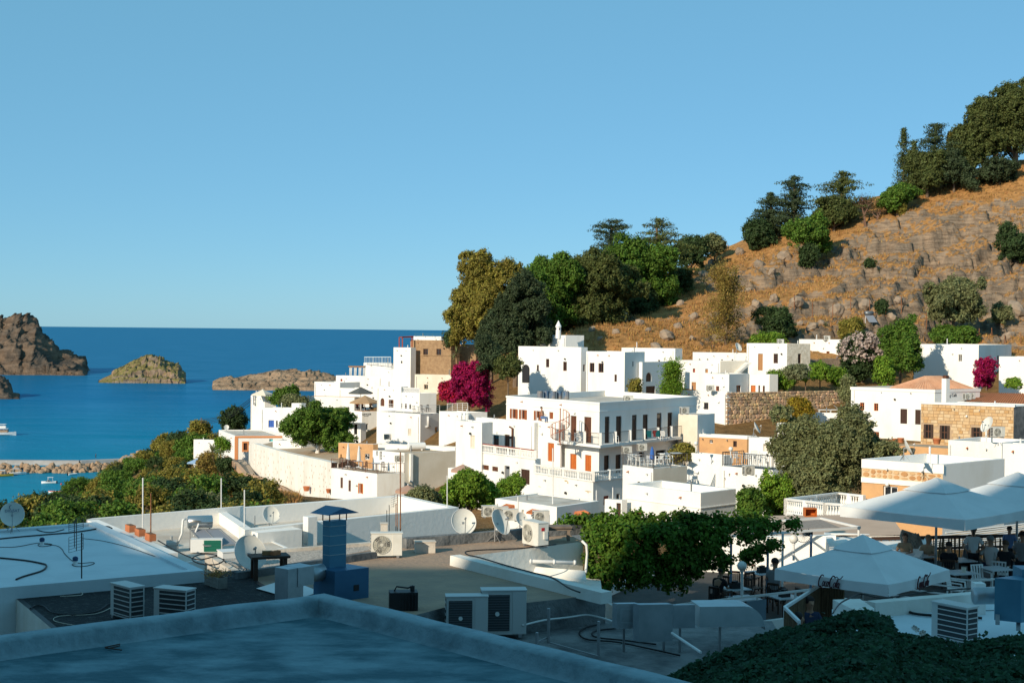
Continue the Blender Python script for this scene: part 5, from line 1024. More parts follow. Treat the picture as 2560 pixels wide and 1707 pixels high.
# --- long white terrace with near and far parapets
z=-6.5;LT=polyhouse('white_terrace_house','long white roof terrace with plain parapet walls behind the blue chimney',[XY(535,1272,z),XY(612,1324,z),XY(1147,1268,z),XY(1003,1237,z)],z,-11,par=.62,pt=.28,wall=WHITE,roof=ROOFC)
mb=MB();a=Wz(610,1322,-6.6);mb.box(a+Vector((1.0,-.2,-.32)),(1.6,.9,.7),rz=.65);mb.box(a+Vector((2.1,.45,-.1)),(.34,.34,.95),rz=.65)
mb.add([a+Vector((2.2,.5,.3)),a+Vector((3.2,1.2,-.5)),a+Vector((2.2,.5,-.5)),a+Vector((2.1,.65,.3)),a+Vector((3.1,1.35,-.5)),a+Vector((2.1,.65,-.5))],[(0,1,2),(5,4,3),(0,3,4,1)]);mb.build('buttress',WHITE,LT['root'])
# --- pebble strip, brown roof, courtyard
PEB=mat('pale_pebbles',(.56,.50,.44),.95,col2=(.30,.27,.24),scale=16,bump=1.0,bscale=24,ramp=(.42,.6))
z=-6.5;polyhouse('pebble_roof_house','narrow flat roof strewn with pale pebbles behind the blue chimney',[XY(512,1384,z),XY(590,1432,z),XY(945,1396,z),XY(945,1352,z)],z,-11,par=.09,pt=.2,wall=ROOFC,roof=PEB,coping=ROOFC)
z=-6.2;BRF=polyhouse('brown_roof_house','house with a large stained brown flat roof in the middle foreground',[XY(575,1440,z),XY(790,1575,z),XY(905,1572,z),XY(1125,1514,z),XY(1300,1508,z),XY(1514,1484,z),XY(1150,1392,z),XY(1458,1353,z),XY(1375,1312,z),XY(1130,1336,z),XY(935,1372,z)],z,-10.5,par=.004,pt=.1,wall=WHITE2,roof=ROOFB,emats={0:GREYC,1:GREYC,2:GREYC,3:GREYC,4:GREYC,10:GREYC},coping=ROOFB)
def parapet_bar(root,name,a,b,z0,z1,w,m,za=None):
 a=Vector((a.x,a.y));b=Vector((b.x,b.y));e=(b-a).normalized();n_=Vector((-e.y,e.x))*w/2;N=14;mb=MB();vs=[]
 for k in range(N+1):
  c=a.lerp(b,k/N);d=.015*mnoise.noise(Vector((k*.9,z1,w)));vs+=[(*(c-n_),z0),(*(c-n_*(.9+d*5)),z1+d),(*(c+n_*(.9-d*5)),z1+d),(*(c+n_),z0)]
 mb.add(vs,[(k*4+q,(k+1)*4+q,(k+1)*4+q+1,k*4+q+1)for k in range(N)for q in range(3)]+[(0,1,2,3),(N*4+3,N*4+2,N*4+1,N*4)]);return mb.build(name,m,root)
parapet_bar(BRF['root'],'parapet',XY(1138,1392,-6.0),XY(1516,1484,-6.0),-6.22,-5.95,.34,WHITE2)
parapet_bar(BRF['root'],'parapet',XY(1010,1352,-6.0),XY(1450,1316,-6.0),-6.22,-5.92,.3,GREYC)
parapet_bar(BRF['root'],'kerb',XY(590,1438,-6.1),XY(940,1384,-6.1),-6.22,-6.02,.2,GREYC)
z=-7.15;mb=MB();mb.add([(*XY(1150,1392,-6.3),z),(*XY(1520,1490,-6.3),z),(*XY(1500,1440,z),z),(*XY(1462,1356,-6.3),z)],[(0,1,2,3)]);mb.build('courtyard_floor',WHITE2,BRF['root'])
a,b=Wz(1300,1432,-6.95),Wz(1466,1448,-6.95);c,d=Wz(1462,1426,-6.75),Wz(1290,1412,-6.75);mb=MB();mb.add([a,b,c,d,a-UP*.08,b-UP*.08],[(0,1,2,3),(4,5,1,0)]);mb.build('canopy',WHITE2,BRF['root'])
mb=MB();a,b=Wz(1254,1400,-6.55),Wz(1438,1406,-6.62);mb.tube([a,b],.055,8)
for t in(.05,.38,.7,.98):p=a.lerp(b,t);mb.tube([p,p+(b-a).normalized()*.06],.075,8)
mb.tube([Wz(1455,1352,-6.1),Wz(1466,1362,-6.2),Wz(1468,1385,-6.5),Wz(1464,1430,-6.9)],.04,8);mb.build('drainpipe',WHITEM,BRF['root'],smooth=True)
# --- lower grey roof at the bottom
z=-6.9;LGR=polyhouse('grey_roof_house','lower grey concrete roof with ducts and two large air conditioners',[XY(1010,1570,z),XY(1180,1760,z),XY(2050,1760,z),XY(1930,1552,z),XY(1516,1545,z)],z,-11,par=.004,pt=.1,wall=GREYC,roof=GREYC,coping=GREYC)
# --- white roof at the right with the blue machine
z=-5.98;WRF=polyhouse('white_roof_house','white coated roof with a blue machine and cables at the lower right',[XY(2080,1522,z),XY(2100,1720,z),XY(2720,1720,z),XY(2720,1500,z)],z,-10,par=.004,pt=.1,wall=ROOFW,roof=ROOFW,coping=ROOFW)
parapet_bar(WRF['root'],'parapet',XY(2178,1506,-5.7),XY(2450,1482,-5.7),-6.0,-5.68,.3,WHITE2)
mb=MB();a=Wz(2120,1540,-5.7);mb.add([Wz(2082,1498,-5.68),Wz(2150,1496,-5.68),Wz(2186,1520,-5.68),Wz(2152,1532,-5.68),Wz(2082,1498,-5.68)-UP*.7,Wz(2152,1532,-5.68)-UP*.7,Wz(2186,1520,-5.68)-UP*.7],[(0,3,2,1),(0,4,5,3),(3,5,6,2)]);mb.build('roof_wedge',WHITE2,WRF['root'])
mb=MB();a=Wz(2450,1484,-5.55);mb.box(a+Vector((0,.1,-.15)),(.22,.3,.75));mb.build('post',WHITE,WRF['root'])
# ================================================================ RESTAURANT TERRACES
FL=mat('dark_deck',(.06,.055,.05),.8,col2=(.04,.037,.035),scale=2)
zl=-8.6;LTF=polyhouse('restaurant_terrace','lower restaurant terrace with a white front wall and dark tables',[XY(1478,1484,-8.3),XY(1660,1585,-8.3),XY(2080,1530,-8.3),(12.4,49.5),(5.6,51.5)],-8.3,-12,par=.3,pt=.12,wall=WHITE,roof=FL)
mb=MB();a,b=W(1745,1345,51.5),W(2090,1338,50.2);mb.add([a,b,Vector((b.x,b.y,zl)),Vector((a.x,a.y,zl)),a+Vector((0,.3,0)),b+Vector((0,.3,0))],[(3,2,1,0),(0,1,5,4)]);mb.build('back_wall',WHITE,LTF['root'])
mb=MB();mb.quad(a+Vector((-.5,.3,0)),b+Vector((2.5,.3,0)),b+Vector((3.5,6,0)),a+Vector((0,6,0)));mb.build('back_roof',mat('pinkish_roof',(.55,.40,.30),.9,col2=(.5,.36,.27),scale=1),LTF['root'])
zu=-8.05;UTF=polyhouse('restaurant_terrace','upper restaurant terrace with white tube railings and a reed screen',[(9.6,43.6),(13.2,40.5),(24,44.2),(24,52.5),(12.6,50.0)],zu,-12,par=.004,pt=.1,wall=WHITE,roof=FL,coping=WHITE)
def rails(root,name,pts,hs,m,r=.03,post=None,pr=.035):
 mb=MB()
 for a,b in zip(pts[:-1],pts[1:]):
  for h_ in hs:mb.bar(Vector(a)+UP*h_,Vector(b)+UP*h_,r*1.6,r*2)
 o=mb.build(name,m,root);pm=MB();pm.bar((0,0,-.05),(0,0,max(hs)+.02),pr*2);po=None;L0=parent_world(o)
 for a,b in zip(pts[:-1],pts[1:]):
  a,b=Vector(a),Vector(b);q=max(1,round((b-a).length/(post or 1.5)))
  for k in range(q+1):
   if po is None:po=pm.build('post',m,o,off=(0,0,0));c=po
   else:c=po.copy();COL.objects.link(c);c.parent=o
   c.location=a.lerp(b,k/q)-L0
 return o
g0=(9.7,43.6,zu);g1=(13.15,40.7,zu);g2=(23.5,44.2,zu)
rails(UTF['root'],'railing',[g0,g1,g2],(.28,.52,.76,1.0),WHITEM,.022,1.9)
rails(LTF['root'],'railing',[(*XY(1690,1580,-8.3),-8.3),(*XY(2080,1530,-8.3),-8.3)],(.75,),WHITEM,.03,1.55,.028)
mb=MB();a,b=Vector((12.7,49.9,zu)),Vector((24,52.3,zu));mb.bar(a+UP*.84,b+UP*.84,.06,.12);mb.bar(a+UP*.45,b+UP*.45,.05,.08);scr=mb.build('reed_screen',DKWOOD,UTF['root']);mb=MB();rng=random.Random(4)
for k in range(170):p=a.lerp(b,(k+rng.random()*.8)/170);mb.bar(p,p+Vector((rng.uniform(-.05,.05),0,rng.uniform(.6,.84))),rng.uniform(.02,.045))
mb.build('reeds',REED,scr)['kind']='stuff'
z0=-8.0;aw=MB();A_=[Wz(2272,1386,z0),Wz(2640,1334,z0),Wz(2660,1296,z0+.6),Wz(2370,1330,z0+.35)]
aw.add(A_,[(0,1,2,3)]);awo=aw.build('awning_roof',mat('tan_awning',(.50,.39,.25),.85,col2=(.46,.35,.22),scale=1));tag(awo,'tan sloping awning roof with pale battens behind the reed screen','awning')
for k in range(8):
 t=(k+.5)/8;mb=MB();p,q=A_[0].lerp(A_[1],t),A_[3].lerp(A_[2],t);mb.bar(A_[0].lerp(A_[3],t)+UP*.03,A_[1].lerp(A_[2],t)+UP*.03,.07,.03);mb.build('batten',WHITEM,awo,off=(0,0,0))
WB=polyhouse('white_wall_house','low white wall with a folded tarpaulin between the two large parasols',[XY(2060,1330,-7.2),XY(2080,1385,-7.2),XY(2300,1392,-7.2),XY(2330,1340,-7.2)],-7.2,-11,par=.1,pt=.2,wall=WHITE,roof=WHITE)
mb=MB();rng=random.Random(3);p0=Wz(2250,1345,-7.0)
for k in range(7):mb.tube([p0+Vector((k*.09,-.15,.1+rng.random()*.1)),p0+Vector((.12+k*.1,-.3,-.4)),p0+Vector((.3+k*.07,-.35,-.95-rng.random()*.2))],[.06,.09,.05],6)
mb.tube([p0+Vector((0,-.1,.2)),p0+Vector((.5,-.2,.05))],.13,8);tag(mb.build('tarpaulin',mat('grey_tarp',(.16,.15,.13),.8,col2=(.32,.29,.24),scale=4)),'folded grey tarpaulin hanging over the white wall','tarpaulin')
zb=-8.3;P1,P2,P3=W(1962,1518,34.5),W(2050,1462,38.5),W(2110,1466,38.0);P0b=W(1998,1560,33.2)
rt=empty('reed_booth',Vector((P1.x,P1.y,zb)),'reed lined booth with white top rail where people sit below the front parasol','booth')
for nm,a,b,hh in(('left_screen',P0b+UP*.06,P1,1.0),('side_screen',P1,P2,1.1),('back_screen',P2,P3,1.1)):
 mb=MB();n=30 if nm!='left_screen' else 12
 for k in range(n):p=a.lerp(b,(k+.5)/n);mb.bar(p-UP*.06,p-UP*hh,.06+rng.random()*.04,.03,(b-a).normalized())
 o=mb.build('reed_screen',REED,rt);o['kind']='stuff';mb=MB();mb.bar(a,b,.07,.07);mb.bar(a,a-UP*1.2,.06);mb.build('rail',WHITEM,rt)
mb=MB();mb.box(((P1.x+P3.x)/2,(P1.y+P3.y)/2-1,zb-.1),(4.5,4.5,.2));mb.build('floor',FL,rt)
def big_parasol(label,apex,half,drop,val,D_,pole_z,rz,vent=.36,logo=False,m=CANVAS,name='parasol',vents=True):
 c=W(*apex,D_);root=empty(name,(c.x,c.y,pole_z),label,'parasol');M=Matrix.Rotation(rz,3,'Z');cz=c.z-pole_z
 cor=[M@Vector((sx*half,sy*half,0))for sx,sy in((-1,-1),(1,-1),(1,1),(-1,1))];n=12;mb=MB()
 def canopy(s0,s1,z0,z1,sag):
  for i in range(4):
   a,b=cor[i],cor[(i+1)%4];rows=7;vs=[]
   for r_ in range(rows+1):
    t=r_/rows;s=s0+(s1-s0)*t
    for k in range(n+1):
     u=k/n;p=a.lerp(b,u)*s;sg=math.sin(u*math.pi)*sag*t;vs.append((p.x,p.y,cz+z0+(z1-z0)*t-sg-.04*sag*math.sin(u*9+i)*t))
   mb.add(vs,[(r_*(n+1)+k,r_*(n+1)+k+1,(r_+1)*(n+1)+k+1,(r_+1)*(n+1)+k)for r_ in range(rows)for k in range(n)])
 canopy(.26 if vents else.02,1.0,-drop*.36 if vents else 0,-drop,.035)
 cn=mb.build('canopy',m,root,smooth=True,off=(0,0,0))
 if vents:mb=MB();canopy(.015,vent,0,-drop*.40,.02);mb.build('vent_cap',m,cn,smooth=True,off=(0,0,0))
 mb=MB();outs=[]
 for i in range(4):
  a,b=cor[i],cor[(i+1)%4];no=(a+b).normalized();vs=[]
  for k in range(n*2+1):
   u=k/(n*2);p=a.lerp(b,u)*1.004;sg=math.sin(u*math.pi)*.035;w_=.02*math.sin(u*23+i*2)*math.sin(u*math.pi);vs+=[(p.x,p.y,cz-drop-sg),(p.x+no.x*(w_+.01),p.y+no.y*(w_+.01),cz-drop-sg-val*(1-.18*math.sin(u*math.pi)))]
  mb.add(vs,[(k*2,k*2+1,k*2+3,k*2+2)for k in range(n*2)]);outs.append((a,b,no))
 mb.build('valance',m,cn,smooth=True,off=(0,0,0))
 mb=MB();mb.tube([(0,0,0),(0,0,cz-drop*.2)],.04,10)
 for q in cor:mb.bar((0,0,cz-drop*.3),q*.98+UP*(cz-drop-.06),.03)
 mb.box((0,0,.05),(.7,.7,.1));mb.build('frame',GREYM,root,off=(0,0,0))
 return root,outs,cz
SG='large white parasols over the restaurant'
pa1,po1,cz1=big_parasol('front white square parasol with dark script lettering on its valance',(2157,1336),1.66,.92,.30,38.0,zl,math.pi/4+.03)
pa2,po2,cz2=big_parasol('wide white square parasol with a worn seam behind the lettered one',(2342,1194),2.18,.95,.34,46.0,zu,math.pi/4-.02)
pa3,po3,cz3=big_parasol('white parasol at the right edge behind the wide parasol',(2544,1180),2.1,.95,.34,48.5,zu,math.pi/4+.05)
for o in(pa1,pa2,pa3):o['group']=SG
# ================================================================ ROOFTOP EQUIPMENT
GRILL=mat('fan_grille',(.40,.39,.34),.5);FANBL=mat('fan_blade',(.10,.10,.095),.5);FIN=mat('coil_fins',(.05,.055,.06),.6,metal=.3)
def ac_unit(w,d,h,square=False,casing=None,logo=None,side=True):
 root=bpy.data.objects.new('air_conditioner',None);COL.objects.link(root);casing=casing or ACW;t=.025
 mb=MB();mb.box((0,0,.06+h/2),(w,d,h));mb.box((0,0,.06+h+.008),(w+.03,d+.03,.02));mb.box((w*.34,-d/2-.006,.06+h*.5),(w*.30,.012,h*.96));b=mb.build('casing',casing,root)
 fm=MB();r=min(h*.42,w*.29);cx,cz=-w*.16,.06+h*.5;y=-d/2-.014
 if square:
  fm.box((cx,y+.006,cz),(w*.56,.016,h*.82));fm.build('fan_panel',mat('dark_louvre',(.05,.055,.06),.5),root)
  gm=MB()
  for k in range(14):zz=cz-h*.38+h*.76*k/13;gm.box((cx,y-.006,zz),(w*.54,.008,.006))
  gm.build('grille',mat('grille_blue_grey',(.16,.19,.21),.5),root)
  hm=MB();hm.lathe([(.001,0),(.045,0),(.045,.02)],14,Matrix.Rotation(-math.pi/2,3,'X'),(cx,y-.012,cz-h*.02));hm.lathe([(.045,.0),(.001,.0)],14,Matrix.Rotation(-math.pi/2,3,'X'),(cx,y-.032,cz-h*.02));hm.build('hub',WHITEP,root)
 else:
  M=Matrix.Rotation(math.pi/2,3,'X');fm.lathe([(.001,0),(r,0)],28,M,(cx,y+.004,cz));fm.build('fan_opening',GRILL,root)
  gm=MB();n=26
  for k in range(n):
   a=k*6.283/n;c0=Vector((cx+math.cos(a)*.04,y-.012,cz+math.sin(a)*.04));c1=Vector((cx+math.cos(a+.5)*r,y-.004,cz+math.sin(a+.5)*r));gm.bar(c0,c0.lerp(c1,.5)+Vector((0,-.012,0)),.006);gm.bar(c0.lerp(c1,.5)+Vector((0,-.012,0)),c1,.006)
  for rr in(r,r*.55):gm.tube([Vector((cx+math.cos(q)*rr,y-.010,cz+math.sin(q)*rr))for q in np.linspace(0,6.2832,25)],.006,4,False)
  gm.lathe([(.001,.0),(.045,0)],14,M,(cx,y-.02,cz));gm.build('grille',mat('grille_wire',(.55,.54,.48),.45),root)
  bl=MB()
  for k in range(3):a=k*2.094;p=Vector((cx,y-.001,cz));d1=Vector((math.cos(a),0,math.sin(a)));e1=Vector((-math.sin(a),0,math.cos(a)));bl.add([p+e1*.03,p+d1*r*.9+e1*.10,p+d1*r*.92-e1*.05,p-e1*.03],[(0,1,2,3)])
  bl.build('fan_blades',FANBL,root)
 fb=MB();fb.box((-w/2-.004,0,.06+h/2),(.008,d*.8,h*.9));fb.box((-w*.08,d/2+.004,.06+h/2),(w*.8,.008,h*.9));fb.build('coil',FIN,root)
 sg=MB()
 for k in range(6):zz=.06+h*(.1+.15*k);sg.box((-w/2-.012,0,zz),(.012,d*.84,.018));sg.box((-w*.08,d/2+.012,zz),(w*.84,.012,.018))
 sg.build('guard',casing,root)
 for sx in(-1,1):ft=MB();ft.box((sx*w*.36,0,.03),(.07,d*1.15,.06));ft.build('foot',GREYM,root)
 if logo:
  lg=MB();lg.box((w*.36,-d/2-.016,.06+h*.78),(.12,.008,.06));lg.build('logo',logo,root)
 return root
@proto('ac','air conditioner')
def _():return ac_unit(.84,.32,.60)
@proto('acbig','air conditioner')
def _():return ac_unit(.92,.36,.90,True,mat('ac_grey_white',(.55,.56,.55),.5))
@proto('acred','air conditioner')
def _():
 r=ac_unit(.86,.34,.66);lg=MB();lg.box((.436,-.02,.55),(.008,.10,.09));lg.build('logo',REDP,r);vb=MB();vb.box((.45,.06,.38),(.05,.12,.22));vb.build('valve_cover',ACW,r);return r
@proto('ace','air conditioner')
def _():
 r=ac_unit(.80,.34,.66,casing=mat('ac_grey_white',(.55,.56,.55),.5));return r
zr=-6.2
place('ac',Wz(966,1392,zr),.12,'cream air conditioner with a round fan grille on the brown roof','air conditioners on the near roofs')
place('acred',Wz(1338,1366,zr),-1.02,'cream air conditioner with a small red badge beside the satellite dishes','air conditioners on the near roofs')
place('ace',Wz(318,1546,-6.18),2.35,'air conditioner with a dark grilled end, left one on the gravel roof','air conditioners on the near roofs')
place('ace',Wz(436,1556,-6.18),2.75,'air conditioner with a small round badge, right one on the gravel roof','air conditioners on the near roofs')
place('acbig',Wz(1166,1596,-6.85),.10,'large square-grilled air conditioner, the left one of the foreground pair','air conditioners on the near roofs')
place('acbig',Wz(1258,1588,-6.85),.10,'large square-grilled air conditioner, the right one of the foreground pair','air conditioners on the near roofs',s=1.08)
place('ace',Wz(2386,1604,-5.98),2.2,'air conditioner with a slatted end on the white roof at lower right','air conditioners on the near roofs',s=1.02)
b_=MB();p=Wz(434,1497,-5.86);
for k,(px,py,D,rz,lab)in enumerate(((1223,1293,80,.3,'small air conditioner behind the round dish at the low white house'),(1251,1296,80,.3,'second small air conditioner beside the low white house'),(1275,1303,76,.2,'air conditioner lying in front of the low white house door'),(1352,1308,74,.3,'air conditioner half hidden behind the red badged one'),(1871,1188,98,.5,'air conditioner on the wall below the black railed terrace'),(1571,1007,127,.2,'air conditioner on the big hotel roof'),(1711,1036,127,.5,'air conditioner on the box annexe of the hotel'),(969,1099,170,.3,'air conditioner at the foot of the large white terrace house'),(1953,1078,128,.2,'air conditioner with a dark fan behind the ochre walled house'),(1975,1082,126,.2,'cream air conditioner beside the tan flat roof'),(2067,852,186,.2,'air conditioner on the roof behind the oleander'),(1951,861,178,.2,'air conditioner on the tall white house roof'),(2418,1000,140,.5,'left air conditioner on the cafe house wall'),(2428,998,142,.5,'right air conditioner on the cafe house wall'),(998,1155,140,.4,'air conditioner on the railed roof terrace wall'),(1776,978,160,.3,'air conditioner on the garden wall house'),(1567,1135,122,.4,'left air conditioner under the hotel balcony'),(1605,1128,124,.4,'right air conditioner under the hotel balcony'),(2494,1094,88,.3,'large cream air conditioner on the white block roof at right'))):
 place('ac',W(px,py,D),rz,lab,'air conditioners around the town')
@proto('dish','satellite dish')
def _():
 root=bpy.data.objects.new('satellite_dish',None);COL.objects.link(root);M=Matrix.Rotation(RD(62),3,'X');c=Vector((0,-.06,.62));R_=.46
 pr=[(R_*t,.16*t*t*R_/.46)for t in np.linspace(.01,1,9)];mb=MB();mb.lathe(pr,32,M@Matrix.Diagonal((.92,1,1)),c);d=mb.build('reflector',mat('dish_white',(.66,.66,.62),.5,col2=(.60,.60,.56),scale=2),root,smooth=True)
 rm=MB();rm.tube([c+M@Vector((R_*.92*math.cos(a),R_*math.sin(a),.16))for a in np.linspace(0,6.2832,33)],.009,5,False);rm.build('rim',WHITEM,root)
 ar=MB();f=c+M@Vector((0,0,.50));b=c+M@Vector((0,-R_*.98,.15));ar.bar(b,f,.022);ar.tube([f,f+(c-f).normalized()*.12],.032,8);ar.build('feed_arm',GREYM,root)
 mt=MB();mt.tube([(0,.05,0),(0,.05,.62)],.024,8);mt.bar((0,.05,.6),c+M@Vector((0,0,.02)),.07);mt.build('mast',GREYM,root)
 tp=MB()
 for a in(.3,2.4,4.5):tp.bar((0,.05,.3),(math.cos(a)*.28,math.sin(a)*.28+.05,0),.02)
 tp.build('tripod',GREYM,root);return root
DG='satellite dishes on the roofs'
place('dish',Wz(1156,1352,zr),.25,'round cream dish on a rusty mast at the edge of the brown roof',DG,.86)
place('dish',Wz(1240,1354,zr),.95,'tilted grey dish on a tripod left of the red badged air conditioner',DG,.86)
place('dish',Wz(1300,1324,zr),.6,'small pale dish peeping out behind the red badged air conditioner',DG,.5)
place('dish',Wz(674,1320,-7.1),.55,'white dish on thin legs standing on the long white terrace',DG,.72)
place('dish',Wz(618,1446,-6.35),.60,'large dish half in shadow beside the wooden table',DG,1.0)
dz=place('dish',Wz(30,1330,-5.95),.35,'blue shaded dish with lettering at the left edge',DG,.78)
place('dish',W(2262,1150,72.5),1.35,'rust stained dish on the house with the stone band',DG,1.0)
place('dish',W(2474,1092,89),-1.25,'large dish seen edge-on over the white block roof',DG,1.15)
place('dish',W(1842,885,180),.8,'white dish on the long low house under the hill',DG,1.3)
place('dish',W(566,1078,190),.2,'small grey dish on the trimmed house by the sea',DG,.8)
place('dish',W(1886,1092,124),1.3,'rusty brown dish behind the black railed terrace',DG,1.2)
def text_mesh(name,s,size,m,parent,M,shear=0,ext=.002,bold=.0):
 cu=bpy.data.curves.new(name,'FONT');cu.body=s;cu.size=size;cu.shear=shear;cu.extrude=ext;cu.offset=bold;cu.align_x='CENTER';cu.align_y='CENTER'
 o=bpy.data.objects.new(name,cu);COL.objects.link(o);dg=bpy.context.evaluated_depsgraph_get();dg.update();me=bpy.data.meshes.new_from_object(o.evaluated_get(dg));bpy.data.objects.remove(o);me.transform(M);me.materials.clear();me.materials.append(m)
 o=bpy.data.objects.new(name,me);COL.objects.link(o);o.parent=parent;return o
Md=Matrix.Translation((0,-.075,.80))@Matrix.Rotation(RD(66),4,'X')
text_mesh('lettering','DIGISAT',.14,mat('navy_print',(.015,.06,.16),.6),dz,Md)
lm=MB();lm.tube([Vector((-.03+.07*math.cos(a),-.03,.93+.07*math.sin(a)))for a in np.linspace(1.5,4.4,9)],.010,5);lm.build('emblem',MATS['navy_print'],dz,off=(0,0,0))
def block(mb,c,D,lx,rx,yb,aL=135,aR=45,grow=0):
 P=W(c[0],c[1],D);dl,dr=dirv(aL),dirv(aR);L=P+dl*along(P,dl,lx);R_=P+dr*along(P,dr,rx);B=L+(R_-P);z0=W(c[0],yb,D).z;mb.prism([(P.x,P.y),(R_.x,R_.y),(B.x,B.y),(L.x,L.y)],z0,P.z);return[P,R_,B,L],z0,P.z
BLUES=mat('blue_steel',(.085,.235,.34),.4,col2=(.07,.20,.30),scale=2,metal=.35,bump=.03)
BLUED=mat('blue_steel_dark',(.05,.15,.27),.4,col2=(.04,.13,.24),scale=2,metal=.35)
Dc=32.2;b0=W(836,1520,Dc);ch=empty('extractor_chimney',(b0.x,b0.y,-6.2),'blue steel kitchen extractor with a square stack and peaked cap','chimney')
mb=MB();bx,z0,z1=block(mb,(837,1428),Dc,784,922,1530,138,40);mb.build('box',BLUED,ch)
mb=MB();block(mb,(824,1303),Dc+.45,807,866,1424,138,40);stx=mb.build('stack',BLUES,ch)
mb=MB()
for y in(1316,1340,1364,1388):
 P=W(824,y,Dc+.45);dl,dr=dirv(138),dirv(40);mb.bar(P,P+dl*along(P,dl,807),.015);mb.bar(P,P+dr*along(P,dr,866),.015)
mb.build('seam',mat('seam_pale',(.35,.42,.45),.4),stx)
mb=MB();P=W(824,1303,Dc+.45);dl,dr=dirv(138),dirv(40);l1,l2=along(P,dl,807),along(P,dr,866)
for q in(P,P+dl*l1,P+dr*l2,P+dl*l1+dr*l2):mb.bar(q,q+UP*.17,.025)
mb.build('cap_post',DKWOOD,ch);mb=MB();cc=P+dl*l1/2+dr*l2/2+UP*.17;a1,a2=dl*(l1/2+.2),dr*(l2/2+.2);q=[cc-a1-a2,cc+a2-a1,cc+a1+a2,cc+a1-a2];rg=[cc-a1*.8+UP*.16-a2*.0,cc+a1*.8+UP*.16]
mb.add([q[0],q[1],q[2],q[3],cc-a1+UP*.15,cc+a1+UP*.15],[(0,4,5,3),(1,2,5,4),(3,5,2),(0,1,4)]);mb.build('cap',BLUED,ch)
f=Face(bx[0],bx[1]);r=f.rect(884,1461,897,1476);face_box(ch,'hatch',f,r,.0,.012,BLACKM)
mb=MB();f2=Face(bx[3],bx[0]);c0=hit(800,1430,f2.P,f2.n);mb.tube([c0-f2.n*.05,c0+f2.n*.42],.2,16);mb.build('round_duct',GALV,ch,smooth=True)
mb=MB();e=c0+f2.n*.62;u=f2.e;prof=[]
for k in range(7):a=k/6*math.pi/2;prof.append((.42*math.sin(a)*1.0,-.25-.0+.42*(math.cos(a))-.2))
mb.box(e+UP*.02,(.5,.46,.42),rz=math.atan2(u.y,u.x));mb.box(e+f2.n*.28-UP*.25,(.46,.44,.95),rz=math.atan2(u.y,u.x));mb.build('elbow',GALV,ch)
mb=MB();mb.quad(Wz(640,1470,-6.15),Wz(740,1498,-6.15),Wz(800,1478,-6.15),Wz(718,1446,-6.15));mb.build('hood_sheet',WHITEM,ch)
dt=empty('ventilation_duct',W(1640,1600,30),'large pale sheet metal ventilation duct with a curved end','duct');Dd=30.3
for nm,c,D,lx,rx,yb in(('box',(1543,1509),Dd,1531,1598,1571),('box',(1598,1511),Dd-.25,1583,1682,1604),('box',(1684,1512),Dd+.1,1676,1738,1570)):
 mb=MB();block(mb,c,D,lx,rx,yb,125,8);mb.build(nm,GALV,dt)
mb=MB();P=W(1750,1516,Dd+.15);z0=W(1750,1571,Dd).z;d=dirv(6);n_=dirv(98);L1=along(P,d,1862);prof=[(0,0),(L1,0)]+[(L1+.46*math.sin(a),-.52*(1-math.cos(a)))for a in np.linspace(.2,math.pi/2,7)];hh=P.z-z0
top=[P+d*x+UP*y for x,y in prof];vs=top+[p+n_*.75+UP*.0 for p in top]+[Vector((p.x,p.y,z0))for p in top]+[Vector((p.x,p.y,z0))+n_*.75 for p in top];k=len(top)
mb.add(vs,[(i,i+1,k+i+1,k+i)for i in range(k-1)]+[(2*k+i,2*k+i+1,i+1,i)for i in range(k-1)]+[(0,k,3*k,2*k)]+[(k+i,k+i+1,3*k+i+1,3*k+i)for i in range(k-1)]);mb.build('curved_end',mat('galvanised_pale',(.50,.56,.58),.45,col2=(.42,.48,.5),scale=2,metal=.45),dt)
mb=MB()
for x in(1560,1660,1700,1800):mb=MB();a=W(x,1565,Dd+.3);mb.bar(a,Vector((a.x,a.y,-6.9)),.05);mb.build('leg',GREYM,dt)
mb=MB()
for c in((1552,1522,1588,1556),):
 a0,a1,a2,a3=W(c[0],c[1],Dd-.06),W(c[2],c[1],Dd-.02),W(c[2],c[3],Dd-.02),W(c[0],c[3],Dd-.06)
 for p,q in((a0,a1),(a1,a2),(a2,a3),(a3,a0)):mb.bar(p,q,.012)
mb.build('flange',mat('seam_pale',(0,0,0)),dt)
mb=MB();mb.tube([W(1680,1582,29.8),W(1752,1630,28.2)],.03,8);mb.build('brace',WHITEM,dt)
mb=MB()
for x,y0,y1 in((1371,1520,1606),(1342,1580,1640),(1496,1552,1640)):a=Wz(x,y1,-6.9);h_=(y1-y0)*a.y/F;mb.tube([a,a+UP*h_],.035,8)
mb.bar(Wz(1342,1605,-6.8),Wz(1375,1590,-6.8),.03);mb.bar(Wz(1375,1606,-6.85),Wz(1496,1640,-6.85),.03);tag(mb.build('roof_pipework',GREYM),'grey upright pipes with a low frame on the lower grey roof','pipes')
p=Wz(1008,1522,zr);cb=empty('compressor',p,'small black compressor box with a pipe on the brown roof','compressor');mb=MB();mb.box(p+UP*.2,(.62,.4,.4),rz=.15)
for k in range(9):mb.box(p+Vector((-.28+k*.07,-.2,.2)),(.02,.03,.36),rz=.15)
mb.build('body',BLACKM,cb);mb=MB();mb.tube([p+Vector((-.2,0,.4)),p+Vector((-.15,0,.5)),p+Vector((.1,0,.47)),p+Vector((.22,0,.52))],.02,6);mb.tube([p+Vector((.2,0,.4)),p+Vector((.2,0,.52))],.05,8);mb.build('pipe',BLACKM,cb)
p=Wz(672,1452,-6.25);tb=empty('wooden_table',p,'dark wooden table with two loose bricks beside the large dish','table');mb=MB();mb.box(p+UP*.62,(.95,.6,.06),rz=.35);mb.build('table_top',DKWOOD,tb)
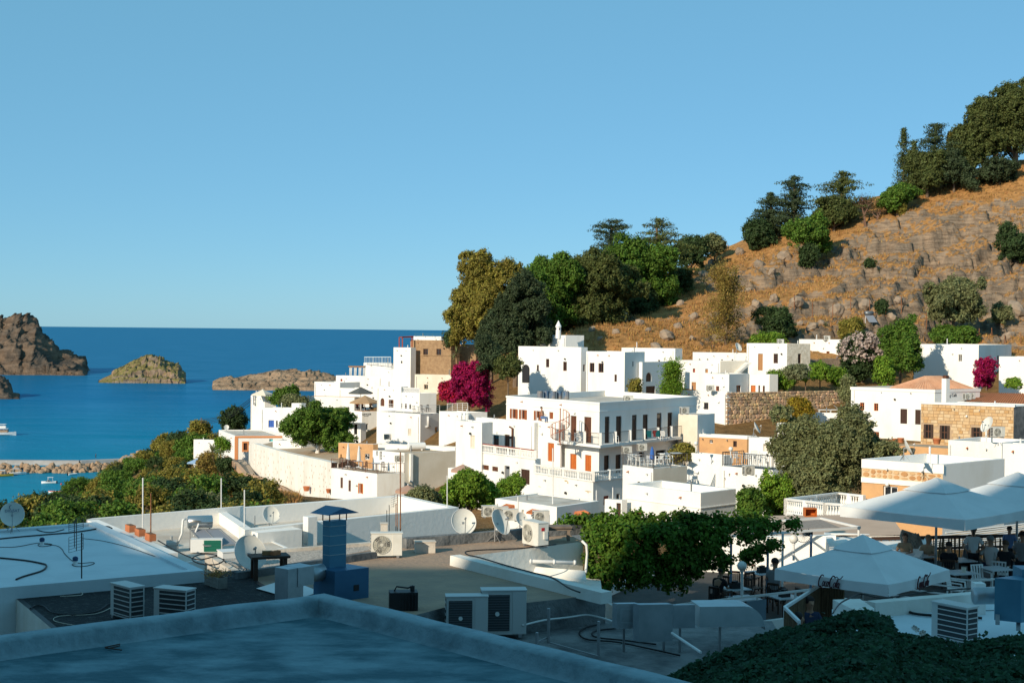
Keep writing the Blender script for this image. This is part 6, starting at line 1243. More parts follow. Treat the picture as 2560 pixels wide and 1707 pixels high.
for sx in(-1,1):
 for sy in(-1,1):mb=MB();q=Vector((sx*.36,sy*.2,.3));q.rotate(Matrix.Rotation(.35,3,'Z'));mb.box(p+q,(.10,.08,.6),rz=.35);mb.build('leg',DKWOOD,tb)
for i,(dx,dy,rz,m_,l)in enumerate(((-.05,0,.2,TANW,'tan brick on the dark wooden table'),(.16,.02,.9,TERRA,'red brick on the dark wooden table'))):mb=MB();mb.box(p+Vector((dx,dy,.70)),(.24,.11,.1),rz=rz);tag(mb.build('brick',m_),l,'brick')
p=Wz(505,1372,-6.9);sh=empty('solar_heater',p,'steel solar water tank above tilted panels on the white roof','water heater');ax=dirv(18);mb=MB();c=W(500,1304,p.y);mb.tube([c-ax*.38,c-ax*.36,c+ax*.36,c+ax*.38],[.17,.2,.2,.17],22);mb.build('tank',mat('stainless',(.55,.55,.54),.25,metal=.9),sh,smooth=True)
mb=MB();e=dirv(-62);pn=[c-ax*.32-UP*.22+e*.15,c+ax*.55-UP*.22+e*.15,c+ax*.9-UP*.62+e*.9,c-ax*.1-UP*.62+e*.9];mb.quad(pn[0],pn[3],pn[2],pn[1]);mb.build('panel',mat('solar_glass',(.20,.22,.26),.15,spec=.7),sh);mb=MB()
for i in range(4):mb.bar(pn[i],pn[(i+1)%4],.04)
mb.bar(pn[0].lerp(pn[1],.5),pn[3].lerp(pn[2],.5),.025)
for s in(-.3,.3):mb.bar(c+ax*s-UP*.2,Vector((*(c+ax*s).xy,-6.9)),.04)
mb.build('stand',GREYM,sh);mb=MB();mb.tube([c-ax*.40+UP*.1,c-ax*.52+UP*.08,c-ax*.55-UP*.35,c-ax*.7-UP*.7],.035,8);mb.tube([c+UP*.05-ax*.1,c-ax*.1-UP*.05+e*.22,c-ax*.25-UP*.4+e*.25],.03,8);mb.build('pipe',WHITEP,sh,smooth=True)
p=Wz(517,1378,-6.88);eb=empty('equipment_cabinet',p,'white cabinet with a green louvred door below the solar tank','cabinet');mb=MB();mb.box(p+UP*.2,(.95,.36,.40),rz=.1);mb.build('body',WHITEM,eb);mb=MB();mb.box(p+Vector((.2,-.17,.2)),(.50,.04,.34),rz=.1);d_=mb.build('door',GREENP,eb);mb=MB()
for k in range(7):mb.box(p+Vector((.2,-.195,.07+k*.045)),(.46,.012,.012),rz=.1)
mb.build('louvre',mat('green_dark',(.008,.10,.07),.5),d_)
pump=MB();q=Wz(428,1372,-6.85);pump.tube([q+UP*.15-ax*.15,q+UP*.15+ax*.15],.13,12);pump.box(q+UP*.05,(.4,.25,.1));pump.tube([q+UP*.25,q+UP*.4],.05,8);tag(pump.build('water_pump',mat('pump_grey',(.45,.46,.45),.4,metal=.4)),'grey water pump beside the solar tank pipes','pump')
for i,(x,y,l)in enumerate(((326,1328,'left terracotta planter trough on the white rim'),(350,1338,'middle terracotta planter trough on the white rim'),(376,1350,'right terracotta planter trough on the white rim'))):
 p=Wz(x,y,-6.28);t=empty('planter_trough',p,l,'planter','terracotta planters on the white rim');mb=MB();dv=dirv(-58);mb.bar(p-dv*.22+UP*.10,p+dv*.22+UP*.10,.2,.2);mb.build('trough',TERRA,t);mb=MB();mb.bar(p-dv*.19+UP*.195,p+dv*.19+UP*.195,.15,.03);mb.build('soil',mat('soil',(.16,.09,.05),.95),t)
p=Wz(540,1466,-6.18);pl=empty('wooden_planter',p,'weathered wooden planter with dried straw coloured plants','planter');dv=dirv(-52);nv=dirv(38)
for k in range(3):
 for s in(-.11,.11):mb=MB();mb.bar(p-dv*.36+nv*s+UP*(.05+k*.085),p+dv*.36+nv*s+UP*(.05+k*.085),.02,.078);mb.build('plank',mat('grey_wood',(.28,.26,.23),.9,col2=(.2,.18,.16),scale=4),pl)
for s in(-.35,.35):mb=MB();mb.bar(p+dv*s-nv*.11+UP*.13,p+dv*s+nv*.11+UP*.13,.02,.25);mb.build('plank',MATS['grey_wood'],pl)
rg=np.random.default_rng(2);P=rg.normal(0,1,(260,3))*np.array([.13,.13,.05])+np.array([0,0,.3]);leaf_mesh('dry_plants',P+np.array([0,.05,.02]),P,.12,LF['straw'],pl,rg,.15)['kind']='stuff'
for x,y,l in((105,1362,'round white roof vent with a dark cap at the back of the white roof'),(188,1411,'round white roof vent with a dark cap near the tall antenna')):
 p=Wz(x,y,-5.97);v=empty('roof_vent',p,l,'vent','vents on the white roof');mb=MB();mb.lathe([(.055,0),(.055,.12)],14,c=p);mb.build('pipe',WHITEP,v,smooth=True);mb=MB();mb.lathe([(.068,.10),(.068,.16),(.075,.165),(.05,.20),(.001,.215)],14,c=p);mb.build('cap',mat('navy_plastic',(.02,.06,.14),.5),v,smooth=True)
def yagi(mb,c,ax,up,n,L,w):
 ax,up=Vector(ax),Vector(up);mb.bar(c-ax*L/2,c+ax*L/2,.018)
 for k in range(n):p=c-ax*L/2+ax*L*k/(n-1);mb.bar(p-up*w*(1-.3*k/n),p+up*w*(1-.3*k/n),.009)
p=Wz(204,1472,-6.18);D_=p.y;an=empty('tv_antenna',p,'tall thin rooftop television antenna with ladder elements on the white roof','antenna');mb=MB();top=W(204,1331,D_);mb.tube([p,top],.016,6);mb.build('mast',BLACKM,an);mb=MB()
c=W(195,1335,D_);dv=(dirv(28)+UP*.35).normalized()
for x,y0,y1 in((186,1300,1368),(191,1296,1376)):mb.bar(W(x,y0,D_),W(x,y1,D_),.016)
for y0,y1 in((1300,1325),(1340,1378)):
 for k in range(6):y=y0+(y1-y0)*k/5;mb.bar(W(172,y+3,D_),W(208,y-6,D_),.008)
 mb.bar(W(172,y0+3,D_),W(172,y1+3,D_),.01);mb.bar(W(208,y0-6,D_),W(208,y1-6,D_),.01)
mb.build('elements',mat('antenna_metal',(.10,.12,.13),.5,metal=.4),an)
for(x,y0,y1,z,l,nm,m_)in((357,1340,1194,-6.4,'tall pale pole beside the terracotta planters','pole',WHITEM),(377,1345,1233,-6.4,'shorter rusty pole beside the terracotta planters','pole',RUST),(553,1276,1195,-6.5,'thin white pole at the back parapet corner','pole',WHITEM),(611,1316,1224,-6.5,'thin white pole beside the white dish','pole',WHITEM),(637,1318,1288,-7.0,'short dark pipe standing on the long white terrace','pipe',GREYM),(1118,1268,1188,-6.5,'slim white pole at the end of the long terrace parapet','pole',WHITEM)):
 p=Wz(x,y0,z);mb=MB();mb.tube([p-UP*.3,W(x,y1,p.y)],.02,6);tag(mb.build(nm,m_),l,'pole')
for(x,y0,y1,l)in((967,1330,1275,'thin dark iron rod, first left of the small antenna'),(973,1330,1262,'thin dark iron rod, second left of the small antenna')):p=Wz(x,1335,-6.5);mb=MB();mb.tube([W(x,y0,p.y),W(x,y1,p.y)],.012,6);tag(mb.build('iron_rod',BLACKM),l,'rod')
p=Wz(998,1336,-6.5);an=empty('tv_antenna',p,'small antenna on twin dark poles behind the cream air conditioner','antenna');mb=MB();D_=p.y
for x,y1,r in((990,1258,.016),(1001,1130,.022),(994,1235,.013)):mb.tube([W(x,1332,D_),W(x,y1,D_)],r,6)
mb.build('mast',RUST,an);mb=MB()
for k in range(6):y=1235+k*5.5;mb.bar(W(978,y+4,D_),W(993,y-2,D_),.008)
mb.bar(W(986,1235,D_),W(984,1268,D_),.01);mb.build('elements',MATS['antenna_metal'],an)
for x,y0,y1,D,l in((1382,1268,1120,88,'tall thin pole rising in front of the hotel terrace'),(1295,1300,1241,84,'slim pole by the low house door hoods'),(1491,1262,1225,100,'short white post by the hotel side door'),(1532,1255,1218,104,'second white post by the hotel side door')):mb=MB();mb.tube([W(x,y0,D),W(x,y1,D)],.045,6);tag(mb.build('pole',WHITEM),l,'pole')
def cable(label,pts,z,r=.012,m=None,lift=0):
 P=[Wz(x,y,z)+UP*(r+lift)for x,y in pts];out=[]
 for i in range(len(P)-1):
  p0,p1,p2,p3=P[max(0,i-1)],P[i],P[i+1],P[min(len(P)-1,i+2)]
  for k in range(6):t=k/6;out.append(.5*((2*p1)+(p2-p0)*t+(2*p0-5*p1+4*p2-p3)*t*t+(-p0+3*p1-3*p2+p3)*t**3))
 out.append(P[-1]);mb=MB();mb.tube(out,r,6);tag(mb.build('cable',m or BLACKP,smooth=True),label,'cable')
zw=-5.968
cable('thick black hose curling down the left of the white roof',[(-10,1395),(60,1402),(100,1409),(116,1415),(105,1428),(60,1442),(40,1450)],zw,.022)
cable('black cable running across the back of the white roof',[(-10,1349),(50,1343),(120,1337),(180,1332),(230,1325),(265,1317),(280,1322)],zw,.02)
cable('short dark cable with a junction at the back of the white roof',[(82,1320),(105,1329),(130,1331),(160,1324)],zw,.014)
cable('thin wire wandering right across the white roof',[(205,1346),(250,1351),(300,1362),(340,1374),(390,1392),(425,1404),(465,1420)],zw,.008)
cable('thin wires coiled around the back roof vent',[(-5,1368),(40,1367),(90,1358),(110,1358),(130,1361),(120,1365),(100,1366),(98,1360),(140,1364),(155,1373),(160,1382),(172,1395),(182,1403)],zw,.009)
cable('thin wire looped around the front roof vent',[(182,1403),(200,1408),(230,1406),(235,1409),(215,1415),(190,1416),(180,1411),(192,1408)],zw,.009)
cable('black cable across the gravel roof to the grilled air conditioner',[(75,1522),(90,1515),(110,1517),(130,1532),(180,1538),(240,1530),(270,1512),(290,1510)],-6.17,.016)
cable('pale wire on the gravel roof',[(190,1478),(205,1482),(200,1488),(150,1491)],-6.17,.008,CREAM)
cable('second pale wire along the gravel roof',[(290,1512),(240,1534),(150,1540),(136,1552),(185,1563)],-6.17,.007,CREAM)
cable('bundle of black cables coiled behind the white roof corner',[(395,1352),(430,1372),(470,1392),(500,1400),(540,1392),(560,1400),(540,1412),(500,1410),(480,1398),(505,1386),(545,1390),(565,1408)],-6.35,.018)
cable('black cable along the white diagonal parapet',[(1390,1362),(1310,1371),(1250,1374),(1200,1376),(1165,1380),(1170,1388),(1200,1395),(1260,1413),(1330,1432),(1380,1445),(1420,1470),(1450,1482)],-5.94,.018)
cable('looping black hoses on the lower grey roof',[(1700,1640),(1620,1622),(1540,1606),(1470,1600),(1448,1585),(1465,1570),(1500,1562)],-6.88,.02)
cable('inner loop of black hose on the lower grey roof',[(1640,1612),(1560,1602),(1500,1596),(1480,1588),(1492,1578),(1540,1572)],-6.88,.02)
cable('pale wires along the dark wall behind the large air conditioners',[(1306,1565),(1360,1552),(1420,1545),(1465,1539),(1500,1545),(1535,1556)],-6.6,.022,WHITEP)
cable('thick black cable bundle on the white roof at right',[(2190,1512),(2240,1518),(2280,1535),(2330,1541),(2400,1543),(2455,1548)],-5.97,.03)
cable('black cable draped over the right parapet',[(2082,1535),(2100,1510),(2130,1494),(2155,1486),(2200,1496),(2260,1490),(2320,1480),(2430,1472)],-5.5,.016)
cable('thin wire behind the slatted air conditioner',[(2400,1530),(2450,1527),(2485,1526)],-5.97,.008)
for(x,y,z,d,rz,l,m_)in((590,1390,-6.3,(.9,.5,.16),.5,'flat white insulated panel leaning behind the large dish',WHITEP),(1062,1380,zr,(.55,.35,.3),.15,'pale concrete block in shade right of the cream air conditioner',ROOFC),(960,1392-52,-6.5,(.22,.3,.4),.1,'small box behind the blue chimney',ROOFC)):
 p=Wz(x,y,z);mb=MB();mb.box(p+UP*d[2]/2,d,rz=rz);mb.box(p+UP*(d[2]+.012),(d[0]+.04,d[1]+.04,.025),rz=rz);tag(mb.build('block',m_),l,'block')
p=Wz(1394,1352,-6.15);mb=MB()
for a,b in(((-.35,0,.35),(.4,.1,.35)),((-.3,0,0),(-.3,0,.36)),((.32,.1,0),(.32,.1,.36)),((-.3,.3,0),(-.3,.3,.36)),((.32,.4,0),(.32,.4,.36)),((-.35,.3,.36),(.4,.4,.36))):mb.bar(p+Vector(a),p+Vector(b),.09)
mb.box(p+Vector((0,.2,.4)),(.8,.5,.05),rz=.1);tag(mb.build('wooden_trestle',mat('grey_brown_wood',(.22,.17,.13),.9,col2=(.14,.11,.09),scale=4)),'rough wooden trestle stand behind the red badged air conditioner','trestle')
Pm=empty('ventilation_machine',Wz(2560,1585,-5.98),'tall blue ventilation box on short feet at the right edge','ventilator');mb=MB();block(mb,(2554,1450),27.4,2487,2620,1556,150,30);mb.build('body',BLUES,Pm);mb=MB();c=W(2478,1488,28.4);mb.tube([c-dirv(8)*.35,c+dirv(8)*.3],.17,18);mb.build('round_duct',GALV,Pm,smooth=True);mb=MB()
for x,y in((2494,1545),(2546,1560),(2610,1560)):mb=MB();mb.bar(W(x,y-6,27.6),W(x,y+12,27.4),.08);mb.build('foot',GREYM,Pm)
mb=MB();c=W(2575,1440,28);mb.box(c,(.5,.5,.35));mb.build('top_box',BLUES,Pm)
def globe(label,x,y,D,yb,r=.14):
 c=W(x,y,D);b=W(x,yb,D);g=empty('globe_lamp',b,label,'lamp','globe lamps of the restaurant');mb=MB();mb.tube([b,c-UP*r],.04,10);mb.tube([c-UP*(r+.03),c-UP*(r-.02)],.06,10);mb.build('post',WHITEM,g);mb=MB();mb.lathe([(r*math.sin(t)+.0005,-r*math.cos(t))for t in np.linspace(0,math.pi,14)],22,c=c);mb.build('globe',GLOBE,g,smooth=True)
globe('white globe lamp on a white post at the terrace railing',1855,1414,40.5,1490);globe('white globe lamp with a vine around it under the pergola',1984,1347,47.5,1400,.15)
for i,(x,y,D)in enumerate(((1827,1122,100),(1740,1108,108))):globe(('small round lamp on the black railed terrace','small round lamp by the cafe terrace shrub')[i],x,y,D,y+22,.16)
p=W(2008,1336,47.6);fn=empty('wall_fan',p,'round wall fan mounted on the pergola post','fan');mb=MB()
for k in range(24):a=k*.2618;mb.bar(p+Vector((0,-.05,0)),p+Vector((math.cos(a)*.26,0,math.sin(a)*.26)),.008)
mb.tube([p+Vector((math.cos(a)*.26,0,math.sin(a)*.26))for a in np.linspace(0,6.2832,25)],.012,5,False);mb.build('cage',GREYM,fn);mb=MB();mb.box(p+Vector((.2,.1,.03)),(.25,.2,.16));mb.build('motor',BLACKP,fn)
p=W(2025,1289,50);mb=MB();t=.03
for c,d in(((0,0,.0),(.42,.34,t)),((0,0,.27),(.42,.34,t)),((-.2,0,.135),(t,.34,.24)),((.2,0,.135),(t,.34,.24)),((0,.16,.135),(.4,t,.24))):mb.box(p+Vector(c),d,rz=0)
tag(mb.build('wooden_crate',ORANGEW),'open orange wooden box at the edge of the vine pergola','box')
pg=empty('pergola',W(1957,1480,44),'white tube pergola carrying the vine over the lower terrace','pergola');zp=-6.45
A_=[Wz(1700,1348,zp),Wz(2150,1318,zp),Wz(2052,1295,zp),Wz(1780,1312,zp)];mb=MB()
for a,b in((0,1),(1,2),(3,2),(0,3)):mb.bar(A_[a],A_[b],.07)
for t in(.33,.66):mb.bar(A_[0].lerp(A_[1],t),A_[3].lerp(A_[2],t),.06)
mb.build('beam',WHITEM,pg)
for(x,y,m_)in((1957,1332,WHITEM),(2147,1320,WHITEM),(1828,1345,mat('blue_grey_post',(.16,.24,.34),.5)),(1920,1345,MATS['blue_grey_post']),(2028,1336,MATS['blue_grey_post'])):mb=MB();a=Wz(x,y,zp);mb.tube([a,Vector((a.x,a.y,zl))],.04,8);mb.build('post',m_,pg)
mb=MB();q=[Wz(1990,1322,zp+.05),Wz(2100,1318,zp+.05),Wz(2052,1298,zp+.05),Wz(1975,1305,zp+.05)];mb.quad(*q);mb.build('mat_cover',mat('grey_reed_mat',(.34,.29,.25),.9,col2=(.24,.2,.18),scale=10),pg)
bs=empty('balustrade',W(1966,1285,76),'white stone balustrade at the foot of the big olive tree','balustrade')
segs=[(W(1968,1282,72),W(2066,1296,66.5)),(W(2066,1296,66.5),W(2155,1304,63)),(W(1968,1282,72),W(2095,1264,79)),(W(2095,1264,79),W(2156,1272,76))];bm=MB();bm.lathe([(.05,0),(.05,.05),(.03,.09),(.085,.25),(.07,.33),(.03,.5),(.05,.56),(.05,.62)],10);bo_=None
for a,b in segs:
 z=min(a.z,b.z)if False else None;l=(b-a).length;mb=MB();mb.bar(a+UP*.70,b+UP*.70,.2,.11);mb.bar(a-UP*.06,b-UP*.06,.2,.14);mb.build('rail',WHITE,bs);q=max(2,int(l/.30))
 for k in range(q):
  if bo_ is None:bo_=bm.build('baluster',WHITE,bs,smooth=True,off=(0,0,0));o=bo_
  else:o=bo_.copy();COL.objects.link(o);o.parent=bs
  o.location=a.lerp(b,(k+.5)/q)-bs.location
 for p in(a,b,a.lerp(b,.5)):mb=MB();mb.box(p+UP*.33,(.24,.24,.84),rz=.7);mb.build('pier',WHITE,bs)
mb=MB();mb.add([W(1966,1286,72)-UP*.02,W(2156,1308,63),W(2300,1300,66),W(2095,1268,79.5)],[(0,1,2,3)]);mb.build('terrace_floor',ROOFC,bs)
# ================================================================ VINES NEAR THE VIEWER
rng=np.random.default_rng(21);hd=empty('vine_hedge',W(1600,1478,41.2),'dense green vine hedge hanging over the restaurant terrace pergola','vine');bl=[]
for(x,y,rx,ry,D)in((1490,1432,26,26,46.5),(1505,1462,30,16,46.4),(1405,1311,32,9,49.5),(1450,1312,45,14,49),(1510,1314,55,20,48.5),(1590,1316,62,24,48),(1690,1314,66,26,48),(1780,1314,52,22,48),(1850,1318,50,13,48.6),(1910,1321,42,9,49),(1960,1316,36,8,49.4),(1850,1304,45,12,50),(1905,1305,36,9,50.5),(1512,1356,42,38,47.3),(1590,1366,56,48,46.8),(1680,1368,62,52,46.6),(1752,1356,46,38,47),(1500,1392,30,32,47),(1545,1418,48,36,46.6),(1620,1428,58,36,46.3),(1700,1422,54,38,46.4),(1752,1402,36,36,46.8),(1580,1455,40,18,46.4),(1660,1458,46,18,46.2),(1790,1392,22,14,46.6),(1820,1402,18,10,46.6),(1850,1396,18,9,46.4),(1880,1388,16,7,46.2),(1905,1380,14,6,46),(1935,1368,12,5,45.8),(1795,1345,22,12,47.2),(1860,1345,8,16,47.3),(1905,1338,7,12,47.3),(1780,1372,22,20,46.8)):
 D*=.885;s=D/F;p=W(x,y,D)-hd.location;bl.append((np.array(p),(rx*s,max(.14,min(rx,ry*1.2)*s*.9),ry*s)))
P,N=blob_points(bl,.10,rng,2.0,rc=.17);leaf_mesh('foliage',P,N,.11,LF['ivy'],hd,rng,.75)
mb=MB()
for x,y0,y1,D in((1540,1330,1475,42),(1640,1330,1475,41.6),(1720,1330,1465,41.6)):mb.tube([W(x,y0,D),W(x+6,y1,D)],[.03,.05],6)
mb.build('stems',TWIG,hd)
vn=empty('vine_canopy',(8,21,-11),'dark vine covered canopy filling the lower right corner','vine');n=52000
sx=[1600,1640,1700,1760,1850,1900,2000,2080,2130,2185,2235,2252,2330,2400,2470,2520,2560,2720];sy=[1730,1700,1668,1640,1602,1578,1556,1536,1524,1514,1528,1566,1572,1600,1592,1584,1580,1570]
px=rng.uniform(1600,2720,n);yr=np.interp(px,sx,sy)+8;D=24.2-7.2*rng.random(n)**1.2
cxr=(px-CX)/F;zr_=-(yr-(824.5+.0094*(px-CX)))/F*24.0;X=cxr*D;Y=D;bump=fbm(X*1.0,Y*1.0,.9,4,3)-.5;Z=zr_+bump*.55*np.clip((24.4-D)/1.2,.25,1)-.06-np.clip(np.interp(px,[1600,1800],[1,0]),0,1)*(24.2-D)*.28-rng.random(n)**2*.22+.015*(24-D)
P=np.stack([X,Y,Z],-1)-np.array(vn.location);leaf_mesh('foliage',P,P*0+np.array([0,-.35,1.0]),.105,LF['ivyd'],vn,rng,.75)
tips=rng.integers(0,n,260);P2=np.concatenate([P[tips]+np.array([0,0,-.01+.03*k])+rng.normal(0,.025,(260,3))for k in range(5)]);leaf_mesh('shoots',P2,P2*0+np.array([0,-.4,.8]),.085,LF['ivyd'],vn,rng,.7)
mb=MB();
for k in range(10):a=Vector((1+k*1.3,24,-5.9+.03*k));mb.tube([a,a+Vector((0,-7,.1))],.04,6)
for k in range(4):mb.tube([(1.5+k*4,23.5,-11),(1.5+k*4,23.5,-5.6)],.05,6)
mb.build('support',TWIG,vn)
fl=MB();
for(x,y)in((2285,1568),(2292,1573),(2303,1582),(2308,1580)):
 p=W(x,y,23.6)
 for k in range(5):a=k*1.2566;fl.add([p,p+Vector((math.cos(a)*.045,-.01,math.sin(a)*.045)),p+Vector((math.cos(a+.6)*.05,-.02,math.sin(a+.6)*.05)),p+Vector((math.cos(a+1.1)*.04,-.01,math.sin(a+1.1)*.04))],[(0,1,2,3)])
fl.build('blossom',mat('white_petal',(.75,.74,.7),.6),vn)
# ================================================================ PEOPLE
def skin_obj(name,V,E,R_,m,parent,root=0,sub=2):
 me=bpy.data.meshes.new(name);me.from_pydata([tuple(v)for v in V],E,[]);me.materials.append(m);o=bpy.data.objects.new(name,me);COL.objects.link(o);o.parent=parent
 md=o.modifiers.new('Skin','SKIN');md.use_smooth_shade=True
 if not me.skin_vertices:return o
 for i,d in enumerate(me.skin_vertices[0].data):d.radius=(R_[i]if isinstance(R_[i],tuple)else(R_[i],R_[i]));d.use_root=(i==root)
 s=o.modifiers.new('Sub','SUBSURF');s.levels=sub;s.render_levels=sub;return o
CLOTH={k:mat('cloth_'+k,c,.9)for k,c in dict(white=(.68,.68,.68),navy=(.03,.045,.09),black=(.015,.015,.018),grey=(.22,.23,.25),pattern=(.25,.25,.26),blue=(.12,.2,.38),red=(.4,.06,.05),tan=(.4,.28,.18),lightblue=(.4,.5,.6)).items()}
def person(label,loc,rz,pose='sit',shirt='navy',pants='black',hair=HAIR,long=False,skin=SKIN,lean=0.0,arms='rest',s=1.0,tail=False,bare=False):
 root=empty('person',loc,label,'person',rz=rz);root.scale=(s,s,s);sit=pose=='sit';z0=.50 if sit else.93;V,E,Rr=[],[],[];idx={}
 def v(n,x,y,z,r):idx[n]=len(V);V.append(Vector((x,y,z)));Rr.append(r)
 def e(*ns):
  for a,b in zip(ns[:-1],ns[1:]):E.append((idx[a],idx[b]))
 ly=-lean
 v('pel',0,0,z0,(.15,.11));v('wai',0,ly*.3,z0+.2,(.125,.095));v('che',0,ly*.7,z0+.42,(.15,.105));v('nb',0,ly*.95,z0+.55,.06);v('nt',0,ly*1.05-.015,z0+.64,.055);v('hd',0,ly*1.15-.03,z0+.73,(.075,.088));v('ht',0,ly*1.15-.02,z0+.82,(.07,.085));v('nose',0,ly*1.15-.125,z0+.735,.012)
 e('pel','wai','che','nb','nt','hd','ht');e('hd','nose')
 for sd_,n in((-1,'l'),(1,'r')):
  v('ear'+n,sd_*.085,ly*1.15-.01,z0+.745,.014);e('hd','ear'+n)
  v('sh'+n,sd_*.18,ly*.8,z0+.49,.055);e('che','sh'+n)
  ex={'rest':(.24,.02,.23,.19,-.22,.2),'table':(.25,-.1,.26,.16,-.34,.26),'hip':(.34,.08,.22,.17,.0,.06),'down':(.22,.03,.20,.22,-.06,-.03),'hold':(.22,-.08,.22,.10,-.30,.32)}[arms]
  v('el'+n,sd_*ex[0],ly*.7+ex[1],z0+ex[2],.04);v('wr'+n,sd_*ex[3],ly*.7+ex[4],z0+ex[5],.026);e('sh'+n,'el'+n,'wr'+n);d=(V[-1]-V[-2]).normalized();w=V[idx['wr'+n]];v('pa'+n,*(w+d*.07),(.034,.018));e('wr'+n,'pa'+n)
  sd2=d.cross(Vector((0,0,1))).normalized();pa=V[idx['pa'+n]]
  for k,(off,L)in enumerate(((-.03,.07),(-.01,.08),(.01,.076),(.03,.06))):v('f%d%s'%(k,n),*(pa+sd2*off+d*L*.5),.009);v('g%d%s'%(k,n),*(pa+sd2*off+d*L-UP*.02),.008);e('pa'+n,'f%d%s'%(k,n),'g%d%s'%(k,n))
  v('th'+n,*(w+d*.04+sd2*-.05*sd_),.010);e('wr'+n,'th'+n)
  if sit:pts=((.09,-.03,z0-.02,.085),(.11,-.42,z0+.0,.06),(.11,-.40,.10,.04),(.11,-.52,.04,.035))
  else:pts=((.09,0,z0-.05,.085),(.10,-.02,.48,.06),(.10,.02,.09,.04),(.11,-.13,.035,.035))
  for k,q in enumerate(pts):v('%s%d'%(('hip','kn','an','to')[k]+n,k),sd_*q[0],q[1],q[2],q[3])
  e('pel','hip'+n+'0','kn'+n+'1','an'+n+'2','to'+n+'3')
 skin_obj('body',V,E,Rr,skin,root)
 def sub(name,names,edges,m,grow):
  ii={n:k for k,n in enumerate(names)};skin_obj(name,[V[idx[n]]for n in names],[(ii[a],ii[b])for a,b in edges],[tuple(q+grow for q in(Rr[idx[n]]if isinstance(Rr[idx[n]],tuple)else(Rr[idx[n]],)*2))for n in names],m,root)
 if not bare:
  half={n:V[idx['sh'+n]].lerp(V[idx['el'+n]],.75)for n in 'lr'}
  for n in 'lr':v('sl'+n,*half[n],.052)
  sub('shirt',['wai','pel','che','nb','shl','shr','sll','slr'],[('pel','wai'),('wai','che'),('che','nb'),('che','shl'),('che','shr'),('shl','sll'),('shr','slr')],CLOTH[shirt],.018)
 ln=[]
 for n in 'lr':ln+=['hip'+n+'0','kn'+n+'1','an'+n+'2']
 sub('trousers',['pel']+ln,[('pel','hipl0'),('hipl0','knl1'),('knl1','anl2'),('pel','hipr0'),('hipr0','knr1'),('knr1','anr2')],CLOTH[pants],.016)
 hb=MB();c=Vector((0,ly*1.15+.012,z0+.79));hb.lathe([(.108*math.sin(t)+.0005,.105*math.cos(t))for t in np.linspace(0,2.0 if not long else 2.3,9)],14,Matrix.Rotation(.30,3,'X'),c)
 if long:hb.tube([c+Vector((0,.06,.0)),c+Vector((0,.10,-.12)),c+Vector((0,.09,-.28))],[.09,.085,.03],8)
 if tail:hb.tube([c+Vector((0,.09,.03)),c+Vector((0,.16,-.03)),c+Vector((0,.14,-.22))],[.03,.035,.012],8)
 hb.build('hair',hair,root,smooth=True,off=(0,0,0));return root
def T(px,D,z):p=W(px,1400,D);return Vector((p.x,p.y,z))
person('standing woman in a white T-shirt with a ponytail, seen from behind',T(2433,46.2,zu),2.9,'stand','white','black',tail=True,arms='hip',s=1.0)
person('seated person in a dark top with back turned, left of the standing woman',T(2372,45.2,zu),2.8,'sit','black',arms='table',s=1.05)
person('seated person leaning forward behind the standing woman',T(2412,47.4,zu),.9,'sit','grey',arms='table',lean=.15)
person('grey-haired person in a white top right of the standing woman',T(2476,46.0,zu),2.3,'sit','white','navy',hair=mat('grey_hair',(.22,.2,.19),.6),arms='hip',s=1.12)
person('seated person in a black shirt near the right edge',T(2514,45.6,zu),2.7,'sit','black',hair=HAIRB,arms='table',s=1.05)
person('person standing behind the black shirted guest at right',T(2523,48.2,zu),2.9,'stand','blue',s=.86)
person('person in a patterned shirt at the right edge of the terrace',T(2556,46.8,zu),2.5,'sit','pattern',s=1.15)
person('seated brown-haired guest by the reed screen, farthest left',T(2262,47.6,zu),-.4,'sit','tan',hair=HAIRB,long=True,arms='table')
person('seated fair-haired guest by the reed screen, second from left',T(2320,47.2,zu),-.5,'sit','tan',hair=mat('fair_hair',(.24,.15,.08),.6),long=True,arms='table')
person('seated man in a patterned shirt on the lower terrace under the pergola',T(1938,44.2,zl),2.6,'sit','pattern',arms='table',s=1.15)
person('dark-clad guest bent over a table beside the vine hedge',T(1792,43.4,zl),2.4,'sit','black',arms='table',lean=.2)
person('bearded man in a pale shirt sitting in the reed booth',T(1998,35.4,-8.62),1.3,'sit','lightblue',arms='rest',s=1.2)
person('bearded man in a dark blue shirt at the back of the reed booth',T(2026,36.6,-8.45),.25,'sit','navy',arms='table',s=1.2)
person('person seen from behind in a tan top in the reed booth',T(2062,35.2,-8.75),2.9,'sit','tan',s=1.15)
person('sunbather sitting on the hotel roof terrace by the shutters',W(1357,1057,121),.8,'sit','tan','blue',bare=True,lean=-.15)
for i,(x,sh,l)in enumerate(((893,'red','guest in red at the parasol terrace restaurant'),(906,'black','guest in black at the parasol terrace restaurant'),(926,'tan','guest in a tan top at the parasol terrace restaurant'))):p=W(x,1029,199);p.z=GING['zt']-.1;person(l,p,.5+i,'sit',sh,arms='table')
p=Wz(221,1162,ZS)+Vector((0,9,1.6));person('tiny walker on the breakwater walkway',p,1.5,'stand','black',arms='down')
